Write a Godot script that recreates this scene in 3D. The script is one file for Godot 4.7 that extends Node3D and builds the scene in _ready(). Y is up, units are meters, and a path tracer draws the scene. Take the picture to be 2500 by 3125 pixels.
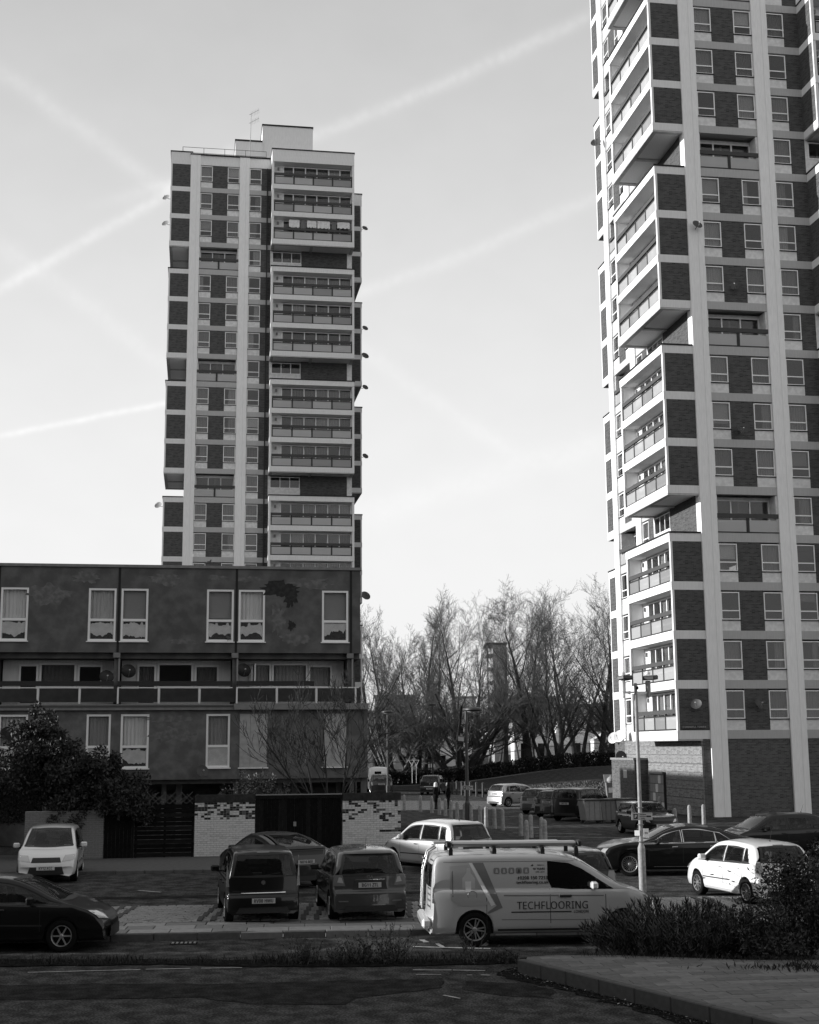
extends Node3D
# A London estate on a low winter sun: two pinwheel-plan towers, a maisonette terrace, parked cars.
# World: camera at x=0,z=0 looking along -z; the estate grid is turned 9 degrees about y.
const GRID := deg_to_rad(9.0)
const STREET := deg_to_rad(4.5)
const LOW := -0.12            # level of the near road and the forecourt
const STOREY := 2.736
const FIRST := 4.68           # top of the slab that carries the first upper floor

var rng := RandomNumberGenerator.new()
var names := {}
var tex := {}
var mats := {}
var shared := {}

class MB:
	var v := PackedVector3Array()
	var n := PackedVector3Array()
	var t := PackedVector2Array()
	var c := PackedColorArray()
	var colored := false
	func tri(a: Vector3, b: Vector3, d: Vector3) -> void:
		var nn := (b - a).cross(d - a).normalized()
		v.append(a); v.append(d); v.append(b)
		n.append(nn); n.append(nn); n.append(nn)
		t.append(Vector2(a.x + a.z, a.y)); t.append(Vector2(d.x + d.z, d.y)); t.append(Vector2(b.x + b.z, b.y))
	func quad(a: Vector3, b: Vector3, d: Vector3, e: Vector3, uo := Vector2.ZERO) -> void:
		# a b d e run anticlockwise seen from outside; uv in metres
		var nn := (d - a).cross(e - b).normalized()
		var w := a.distance_to(b)
		var h := a.distance_to(e)
		v.append(a); v.append(d); v.append(b); v.append(a); v.append(e); v.append(d)
		for i in 6: n.append(nn)
		t.append(uo); t.append(uo + Vector2(w, -h)); t.append(uo + Vector2(w, 0))
		t.append(uo); t.append(uo + Vector2(0, -h)); t.append(uo + Vector2(w, -h))
	func quadn(a: Vector3, b: Vector3, d: Vector3, e: Vector3, na: Vector3, nb: Vector3, nd: Vector3, ne: Vector3) -> void:
		v.append(a); v.append(d); v.append(b); v.append(a); v.append(e); v.append(d)
		n.append(na); n.append(nd); n.append(nb); n.append(na); n.append(ne); n.append(nd)
		for q in [a, d, b, a, e, d]: t.append(Vector2(q.x + q.z, -q.y))
	func box(lo: Vector3, hi: Vector3, uo := Vector2.ZERO) -> void:
		var a := Vector3(lo.x, lo.y, hi.z); var b := Vector3(hi.x, lo.y, hi.z); var d := Vector3(hi.x, hi.y, hi.z); var e := Vector3(lo.x, hi.y, hi.z)
		var a2 := Vector3(lo.x, lo.y, lo.z); var b2 := Vector3(hi.x, lo.y, lo.z); var d2 := Vector3(hi.x, hi.y, lo.z); var e2 := Vector3(lo.x, hi.y, lo.z)
		quad(a, b, d, e, uo); quad(b2, a2, e2, d2, uo); quad(b, b2, d2, d, uo); quad(a2, a, e, e2, uo); quad(e, d, d2, e2, uo); quad(a2, b2, b, a, uo)
	func obox(xf: Transform3D, lo: Vector3, hi: Vector3) -> void:
		var at := v.size()
		box(lo, hi)
		for i in range(at, v.size()):
			v[i] = xf * v[i]
			n[i] = (xf.basis * n[i]).normalized()
	func bevel_box(lo: Vector3, hi: Vector3, r: float) -> void:
		# a box whose twelve edges are chamfered
		var m := (lo + hi) * 0.5
		var s := (hi - lo) * 0.5
		for ax in 3:
			for sg in [-1.0, 1.0]:
				var p := (ax + 1) % 3
				var q := (ax + 2) % 3
				var c4 := []
				for cc in [[-1, -1], [1, -1], [1, 1], [-1, 1]]:
					var o := Vector3.ZERO
					o[ax] = s[ax] * sg; o[p] = (s[p] - r) * cc[0]; o[q] = (s[q] - r) * cc[1]
					c4.append(m + o)
				if sg > 0: quad(c4[0], c4[1], c4[2], c4[3])
				else: quad(c4[3], c4[2], c4[1], c4[0])
				for s2 in [-1.0, 1.0]:
					# chamfer between +-ax and +-p
					var e1 := Vector3.ZERO; var e2 := Vector3.ZERO; var e3 := Vector3.ZERO; var e4 := Vector3.ZERO
					e1[ax] = s[ax] * sg; e1[p] = (s[p] - r) * s2; e1[q] = -(s[q] - r)
					e2 = e1; e2[q] = s[q] - r
					e3[ax] = (s[ax] - r) * sg; e3[p] = s[p] * s2; e3[q] = s[q] - r
					e4 = e3; e4[q] = -(s[q] - r)
					var out := Vector3.ZERO
					out[ax] = sg; out[p] = s2
					if (e2 - e1).cross(e4 - e1).dot(out) > 0: quad(m + e1, m + e2, m + e3, m + e4)
					else: quad(m + e4, m + e3, m + e2, m + e1)
		for sx in [-1.0, 1.0]:
			for sy in [-1.0, 1.0]:
				for sz in [-1.0, 1.0]:
					var k := Vector3(sx, sy, sz)
					var a := m + Vector3(s.x * sx, (s.y - r) * sy, (s.z - r) * sz)
					var b := m + Vector3((s.x - r) * sx, s.y * sy, (s.z - r) * sz)
					var d := m + Vector3((s.x - r) * sx, (s.y - r) * sy, s.z * sz)
					if (b - a).cross(d - a).dot(k) > 0: tri(a, b, d)
					else: tri(a, d, b)
	func tube(p: Array, r: Array, sides := 8, cap := true) -> void:
		var rings := []
		var up := Vector3.UP
		for i in p.size():
			var d: Vector3 = (p[mini(i + 1, p.size() - 1)] - p[maxi(i - 1, 0)])
			d = d.normalized()
			if absf(d.dot(up)) > 0.97: up = Vector3.RIGHT
			var x := up.cross(d).normalized()
			var y := d.cross(x)
			up = y
			var ring := []
			for k in sides:
				var a := TAU * k / sides
				var o := x * cos(a) + y * sin(a)
				ring.append([p[i] + o * r[i], o])
			rings.append(ring)
		for i in p.size() - 1:
			for k in sides:
				var j := (k + 1) % sides
				quadn(rings[i][k][0], rings[i][j][0], rings[i + 1][j][0], rings[i + 1][k][0], rings[i][k][1], rings[i][j][1], rings[i + 1][j][1], rings[i + 1][k][1])
		if cap:
			for k in sides:
				var j := (k + 1) % sides
				tri(p[0], rings[0][j][0], rings[0][k][0])
				tri(p[-1], rings[-1][k][0], rings[-1][j][0])
	func lathe(prof: Array, sides := 16, xf := Transform3D()) -> void:
		# prof: Vector2(radius, height) from bottom to top
		for i in prof.size() - 1:
			var a: Vector2 = prof[i]
			var b: Vector2 = prof[i + 1]
			var sl := Vector2(b.y - a.y, a.x - b.x).normalized()
			for k in sides:
				var t0 := TAU * k / sides
				var t1 := TAU * (k + 1) / sides
				var c0 := Vector3(cos(t0), 0, -sin(t0)); var c1 := Vector3(cos(t1), 0, -sin(t1))
				var n0 := c0 * sl.x + Vector3.UP * sl.y; var n1 := c1 * sl.x + Vector3.UP * sl.y
				quadn(xf * (c0 * a.x + Vector3.UP * a.y), xf * (c1 * a.x + Vector3.UP * a.y), xf * (c1 * b.x + Vector3.UP * b.y), xf * (c0 * b.x + Vector3.UP * b.y), xf.basis * n0, xf.basis * n1, xf.basis * n1, xf.basis * n0)
	func prism(poly: PackedVector2Array, z0: float, z1: float) -> void:
		# polygon in xy (anticlockwise), pulled from z0 to z1
		var ids := Geometry2D.triangulate_polygon(poly)
		for i in range(0, ids.size(), 3):
			var a := poly[ids[i]]; var b := poly[ids[i + 1]]; var d := poly[ids[i + 2]]
			if (b - a).cross(d - a) < 0:
				var s := b
				b = d
				d = s
			tri(Vector3(a.x, a.y, z1), Vector3(b.x, b.y, z1), Vector3(d.x, d.y, z1))
			tri(Vector3(a.x, a.y, z0), Vector3(d.x, d.y, z0), Vector3(b.x, b.y, z0))
		var ccw := not Geometry2D.is_polygon_clockwise(poly)
		# Geometry2D judges in y-down space: what it calls anticlockwise runs clockwise in y-up
		for i in poly.size():
			var a := poly[i]; var b := poly[(i + 1) % poly.size()]
			var area := 0.0
			for j in poly.size(): area += poly[j].cross(poly[(j + 1) % poly.size()])
			if area > 0: quad(Vector3(a.x, a.y, z0), Vector3(b.x, b.y, z0), Vector3(b.x, b.y, z1), Vector3(a.x, a.y, z1))
			else: quad(Vector3(b.x, b.y, z0), Vector3(a.x, a.y, z0), Vector3(a.x, a.y, z1), Vector3(b.x, b.y, z1))
	func mesh() -> ArrayMesh:
		var a := []
		a.resize(Mesh.ARRAY_MAX)
		a[Mesh.ARRAY_VERTEX] = v
		a[Mesh.ARRAY_NORMAL] = n
		a[Mesh.ARRAY_TEX_UV] = t
		if colored: a[Mesh.ARRAY_COLOR] = c
		var m := ArrayMesh.new()
		if v.size() > 0: m.add_surface_from_arrays(Mesh.PRIMITIVE_TRIANGLES, a)
		return m

# ---------- naming, tagging ----------
func numbered(called: String) -> String:
	var k: int = names.get(called, 0)
	names[called] = k + 1
	return called if k == 0 else "%s_%03d" % [called, k]
func thing(called: String, label: String, category: String, at := Vector3.ZERO, turn := 0.0, group := "") -> Node3D:
	var o := Node3D.new()
	o.name = numbered(called)
	add_child(o)
	o.position = at
	o.rotation.y = turn
	tag(o, label, category, group)
	return o
func tag(o: Node3D, label: String, category: String, group := "") -> Node3D:
	o.set_meta("label", label)
	o.set_meta("category", category)
	if group: o.set_meta("group", group)
	return o
func inst(called: String, m: Mesh, material: Material, parent: Node, xf := Transform3D()) -> MeshInstance3D:
	var o := MeshInstance3D.new()
	o.mesh = m
	o.material_override = material
	if parent == self:
		o.name = numbered(called)
		add_child(o)
	else:
		o.name = called
		parent.add_child(o, true)
	o.transform = xf
	return o
func part(called: String, mb: MB, material: Material, parent: Node, xf := Transform3D()) -> MeshInstance3D:
	return inst(called, mb.mesh(), material, parent, xf)
func bx(called: String, lo: Vector3, hi: Vector3, material: Material, parent: Node, xf := Transform3D()) -> MeshInstance3D:
	# boxes of equal size share a mesh
	var s := hi - lo
	var key := "box%.3f,%.3f,%.3f" % [s.x, s.y, s.z]
	if not shared.has(key):
		var mb := MB.new()
		mb.box(Vector3.ZERO, s)
		shared[key] = mb.mesh()
	return inst(called, shared[key], material, parent, xf * Transform3D(Basis(), lo))
func struct(called: String, mb: MB, material: Material, xf := Transform3D()) -> MeshInstance3D:
	var o := part(called, mb, material, self, xf)
	o.set_meta("kind", "structure")
	return o

func struct_root(called: String) -> Node3D:
	var o := Node3D.new()
	o.name = numbered(called)
	add_child(o)
	o.set_meta("kind", "structure")
	return o

# ---------- textures and materials ----------
func noise_tex(key: String, size: int, freq: float, oct: int, lo: float, hi: float, kind := 0, contrast := 1.0) -> ImageTexture:
	var f := FastNoiseLite.new()
	f.seed = hash(key) % 10000
	f.frequency = freq
	f.noise_type = FastNoiseLite.TYPE_SIMPLEX_SMOOTH if kind == 0 else FastNoiseLite.TYPE_CELLULAR
	f.fractal_octaves = oct
	f.fractal_type = FastNoiseLite.FRACTAL_FBM if oct > 1 else FastNoiseLite.FRACTAL_NONE
	var im := f.get_seamless_image(size, size, false, false, 0.2, true)
	im.convert(Image.FORMAT_L8)
	var d := im.get_data()
	for i in d.size():
		var x := clampf((d[i] / 255.0 - 0.5) * contrast + 0.5, 0.0, 1.0)
		d[i] = int(255.0 * lerpf(lo, hi, x))
	var o := Image.create_from_data(size, size, false, Image.FORMAT_L8, d)
	o.convert(Image.FORMAT_RGB8)
	tex[key] = ImageTexture.create_from_image(o)
	return tex[key]
func mul_tex(key: String, a: String, b: String, rep: int) -> void:
	# coarse pattern a multiplied by fine pattern b
	var ia: Image = tex[a].get_image()
	var ib: Image = tex[b].get_image()
	var s := ia.get_width()
	var da := ia.get_data()
	var db := ib.get_data()
	var sb := ib.get_width()
	var out := PackedByteArray()
	out.resize(s * s * 3)
	for y in s:
		for x in s:
			var p := da[(y * s + x) * 3] * db[((y * rep % sb) * sb + (x * rep % sb)) * 3] / 255
			var i := (y * s + x) * 3
			out[i] = p; out[i + 1] = p; out[i + 2] = p
	tex[key] = ImageTexture.create_from_image(Image.create_from_data(s, s, false, Image.FORMAT_RGB8, out))
func brick_tex() -> void:
	# 8 bricks by 16 courses, 1.8 m by 1.2 m, for walls too far off to pick the bricks apart
	var w := 512
	var h := 384
	var r := RandomNumberGenerator.new()
	r.seed = 5
	var im := Image.create(w, h, false, Image.FORMAT_RGB8)
	im.fill(Color(0.84, 0.84, 0.84))
	for y in 16:
		for x in 9:
			var g := r.randf_range(0.64, 0.80)
			if r.randf() < 0.10: g *= 0.8
			im.fill_rect(Rect2i(x * 64 - (32 if y % 2 else 0) + 2, y * 24 + 2, 60, 20), Color(g, g, g))
	tex["brick"] = ImageTexture.create_from_image(im)
	var hm := Image.create(w, h, false, Image.FORMAT_RGB8)
	for y in 16:
		for x in 9: hm.fill_rect(Rect2i(x * 64 - (32 if y % 2 else 0) + 3, y * 24 + 3, 58, 18), Color(1, 1, 1))
	hm.bump_map_to_normal_map(3.0)
	tex["brick_n"] = ImageTexture.create_from_image(hm)
func g(x: float) -> Color:
	return Color(x, x, x).linear_to_srgb()
func mat(key: String, grey: float, rough := 0.85, texture := "", scale := 1.0, opt := {}) -> StandardMaterial3D:
	if mats.has(key): return mats[key]
	var m := StandardMaterial3D.new()
	m.resource_name = key
	m.albedo_color = g(grey)
	m.roughness = rough
	if texture:
		m.albedo_texture = tex[texture]
		if opt.get("uv", false):
			m.uv1_scale = Vector3(scale, opt.get("vscale", scale), scale)
		else:
			m.uv1_triplanar = true
			m.uv1_world_triplanar = opt.get("world", true)
			m.uv1_scale = Vector3(scale, scale, scale)
	if opt.has("normal"):
		m.normal_enabled = true
		m.normal_texture = tex[opt.normal]
		m.normal_scale = opt.get("nscale", 1.0)
	m.metallic = opt.get("metal", 0.0)
	m.metallic_specular = opt.get("spec", 0.12 if rough > 0.79 else 0.5)
	if opt.has("alpha"):
		m.transparency = BaseMaterial3D.TRANSPARENCY_ALPHA
		m.albedo_color.a = opt.alpha
	if opt.has("coat"):
		m.clearcoat_enabled = true
		m.clearcoat = opt.coat
		m.clearcoat_roughness = 0.04
	if opt.has("back"):
		m.backlight_enabled = true
		m.backlight = g(opt.back)
	if opt.get("vc", false): m.vertex_color_use_as_albedo = true
	mats[key] = m
	return m
func make_materials() -> void:
	noise_tex("coarse", 512, 0.01, 5, 0.91, 1.0, 0, 1.8)
	noise_tex("blotch", 512, 0.008, 6, 0.83, 1.0, 0, 1.9)
	noise_tex("fine", 512, 0.12, 3, 0.92, 1.0, 0, 1.6)
	noise_tex("speck", 512, 0.35, 2, 0.62, 1.0, 0, 2.0)
	noise_tex("mottle", 512, 0.045, 4, 0.60, 1.0, 0, 2.2)
	noise_tex("worn", 512, 0.012, 5, 0.70, 1.0, 0, 2.0)
	mul_tex("asphalt", "worn", "mottle", 3)
	mul_tex("render", "blotch", "fine", 2)
	mul_tex("concrete", "coarse", "fine", 2)
	var nb: Image = tex["speck"].get_image()
	nb.bump_map_to_normal_map(2.0)
	tex["speck_n"] = ImageTexture.create_from_image(nb)
	brick_tex()
	mat("asphalt", 0.135, 0.92, "asphalt", 0.22, {"normal": "speck_n", "nscale": 0.6})
	mat("asphalt_near", 0.12, 0.92, "asphalt", 0.27, {"normal": "speck_n", "nscale": 0.7})
	mat("asphalt_patch", 0.055, 0.9, "asphalt", 0.35, {"normal": "speck_n", "nscale": 0.7})
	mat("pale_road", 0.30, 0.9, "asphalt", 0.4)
	mat("pavement", 0.2, 0.9, "concrete", 0.8)
	mat("pavement_dark", 0.14, 0.9, "concrete", 0.8)
	mat("kerb", 0.12, 0.9, "concrete", 1.2)
	mat("paint_line", 0.55, 0.8, "render", 1.7)
	mat("soil", 0.03, 1.0, "asphalt", 1.0)
	mat("grass_ground", 0.1, 1.0, "asphalt", 0.25)
	mat("white_pilaster", 0.9, 0.8, "concrete", 0.3)
	mat("white_frame", 0.88, 0.45)
	mat("white_panel", 0.88, 0.6, "concrete", 0.5)
	mat("band", 0.48, 0.9, "concrete", 0.35)
	mat("fascia", 0.8, 0.9, "concrete", 0.35)
	mat("brick_far", 0.185, 0.95, "brick", 0.5556, {"uv": true, "vscale": 0.8333, "normal": "brick_n", "nscale": 0.7})
	mat("brick_base", 0.22, 0.95, "brick", 0.5556, {"uv": true, "vscale": 0.8333, "normal": "brick_n", "nscale": 0.7})
	noise_tex("streak", 512, 0.02, 4, 0.965, 1.0, 0, 2.0)
	for k in ["fascia", "band", "white_pilaster"]:
		mats[k].albedo_texture = tex["streak"]
		mats[k].uv1_scale = Vector3(0.9, 0.11, 0.9)
	mat("rail_glass_dim", 0.30, 0.25, "", 1.0, {"alpha": 0.65})
	mat("base_sunlit", 0.42, 0.95, "brick", 0.5556, {"uv": true, "vscale": 0.8333, "normal": "brick_n", "nscale": 0.7})  # base brick made paler, with sunlight put into its colour
	mat("coping", 0.035, 0.8)
	mat("rail_dark", 0.014, 0.6)
	mat("handrail", 0.05, 0.7)
	mat("white_inner", 0.8, 0.8)
	mat("room", 0.45, 0.95)
	mat("soffit", 0.6, 0.9, "concrete", 0.4)
	mat("glass", 0.02, 0.03, "", 1.0, {"alpha": 0.25})
	mat("rail_glass", 0.5, 0.25, "", 1.0, {"alpha": 0.6})
	mat("net", 0.6, 0.95, "fine", 1.0)
	mat("net_dark", 0.18, 0.95, "fine", 1.0)
	mat("net_mid", 0.36, 0.95, "fine", 1.0)
	mat("blind", 0.8, 0.9)
	mat("galv", 0.30, 0.5, "fine", 1.0, {"metal": 0.4})
	mat("dish", 0.06, 0.6)
	mat("dish_pale", 0.22, 0.6)
	mat("black", 0.01, 0.5)
	mat("concrete_bollard", 0.45, 0.95, "render", 1.5)
	mat("galv_dark", 0.06, 0.6)
	mat("pale_glass", 0.75, 0.1)
	mat("pole_paint", 0.38, 0.6, "render", 2.2)
	mat("bin_mid", 0.12, 0.5, "concrete", 1.0)
	mat("locker", 0.03, 0.45)
	mat("locker_pale", 0.20, 0.45)
	mat("car_glass", 0.006, 0.04, "", 1.0, {"spec": 0.4})
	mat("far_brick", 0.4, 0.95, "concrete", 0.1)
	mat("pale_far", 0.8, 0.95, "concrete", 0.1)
	mat("boarding", 0.5, 0.85, "concrete", 0.8)
	mat("rail_panel", 0.05, 0.3, "render", 0.5, {"alpha": 0.9})
	mat("trellis", 0.10, 0.9)
	mat("bark", 0.07, 0.95, "render", 1.3)
	mat("bark_pale", 0.20, 0.95, "render", 0.8)
	mat("twig", 0.1, 0.95)
	mat("leaf", 1.0, 0.6, "", 1.0, {"vc": true, "back": 0.05})
	mat("leaf_dull", 1.0, 0.85, "", 1.0, {"vc": true})
	mat("bin_pale", 0.22, 0.5, "concrete", 1.0)
	mat("bin_dark", 0.03, 0.5)
	mat("bin_green", 0.06, 0.5)
	mat("bag", 0.015, 0.3)
	mat("concrete_grey", 0.28, 0.9, "concrete", 0.6)

# ---------- camera, sky, sun ----------
func sky_image() -> Image:
	# each vapour trail: azimuth and elevation in degrees of two points on it, half width, strength, how far it runs past them
	var trails := [
		[-4.24, 25.57, 8.19, 29.79, 0.26, 0.075, 0.9],
		[-1.46, 19.44, 7.82, 22.6, 0.28, 0.05, 0.5],
		[-14.88, 20.37, -10.86, 22.93, 0.22, 0.09, 1.2],
		[-15.09, 25.48, -10.76, 23.22, 0.36, 0.05, 1.2],
		[-14.61, 13.43, -10.73, 14.39, 0.11, 0.11, 1.0],
		[-1.68, 16.57, 2.88, 13.51, 0.35, 0.03, 0.5],
		[-14.81, 18.66, -10.78, 16.17, 0.4, 0.035, 1.2],
		[-1.28, 10.12, 7.59, 12.38, 0.6, 0.03, 0.5]]
	var w := 4096
	var h := 2048
	var f := FastNoiseLite.new()
	f.frequency = 0.9
	f.fractal_octaves = 4
	var im := Image.create(w, h, false, Image.FORMAT_RGBF)
	for y in h:
		var el := 90.0 - (y + 0.5) * 180.0 / h
		var e := maxf(el, 0.0)
		var s := 0.73 - 0.31 * smoothstep(6.0, 38.0, e) - 0.06 * smoothstep(36.0, 90.0, e)
		if el < 0: s = 0.30
		im.fill_rect(Rect2i(0, y, w, 1), Color(s, s, s))
		if el < 4.0 or el > 44.0: continue
		# high thin cloud and the trails, in the quarter of the sky that the view looks into
		for x in w:
			var az := fposmod((x + 0.5) * 360.0 / w + 180.0, 360.0) - 180.0
			if absf(az) > 50.0: continue
			var p := s + 0.012 * f.get_noise_2d(az * 0.25, el * 0.4) * (1.0 - smoothstep(30.0, 50.0, absf(az))) * smoothstep(4.0, 9.0, el) * (1.0 - smoothstep(36.0, 44.0, el))
			for q in trails:
				var a := Vector2(q[0], q[1]); var b := Vector2(q[2], q[3])
				var d := (b - a).normalized()
				var r := Vector2(az, el) - a
				var off: float = r.cross(d)
				if absf(off) > q[4] * 4.0: continue
				var along: float = r.dot(d) / a.distance_to(b)
				if along < -q[6] or along > 1.0 + q[6]: continue
				var fade: float = smoothstep(-q[6], -q[6] * 0.4, along) * (1.0 - smoothstep(1.0 + q[6] * 0.4, 1.0 + q[6], along))
				off += 0.45 * q[4] * f.get_noise_2d(along * 1.2, q[0])
				var nz := 0.85 + 0.4 * f.get_noise_2d(az * 2.6, el * 2.6) + 0.35 * f.get_noise_2d(az * 0.6 + 40.0, el * 0.6)
				p += q[5] * fade * nz * exp(-pow(off / q[4], 2.0))
			im.set_pixel(x, y, Color(p, p, p))
	return im
func setup() -> void:
	var cam := Camera3D.new()
	cam.name = "camera"
	add_child(cam)
	cam.position = Vector3(0, 3.85, 0)
	cam.basis = Basis(Vector3.RIGHT, deg_to_rad(9.95)) * Basis(Vector3(0, 0, 1), deg_to_rad(-0.43))
	cam.fov = rad_to_deg(2.0 * atan(1562.5 / 4102.0))
	cam.far = 2000.0
	cam.current = true
	var env := Environment.new()
	env.background_mode = Environment.BG_SKY
	env.tonemap_mode = Environment.TONE_MAPPER_LINEAR
	env.tonemap_exposure = 1.25
	env.sdfgi_enabled = true
	env.ssao_enabled = true
	env.ssil_enabled = true
	var sm := PanoramaSkyMaterial.new()
	sm.panorama = ImageTexture.create_from_image(sky_image())
	var sky := Sky.new()
	sky.sky_material = sm
	env.sky = sky
	var we := WorldEnvironment.new()
	we.name = "world_environment"
	we.environment = env
	add_child(we)
	var sun := DirectionalLight3D.new()
	sun.name = "sun"
	add_child(sun)
	# from the left, a hand's breadth above the roofs: elevation 12.5 degrees
	var to_sun := Vector3(-1.0, tan(deg_to_rad(12.5)), 0.02)
	sun.look_at_from_position(to_sun * 50.0, Vector3.ZERO)
	sun.light_energy = 1.6
	sun.light_angular_distance = 0.5
	sun.shadow_enabled = true
# ---------- towers ----------
const S := 15.5        # side of the tower's core
const D := 1.87        # how far a bay stands proud
func frame_mesh(key: String, w: float, h: float, bars_x: Array, bars_y: Array, th := 0.055, dep := 0.07) -> Mesh:
	# a frame with mullions at bars_x and transoms at bars_y; lower left corner at the origin, outer face at z = dep
	if shared.has(key): return shared[key]
	var mb := MB.new()
	mb.box(Vector3(0, 0, 0), Vector3(w, th, dep))
	mb.box(Vector3(0, h - th, 0), Vector3(w, h, dep))
	mb.box(Vector3(0, th, 0), Vector3(th, h - th, dep))
	mb.box(Vector3(w - th, th, 0), Vector3(w, h - th, dep))
	for x in bars_x: mb.box(Vector3(x - th * 0.6, th, 0.004), Vector3(x + th * 0.6, h - th, dep - 0.006))
	for y in bars_y: mb.box(Vector3(th, y - th * 0.6, 0.008), Vector3(w - th, y + th * 0.6, dep - 0.003))
	shared[key] = mb.mesh()
	return shared[key]
func curtain_mesh(w: float, h: float, k: int) -> Mesh:
	var key := "curtain%.2f,%.2f,%d" % [w, h, k]
	if shared.has(key): return shared[key]
	var mb := MB.new()
	var nn := int(w / 0.045)
	var r := RandomNumberGenerator.new()
	r.seed = k * 77 + 3
	var ph := r.randf() * 6.0
	for i in nn:
		var x0 := w * i / nn
		var x1 := w * (i + 1) / nn
		var z0 := 0.022 * sin(x0 * 42.0 + ph) + 0.012 * sin(x0 * 77.0)
		var z1 := 0.022 * sin(x1 * 42.0 + ph) + 0.012 * sin(x1 * 77.0)
		var n0 := Vector3(-0.022 * 42.0 * cos(x0 * 42.0 + ph), 0, 1).normalized()
		var n1 := Vector3(-0.022 * 42.0 * cos(x1 * 42.0 + ph), 0, 1).normalized()
		mb.quadn(Vector3(x0, 0, z0), Vector3(x1, 0, z1), Vector3(x1, h, z1), Vector3(x0, h, z0), n0, n1, n1, n0)
	shared[key] = mb.mesh()
	return shared[key]
func dress(parent: Node, x: float, y: float, z: float, w: float, h: float, xf: Transform3D, r: RandomNumberGenerator, bias := 0.6) -> void:
	# what hangs behind a pane: a net, a part-drawn curtain, a blind, or nothing
	var q := r.randf()
	var at := xf * Transform3D(Basis(), Vector3(x, y, z))
	if q < bias * 0.55: inst("curtain", curtain_mesh(w, h, r.randi() % 4), [mats.net, mats.net_mid, mats.net_mid, mats.net_dark][r.randi() % 4], parent, at)
	elif q < bias * 0.8:
		var part_w: float = w * [0.35, 0.5, 0.65][r.randi() % 3]
		if r.randf() < 0.5: at = at * Transform3D(Basis(), Vector3(w - part_w, 0, 0))
		inst("curtain", curtain_mesh(part_w, h, r.randi() % 4), [mats.net, mats.net_mid][r.randi() % 2], parent, at)
	elif q < bias:
		var bh: float = h * [0.3, 0.55, 0.8][r.randi() % 3]
		bx("blind", Vector3(x, y + h - bh, z), Vector3(x + w, y + h, z + 0.01), [mats.net, mats.net_mid, mats.blind][r.randi() % 3], parent, xf)
func window(parent: Node, x: float, y: float, z: float, w: float, h: float, split: float, xf: Transform3D, r: RandomNumberGenerator) -> MeshInstance3D:
	# tall pane over a shallow one in a white frame, with sill and white apron below
	var o := inst("window", frame_mesh("win%.2f,%.2f" % [w, h], w, h, [], [split]), mats.white_frame, parent, xf * Transform3D(Basis(), Vector3(x, y, z)))
	bx("pane", Vector3(0.05, 0.05, 0.02), Vector3(w - 0.05, split - 0.03, 0.026), mats.glass, o)
	bx("pane", Vector3(0.05, split + 0.03, 0.02), Vector3(w - 0.05, h - 0.05, 0.026), mats.glass, o)
	# the casement's own inner frame, and now and then one tilted open
	bx("sill", Vector3(-0.03, -0.05, 0.0), Vector3(w + 0.03, -0.004, 0.13), mats.coping, o)
	dress(o, 0.06, 0.05, -0.12, w - 0.12, h - 0.1, Transform3D(), r, 0.75)
	return o
func is_gap(k: int) -> bool:
	return k == 5 or k == 9 or k == 13 or k == 17
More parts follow.
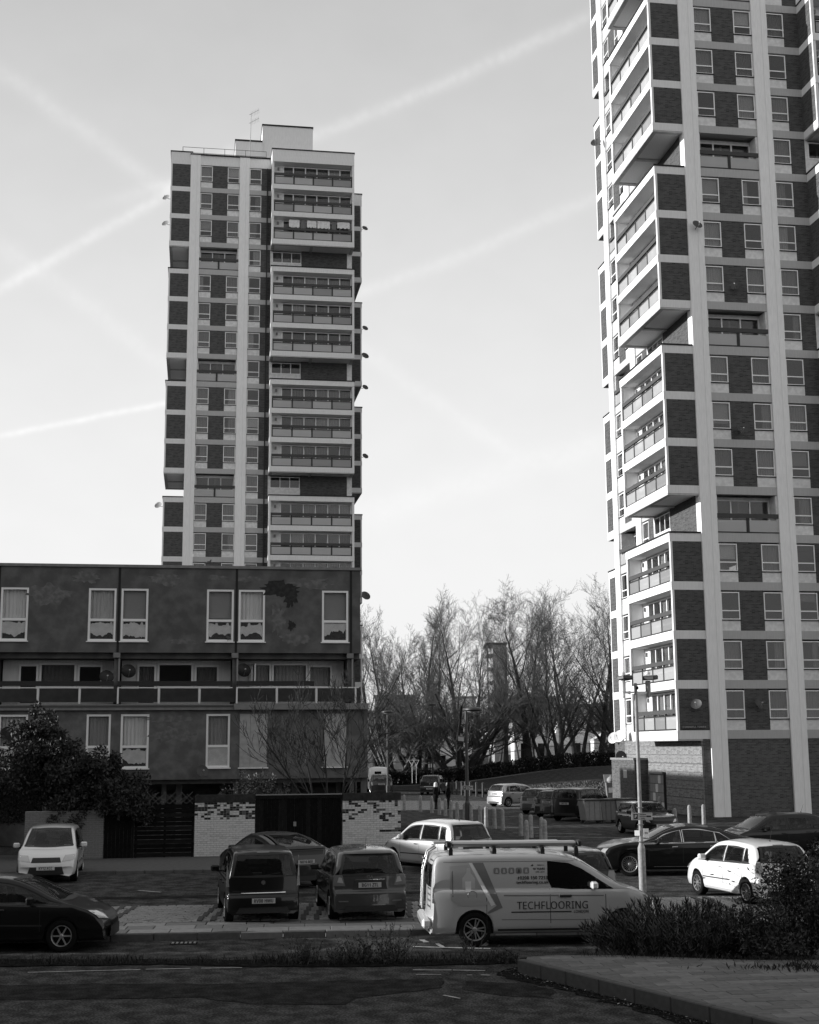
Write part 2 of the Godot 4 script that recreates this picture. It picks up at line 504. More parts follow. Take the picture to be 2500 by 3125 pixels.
func face(tw: Node3D, xf: Transform3D, r: RandomNumberGenerator, only_bay := false) -> void:
	# one of the four like faces: x runs left to right, z outwards, the wall plane at z = 0
	var P := func(x: float, y: float, z: float) -> Vector3: return Vector3(x, y, z)
	var bL := 7.65
	if not only_bay:
		for x in [0.0, 4.65]:
			bx("pilaster", P.call(x, 0.02, -0.3), P.call(x + 0.95, FIRST + 20 * STOREY + 0.5, 0.13), mats.white_pilaster, tw, xf)
			# the two halves of the pilaster meet in a fine groove
			bx("pilaster_fillet", P.call(x + 0.58, 0.02, 0.131), P.call(x + 0.62, FIRST + 20 * STOREY + 0.5, 0.142), mats.fascia, tw, xf)
	for k in range(1, 22):
		var y := FIRST + (k - 1) * STOREY
		var yb := y - 0.47
		var yt := y + STOREY - 0.47
		var roof := k == 21
		if not only_bay:
			for s in [[0.953, 4.647], [5.603, bL]]:
				bx("concrete_band", P.call(s[0], yb, -0.25), P.call(s[1], y + (0.5 if roof else 0.0), 0.03), mats.fascia if roof else mats.band, tw, xf)
			if not roof:
				if not is_gap(k):
					for wx in [0.98, 3.52]:
						window(tw, wx, y + 0.62, -0.06, 1.1, 1.55, 0.5, xf, r)
						bx("apron_panel", P.call(wx, y + 0.003, -0.2), P.call(wx + 1.1, y + 0.565, 0.0), mats.white_panel, tw, xf)
					bx("brick_panel", P.call(2.085, y + 0.003, -0.25), P.call(3.515, yt - 0.003, -0.005), mats.brick_far, tw, xf)
				else:
					recess(tw, xf, 0.953, 4.647, y, yt, r)
				window(tw, 5.63, y + 0.62, -0.06, 1.1, 1.55, 0.5, xf, r)
				bx("apron_panel", P.call(5.63, y + 0.003, -0.2), P.call(6.73, y + 0.565, 0.0), mats.white_panel, tw, xf)
				bx("brick_panel", P.call(6.735, y + 0.003, -0.25), P.call(bL, yt - 0.003, -0.005), mats.brick_far, tw, xf)
		# the bay
		if roof:
			bx("bay_parapet", P.call(bL, yb, -0.2), P.call(S, y + 0.75, D), mats.fascia, tw, xf)
			bx("bay_coping", P.call(bL - 0.05, y + 0.752, -0.2), P.call(S + 0.05, y + 0.85, D + 0.06), mats.coping, tw, xf)
		elif is_gap(k):
			bay_roof(tw, xf, bL, y, yb)
			# set-back wall: three lights over a white apron, then brick, then a white fin
			if not only_bay:
				var o := inst("window", frame_mesh("gapwin", 2.75, 1.05, [0.93, 1.83], []), mats.white_frame, tw, xf * Transform3D(Basis(), P.call(bL + 0.2, y + 1.05, -0.06)))
				for i in 3: bx("pane", P.call(0.06 + i * 0.9, 0.05, 0.02), P.call(0.86 + i * 0.9, 1.0, 0.026), mats.glass, o)
				dress(o, 0.06, 0.05, -0.12, 2.6, 0.95, Transform3D(), r, 0.6)
				bx("apron_panel", P.call(bL + 0.003, y + 0.1, -0.2), P.call(bL + 2.98, y + 1.046, 0.0), mats.white_panel, tw, xf)
				bx("apron_panel", P.call(bL + 0.003, y + 1.05, -0.2), P.call(bL + 0.197, yt - 0.003, 0.0), mats.white_panel, tw, xf)
				bx("brick_panel", P.call(bL + 2.985, y + 0.1, -0.25), P.call(S - 0.5, yt - 0.003, -0.005), mats.brick_far, tw, xf)
				bx("white_fin", P.call(S - 0.497, y + 0.1, -0.25), P.call(S - 0.03, yt - 0.003, 0.03), mats.white_panel, tw, xf)
		else:
			loggia(tw, xf, bL, y, yb, yt, k, r, only_bay)
func bay_roof(tw: Node3D, xf: Transform3D, bL: float, y: float, yb: float) -> void:
	bx("bay_roof_slab", Vector3(bL, yb, -0.2), Vector3(S, y, D), mats.fascia, tw, xf)
	bx("bay_coping", Vector3(bL - 0.04, y + 0.002, 0.02), Vector3(S + 0.04, y + 0.09, D + 0.05), mats.coping, tw, xf)
func recess(tw: Node3D, xf: Transform3D, x0: float, x1: float, y: float, yt: float, r: RandomNumberGenerator) -> void:
	# a balcony drawn back between the pilasters
	var w := x1 - x0
	var b := bx("balcony", Vector3(x0, y + 0.003, -1.0), Vector3(x1, y + 0.06, 0.02), mats.band, tw, xf)
	var l := Transform3D(Basis(), Vector3(0, 0, 1.0))
	bx("end_wall", Vector3(0, 0.06, -1.25), Vector3(0.1, yt - y - 0.01, -0.03), mats.white_panel, b, l)
	bx("end_wall", Vector3(w - 0.1, 0.06, -1.25), Vector3(w, yt - y - 0.01, -0.03), mats.white_panel, b, l)
	inst("window_frame", frame_mesh("recessw", w - 0.22, 2.0, [1.15, 2.3], [0.75], 0.07), mats.white_frame, b, l * Transform3D(Basis(), Vector3(0.11, 0.1, -0.95)))
	for i in 3:
		bx("pane", Vector3(0.2 + i * 1.14, 0.9, -0.93), Vector3(1.2 + i * 1.14, 2.03, -0.924), mats.glass, b, l)
		bx("panel", Vector3(0.2 + i * 1.14, 0.17, -0.93), Vector3(1.2 + i * 1.14, 0.8, -0.924), mats.net_mid, b, l)
	dress(b, 0.2, 0.85, -1.1, w - 0.5, 1.15, l, r, 0.5)
	bx("lintel", Vector3(0.11, 2.103, -0.95), Vector3(w - 0.11, yt - y - 0.01, -0.88), mats.white_panel, b, l)
	bx("handrail", Vector3(0.0, 0.92, -0.06), Vector3(w, 1.16, 0.06), mats.handrail, b, l)
	bx("bottom_rail", Vector3(0.0, 0.06, -0.02), Vector3(w, 0.12, 0.04), mats.rail_dark, b, l)
	bx("post", Vector3(w / 2 - 0.08, 0.121, -0.02), Vector3(w / 2 + 0.08, 0.919, 0.055), mats.rail_dark, b, l)
	for i in 2: bx("glass_panel", Vector3(0.02 + i * (w / 2 + 0.06), 0.125, 0.0), Vector3(w / 2 - 0.09 + i * (w / 2 + 0.06), 0.8, 0.012), mats.rail_glass, b, l)
func loggia(tw: Node3D, xf: Transform3D, bL: float, y: float, yb: float, yt: float, k: int, r: RandomNumberGenerator, plain: bool) -> void:
	var w := S - bL
	var l := Transform3D(Basis(), Vector3(-bL, -yb, 0.2))
	var b := bx("balcony", Vector3(bL, yb, -0.2), Vector3(S, y, D), mats.fascia, tw, xf)
	if is_gap(k - 1) or k == 1:
		# under the lowest floor of a bay: edge beams hang down round the soffit
		for q in [[bL + 0.02, D - 0.3, S - 0.02, D - 0.02], [bL + 0.02, 0.04, bL + 0.3, D - 0.301], [S - 0.3, 0.04, S - 0.02, D - 0.301], [bL + 3.7, 0.04, bL + 3.95, D - 0.301]]:
			bx("edge_beam", Vector3(q[0], yb - 0.09, q[1]), Vector3(q[2], yb - 0.003, q[3]), mats.soffit, b, l)
	# end walls: brick outside, with a pale edge to the front
	for s in [[bL, bL + 0.2], [S - 0.2, S]]:
		bx("end_wall", Vector3(s[0], y + 0.003, 0.003), Vector3(s[1], yt - 0.003, D - 0.16), mats.brick_far, b, l)
		bx("end_wall_lining", Vector3(s[0] - 0.02 if s[0] > bL + 1.0 else s[1] + 0.001, y + 0.003, 0.35), Vector3(s[0] - 0.001 if s[0] > bL + 1.0 else s[1] + 0.02, yt - 0.003, D - 0.17), mats.white_inner, b, l)
		bx("end_wall_edge", Vector3(s[0] + 0.004, y + 0.003, D - 0.157), Vector3(s[1] - 0.004, yt - 0.003, D - 0.03), mats.fascia, b, l)
	if plain:
		bx("back_wall", Vector3(bL + 0.2, y + 0.003, 0.2), Vector3(S - 0.2, yt - 0.003, 0.3), mats.white_panel, b, l)
		return
	var zb := D - 0.95
	var fx := [1.05, 1.2, 2.12, 2.32, 3.3, 3.45, 4.4, 4.55, 5.55, 5.7, 6.6, 6.75, 7.45]
	# blank leaf beside the door, then the frame with its five lights
	bx("wall_panel", Vector3(bL + 0.2, y + 0.003, zb - 0.1), Vector3(bL + 1.1, yt - 0.003, zb + 0.03), mats.white_panel, b, l)
	inst("window_frame", frame_mesh("logw", w - 1.3, 2.2, [0.98, 2.14, 3.24, 4.38, 5.46], [0.78], 0.085), mats.white_frame, b, l * Transform3D(Basis(), Vector3(bL + 1.1, y + 0.003, zb - 0.06)))
	var edges := [0.0, 0.98, 2.14, 3.24, 4.38, 5.46, w - 1.3]
	for i in 6:
		var x0: float = bL + 1.1 + edges[i] + 0.08
		var x1: float = bL + 1.1 + edges[i + 1] - 0.08
		var lo: float = 0.08 if i == 0 else 0.84
		bx("pane", Vector3(x0, y + lo, zb - 0.03), Vector3(x1, y + 2.11, zb - 0.024), mats.glass, b, l)
		if i > 0: bx("panel", Vector3(x0, y + 0.09, zb - 0.03), Vector3(x1, y + 0.72, zb - 0.02), mats.white_panel, b, l)
		if i > 0 and r.randf() < 0.8: inst("curtain", curtain_mesh(x1 - x0, 1.3, r.randi() % 4), [mats.net, mats.net, mats.net_mid, mats.net_dark][r.randi() % 4], b, l * Transform3D(Basis(), Vector3(x0, y + 0.82, zb - 0.14)))
	bx("handrail", Vector3(bL + 0.19, y + 0.93, D - 0.16), Vector3(S - 0.19, y + 1.16, D - 0.04), mats.handrail, b, l)
	bx("bottom_rail", Vector3(bL + 0.19, y + 0.003, D - 0.13), Vector3(S - 0.19, y + 0.09, D - 0.06), mats.rail_dark, b, l)
	bx("top_rail", Vector3(bL + 0.19, y + 0.77, D - 0.13), Vector3(S - 0.19, y + 0.83, D - 0.07), mats.rail_dark, b, l)
	for i in 5:
		var px: float = bL + 0.24 + i * (w - 0.48) / 4.0
		bx("post", Vector3(px - 0.065, y + 0.091, D - 0.135), Vector3(px + 0.065, y + 0.939, D - 0.075), mats.rail_dark, b, l)
		if i < 4: bx("glass_panel", Vector3(px + 0.055, y + 0.08, D - 0.11), Vector3(px + (w - 0.48) / 4.0 - 0.055, y + 0.775, D - 0.1), [mats.rail_glass, mats.rail_glass, mats.rail_glass, mats.rail_glass_dim, mats.rail_glass_dim, mats.net_mid if k % 5 == 0 else mats.rail_glass][r.randi() % 6], b, l)
	bx("ceiling_lamp", Vector3(bL + 0.55, y + 1.75, zb + 0.032), Vector3(bL + 0.72, y + 2.0, zb + 0.16), mats.dish_pale, b, l)
func tower(called: String, label: String, at: Vector3, faces: Array, seed_: int) -> Node3D:
	var tw := thing(called, label, "tower block", at, GRID, "tower blocks of the estate")
	var r := RandomNumberGenerator.new()
	r.seed = seed_
	var top := FIRST + 20 * STOREY
	# rooms: floors, partitions and the stair core behind the glass
	bx("core", Vector3(4.4, 4.2, -S + 4.4), Vector3(S - 4.4, top - 0.05, -4.4), mats.room, tw)
	for k in 20: bx("floor_plate", Vector3(0.27, FIRST + k * STOREY - 0.3, -S + 0.27), Vector3(S - 0.27, FIRST + k * STOREY - 0.01, -0.27), mats.room, tw)
	for q in [[5.2, 0.27, 5.3, 4.4], [9.0, 0.27, 9.1, 4.4], [2.8, 0.27, 2.9, 4.4], [12.2, 0.27, 12.3, 4.4]]:
		# partitions between the rooms behind the near and the left face
		bx("partition", Vector3(q[0], 4.25, -q[3]), Vector3(q[2], top - 0.06, -q[1] - 1.0), mats.room, tw)
		bx("partition", Vector3(q[1] + 1.0, 4.25, -S + q[0]), Vector3(q[3], top - 0.06, -S + q[2]), mats.room, tw)
	bx("base_wall", Vector3(-0.42, 0.0, -S - 0.4), Vector3(S + 0.42, 4.2, -0.02), mats.brick_base, tw)
	bx("sunlit_base_panel", Vector3(-0.5, 0.02, -13.6), Vector3(-0.423, 4.15, -0.05), mats.base_sunlit, tw)  # added panel, coloured paler to paint the sun on this side
	for k in 8: bx("base_course", Vector3(-0.515, 0.5 + k * 0.47, -13.6), Vector3(-0.501, 0.53 + k * 0.47, -0.05), mats.brick_base, tw)
	bx("roof_slab", Vector3(0.01, top - 0.04, -S + 0.01), Vector3(S - 0.01, top + 0.45, -0.31), mats.band, tw)
	for i in 4:
		var xf := Transform3D(Basis(Vector3.UP, -i * PI / 2.0), [Vector3.ZERO, Vector3(0, 0, -S), Vector3(S, 0, -S), Vector3(S, 0, 0)][i])
		if faces[i] == 2: face(tw, xf, r)
		elif faces[i] == 1:
			face(tw, xf, r, true)
			bx("side_wall", Vector3(0.31, 4.2, -0.35), Vector3(S - 0.31, top - 0.05, 0.0), mats.brick_far, tw, xf)
		if faces[i] == 2:
			bx("parapet_coping", Vector3(-0.04, top + 0.502, -0.35), Vector3(7.6, top + 0.6, 0.19), mats.coping, tw, xf)
	return tw
# ---------- ground ----------
func sheet(called: String, pts: Array, y: float, material: Material) -> MeshInstance3D:
	# a flat sheet with the outline pts (x, z)
	var poly := PackedVector2Array()
	for p in pts: poly.append(Vector2(p[0], p[1]))
	var mb := MB.new()
	var ids := Geometry2D.triangulate_polygon(poly)
	for i in range(0, ids.size(), 3):
		var a := poly[ids[i]]; var b := poly[ids[i + 1]]; var d := poly[ids[i + 2]]
		var A := Vector3(a.x, y, a.y); var B := Vector3(b.x, y, b.y); var C := Vector3(d.x, y, d.y)
		if (B - A).cross(C - A).y > 0: mb.tri(A, B, C)
		else: mb.tri(A, C, B)
	return struct(called, mb, material)
func ragged(pts: Array, r: RandomNumberGenerator, step := 0.25, amp := 0.07) -> Array:
	var out := []
	for i in pts.size():
		var a := Vector2(pts[i][0], pts[i][1]); var b := Vector2(pts[(i + 1) % pts.size()][0], pts[(i + 1) % pts.size()][1])
		var k := maxi(1, int(a.distance_to(b) / step))
		for j in k:
			var p := a.lerp(b, float(j) / k) + Vector2(r.randf_range(-amp, amp), r.randf_range(-amp, amp) * 0.8)
			out.append([p.x, p.y])
	return out
func street(x: float, off: float, y := 0.0) -> Vector3:
	# a point on the street grid: x along it, off = z where the line crosses x = 0
	return Vector3(x, y, off - tan(STREET) * x)
func mound(x: float, z: float) -> float:
	# the lawn swells towards the far right
	return 1.5 * smoothstep(-2.0, 22.0, x) * smoothstep(-100.0, -142.0, z) + 0.35 * smoothstep(4.0, 16.0, x) * smoothstep(-90.0, -104.0, z)
func ground() -> void:
	var r := RandomNumberGenerator.new()
	r.seed = 21
	var mb := MB.new()
	mb.quad(Vector3(-400, LOW - 0.01, 60), Vector3(400, LOW - 0.01, 60), Vector3(400, LOW - 0.01, -30), Vector3(-400, LOW - 0.01, -30))
	struct("ground", mb, mats.asphalt_near)
	mb = MB.new()
	mb.quad(street(-400, -30.1, 0.0), street(400, -30.1, 0.0), Vector3(400, 0, -700), Vector3(-400, 0, -700))
	struct("road", mb, mats.asphalt)
	# kerb between the near road and the pavement: stones end to end
	var kb := struct_root("kerb")
	var sm := []
	for i in 3:
		var q := MB.new()
		q.bevel_box(Vector3(0.004, LOW - 0.1, -0.15), Vector3(0.905, 0.012 + 0.003 * i, 0.0), 0.018)
		sm.append(q.mesh())
	var turn := Basis(Vector3.UP, STREET)
	for i in 44:
		inst("kerb_stone", sm[r.randi() % 3], mats.kerb if r.randf() < 0.6 else mats.pavement, kb, Transform3D(turn, street(-20.0 + i * 0.91 * cos(STREET), -30.0)))
	# pavement slabs in three courses
	var pv := struct_root("pavement")
	var slabs := []
	for i in 4:
		var q := MB.new()
		q.bevel_box(Vector3(0.006, -0.06, -0.6), Vector3([0.89, 0.74, 0.89, 0.59][i], 0.010 + 0.002 * (i % 3), -0.006), 0.008)
		slabs.append([[0.9, 0.75, 0.9, 0.6][i], q.mesh()])
	for row in 3:
		var x := -20.0 + 0.3 * row
		while x < 19.0:
			var s: Array = slabs[r.randi() % 4]
			inst("paving_slab", s[1], mats.pavement if r.randf() < 0.55 else mats.pavement_dark, pv, Transform3D(turn, street(x, -30.16 - row * 0.6)))
			x += s[0] * cos(STREET)
	# granite setts of the parking strip: the nearest ones singly, the rest as one mass
	var st := struct_root("sett_paving")
	mats.sett0 = mat("sett0", 0.36, 0.85, "concrete", 2.0)
	mats.sett1 = mat("sett1", 0.27, 0.85, "concrete", 2.0)
	mats.sett2 = mat("sett2", 0.42, 0.85, "concrete", 2.0)
	var sett := []
	for i in 3:
		var q := MB.new()
		q.bevel_box(Vector3(0.006, -0.06, -0.125), Vector3(0.214, 0.022 + 0.005 * i, -0.005), 0.014)
		sett.append(q.mesh())
	var mass := MB.new()
	var n_single := 0
	for row in 25:
		var x := -16.0 + (0.11 if row % 2 else 0.0)
		while x < 15.0:
			var p := street(x, -31.92 - row * 0.13)
			var dx := r.randf_range(-0.008, 0.008)
			if row < 3 and x > -8.6 and x < 2.0 and n_single < 300 and fposmod(x * 4.55 + row, 1.0) < 2.0 and (row < 1 or x > -8.6):
				inst("sett", sett[r.randi() % 3], [mats.sett0, mats.sett0, mats.sett1, mats.sett2][r.randi() % 4], st, Transform3D(turn * Basis(Vector3(r.randf_range(-1, 1), 0, r.randf_range(-1, 1)).normalized(), 0.03), p + Vector3(dx, 0, 0)))
				n_single += 1
			else:
				var at := mass.v.size()
				mass.bevel_box(Vector3(0.006, -0.03, -0.125), Vector3(0.214, r.randf_range(0.016, 0.034), -0.005), 0.014)
				var b := turn * Basis(Vector3(r.randf_range(-1, 1), 0, r.randf_range(-1, 1)).normalized(), 0.035)
				for i in range(at, mass.v.size()):
					mass.v[i] = b * mass.v[i] + p + Vector3(dx, 0, 0)
					mass.n[i] = b * mass.n[i]
			x += 0.22
	part("setts_beyond", mass, mats.sett0, st).set_meta("kind", "stuff")
	# long stones that part the parking bays
	for bxx in [-7.2, -4.9, -2.55, -0.1, 2.3, 4.8, 7.2]:
		for k in 2:
			for j in 4: bx("bay_stone", Vector3(bxx + k * 0.3, -0.03, -0.78), Vector3(bxx + 0.12 + k * 0.3, 0.045, -0.01), mats.kerb, st, Transform3D(turn, street(0, -31.92 - j * 0.8)))
	# far pavement in front of the garden walls
	var fp := MB.new()
	fp.box(Vector3(-60, -0.05, -7), Vector3(7.9, 0.1, 0))
	struct("far_pavement", fp, mats.pavement_dark, Transform3D(turn, street(0, -44.5)))
	var fk := struct_root("far_kerb")
	for i in 34: inst("kerb_stone", sm[i % 3], mats.pavement_dark, fk, Transform3D(turn, street(-23.0 + i * 0.91, -44.34, 0.095)))
	# pale concrete carriageway that catches the sun beyond the bollards
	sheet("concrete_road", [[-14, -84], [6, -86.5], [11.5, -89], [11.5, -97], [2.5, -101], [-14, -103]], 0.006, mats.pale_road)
	# lawn, rising to the hedge
	var lm := MB.new()
	var xs := []
	for i in 41: xs.append(-6.0 + i * 2.4)
	for j in 36:
		var z0 := -93.0 - j * 2.0
		for i in 40:
			var q := []
			for c in [[i, 0], [i + 1, 0], [i + 1, 1], [i, 1]]:
				var x: float = xs[c[0]]
				var z = z0 - c[1] * 2.0
				var edge := 4.2 + 6.0 * smoothstep(-128.0, -96.0, z)      # the lawn starts right of the road
				x = maxf(x, edge - 12.0 * smoothstep(-112.0, -140.0, z))
				q.append(Vector3(x, 0.03 + mound(x, z), z))
			if q[0].distance_to(q[1]) + q[2].distance_to(q[3]) > 0.02: lm.quad(q[0], q[1], q[2], q[3])
	struct("lawn", lm, mats.grass_ground)
	# kerb of the lawn
	var lk := struct_root("lawn_kerb")
	for i in 16:
		var a := Vector3(10.2 - 0.0 * i, 0, -95) if i == 0 else Vector3(4.2 + 6.0 * smoothstep(-128.0, -96.0, -95.0 - i * 1.6), 0, -95.0 - i * 1.6)
		var b := Vector3(4.2 + 6.0 * smoothstep(-128.0, -96.0, -96.6 - i * 1.6), 0, -96.6 - i * 1.6)
		var q := MB.new()
		q.bevel_box(Vector3(-0.09, -0.05, 0), Vector3(0.09, 0.13, a.distance_to(b) - 0.01), 0.015)
		part("kerb_stone", q, mats.white_panel if i < 2 else mats.kerb, lk, Transform3D(Basis.looking_at(a - b, Vector3.UP, true), b))
	# painted bay lines on the parking court to the right
	var lines := [[[5.2, -82.6], [13.0, -84.2], 0.12], [[5.0, -77], [9.0, -80], 0.1], [[4.2, -66.5], [6.2, -66.9], 0.1], [[4.6, -62.8], [6.6, -62.2], 0.1], [[6.6, -62.2], [8.4, -61.2], 0.1], [[5.4, -60.4], [8.8, -58.9], 0.1], [[8.0, -59.3], [10.0, -58.2], 0.1]]
	for l in lines: stripe(l[0], l[1], l[2], 0.004)
	# near road: bay marks
	stripe([0.0, -28.35], [1.55, -28.0], 0.09, LOW + 0.003)
	stripe([0.62, -28.15], [0.5, -28.75], 0.09, LOW + 0.006)
	stripe([0.2, -29.35], [0.28, -28.95], 0.12, LOW + 0.003)
	stripe([-8.2, -26.75], [-6.4, -26.7], 0.07, LOW + 0.003)
	# far road: worn dashes
	stripe([-5.3, -41.4], [-4.55, -40.6], 0.1, 0.004)
	stripe([-7.6, -38.6], [-6.9, -38.1], 0.1, 0.004)
	stripe([-3.6, -39.9], [-2.6, -39.2], 0.1, 0.004)
	# forecourt: old white lines and darker repairs
	for l in [[[-7.0, -25.5], [-5.0, -25.72], 0.05], [[-4.9, -25.75], [-4.1, -25.8], 0.05], [[-3.9, -25.82], [-3.15, -25.85], 0.045], [[0.0, -25.45], [0.7, -25.4], 0.055], [[0.72, -25.4], [1.3, -25.3], 0.05], [[0.05, -24.95], [0.5, -24.93], 0.04], [[0.95, -24.85], [1.05, -24.85], 0.04], [[1.2, -24.85], [1.36, -24.82], 0.05], [[0.5, -22.9], [0.75, -22.6], 0.05], [[-0.9, -26.0], [-0.5, -26.0], 0.04]]: stripe(l[0], l[1], l[2], LOW + 0.004)
	sheet("asphalt_repair", ragged([[-8.5, -24.1], [-5.5, -24.3], [-3.6, -24.15], [-1.4, -24.4], [0.55, -24.55], [0.45, -23.6], [-0.9, -22.75], [-1.1, -22.2], [-2.6, -22.3], [-3.5, -22.9], [-8.5, -22.7]], r, 0.2, 0.05), LOW - 0.003, mats.asphalt_patch)
	sheet("asphalt_repair", ragged([[0.9, -24.3], [1.9, -24.0], [2.4, -23.3], [2.2, -22.6], [1.4, -22.9], [0.8, -23.4]], r, 0.2, 0.06), LOW - 0.004, mats.asphalt_patch)
	sheet("verge", ragged([[-14, -26.1], [-8, -26.25], [-4.4, -26.3], [-2.8, -25.95], [-0.6, -25.85], [1.2, -26.0], [2.0, -26.15], [2.0, -26.6], [0, -26.7], [-3.0, -26.75], [-6, -27.0], [-14, -27.1]], r, 0.25, 0.08), LOW + 0.006, mats.soil)
	sheet("gutter_dirt", ragged([[2.0, -25.9], [3.4, -23.0], [4.6, -20.5], [5.4, -19.0], [4.7, -19.1], [3.9, -20.6], [2.7, -22.9], [1.5, -24.9]], r, 0.2, 0.1), LOW - 0.001, mats.soil)
	# trench repairs and worn areas of the through road
	for q in [[[-9, -36.2], [2.5, -37.3], [2.5, -38.0], [-9, -36.9]], [[-3.2, -41.8], [-1.6, -42.0], [-1.4, -43.6], [-3.1, -43.4]], [[3.0, -46], [6.4, -47], [7.5, -52], [3.6, -53]], [[-0.5, -60], [2.4, -60.6], [2.0, -70], [-0.8, -69]], [[7.5, -51], [10, -51.5], [10.4, -56], [7.8, -55.5]]]: sheet("asphalt_repair", ragged(q, r, 0.4, 0.08), 0.003, mats.asphalt_patch)
	near_paving(r)
	# gully grate by the kerb
	var gr := thing("drain_grate", "iron gully grate set in the near road beside the kerb", "grate", street(-5.0, -29.35, LOW - 0.004), STREET)
	bx("grate_frame", Vector3(-0.03, 0, -0.24), Vector3(0.53, 0.008, 0.04), mats.asphalt_patch, gr)
	for i in 6: bx("bar", Vector3(i * 0.09, 0.009, -0.2), Vector3(i * 0.09 + 0.045, 0.022, 0.0), mats.galv, gr)
func stripe(a: Array, b: Array, w: float, y: float) -> void:
	var p := Vector2(a[0], a[1]); var q := Vector2(b[0], b[1])
	var d := (q - p).normalized()
	var s := Vector2(-d.y, d.x) * w * 0.5
	var r := RandomNumberGenerator.new()
	r.seed = int(absf(a[0] * 1000 + a[1] * 77))
	var pts := []
	for c in [p - s, q - s, q + s, p + s]: pts.append([c.x, c.y])
	sheet("road_marking", ragged(pts, r, 0.12, w * 0.12), y, mats.paint_line)
func near_paving(r: RandomNumberGenerator) -> void:
	# raised paved corner at the lower right, edged with a tall concrete kerb
	var Y := 0.1
	var edge := [Vector2(1.88, -25.05), Vector2(2.6, -23.75), Vector2(3.49, -22.1), Vector2(4.75, -19.75), Vector2(6.6, -16.4), Vector2(9.5, -11.5)]
	var poly := PackedVector2Array(edge)
	for p in [Vector2(30, -11), Vector2(30, -24.2), Vector2(6.0, -25.0), Vector2(3.8, -25.65), Vector2(2.6, -25.75), Vector2(1.95, -25.5)]: poly.append(p)
	var mb := MB.new()
	var ids := Geometry2D.triangulate_polygon(poly)
	for i in range(0, ids.size(), 3):
		var a := poly[ids[i]]; var b := poly[ids[i + 1]]; var d := poly[ids[i + 2]]
		var A := Vector3(a.x, Y - 0.03, a.y); var B := Vector3(b.x, Y - 0.03, b.y); var C := Vector3(d.x, Y - 0.03, d.y)
		if (B - A).cross(C - A).y > 0: mb.tri(A, B, C)
		else: mb.tri(A, C, B)
	for i in poly.size():
		var a := poly[i]; var b := poly[(i + 1) % poly.size()]
		mb.quad(Vector3(b.x, LOW - 0.1, b.y), Vector3(a.x, LOW - 0.1, a.y), Vector3(a.x, Y - 0.03, a.y), Vector3(b.x, Y - 0.03, b.y))
	var base := struct("paved_corner", mb, mats.soil)
	var blocks := []
	for i in 3:
		var q := MB.new()
		q.bevel_box(Vector3(0.005, -0.03, -0.295), Vector3(0.595, 0.0 + i * 0.003, -0.005), 0.008)
		blocks.append(q.mesh())
	mats.block0 = mat("block0", 0.2, 0.9, "concrete", 1.1)
	mats.block1 = mat("block1", 0.17, 0.9, "concrete", 1.3)
	mats.block2 = mat("block2", 0.23, 0.9, "concrete", 0.9)
	var inner := Geometry2D.offset_polygon(poly, -0.14)[0]
	var tb := Basis(Vector3.UP, deg_to_rad(7.0))
	for row in 30:
		for i in 30:
			var l := Vector3(-4.0 + i * 0.6 + (0.3 if row % 2 else 0.0), 0, 1.0 - row * 0.3 + 6.0)
			var p := Vector3(3.0, Y, -25.3) + tb * l
			var ok := true
			for c in [Vector3(0.02, 0, 0), Vector3(0.58, 0, 0), Vector3(0.02, 0, -0.29), Vector3(0.58, 0, -0.29)]:
				var w: Vector3 = p + tb * c
				if not Geometry2D.is_point_in_polygon(Vector2(w.x, w.z), inner): ok = false
			var mid: Vector3 = p + tb * Vector3(0.3, 0, -0.15)
			if not ok:
				# cut blocks at the kerb
				var cut := PackedVector2Array()
				for c in [Vector3(0.005, 0, -0.005), Vector3(0.595, 0, -0.005), Vector3(0.595, 0, -0.295), Vector3(0.005, 0, -0.295)]:
					var w: Vector3 = p + tb * c
					cut.append(Vector2(w.x, w.z))
				for res in Geometry2D.intersect_polygons(cut, inner):
					if res.size() < 3 or mid.z > -17.5: continue
					var q := MB.new()
					var flip := PackedVector2Array()
					for w in res: flip.append(Vector2(w.x, -w.y))
					q.prism(flip, 0.0, 0.03)
					part("paving_block", q, mats.block1, base, Transform3D(Basis(Vector3.RIGHT, -PI / 2), Vector3(0, Y - 0.03, 0)))
			elif mid.z < -17.5 and mid.x < 9.5:
				inst("paving_block", blocks[r.randi() % 3], [mats.block0, mats.block1, mats.block2][r.randi() % 3], base, Transform3D(tb, p))
	for i in edge.size() - 1:
		var a: Vector2 = edge[i]; var b: Vector2 = edge[i + 1]
		var nn := maxi(1, roundi(a.distance_to(b) / 0.92))
		for j in nn:
			var p := a.lerp(b, float(j) / nn); var q := a.lerp(b, float(j + 1) / nn)
			var d := (q - p)
			var m := MB.new()
			m.bevel_box(Vector3(0, LOW - 0.1, -0.14), Vector3(d.length() - 0.012, Y + 0.012, 0.02), 0.015)
			part("kerb_stone", m, mats.kerb, base, Transform3D(Basis(Vector3.UP, -d.angle()), Vector3(p.x, 0, p.y)))
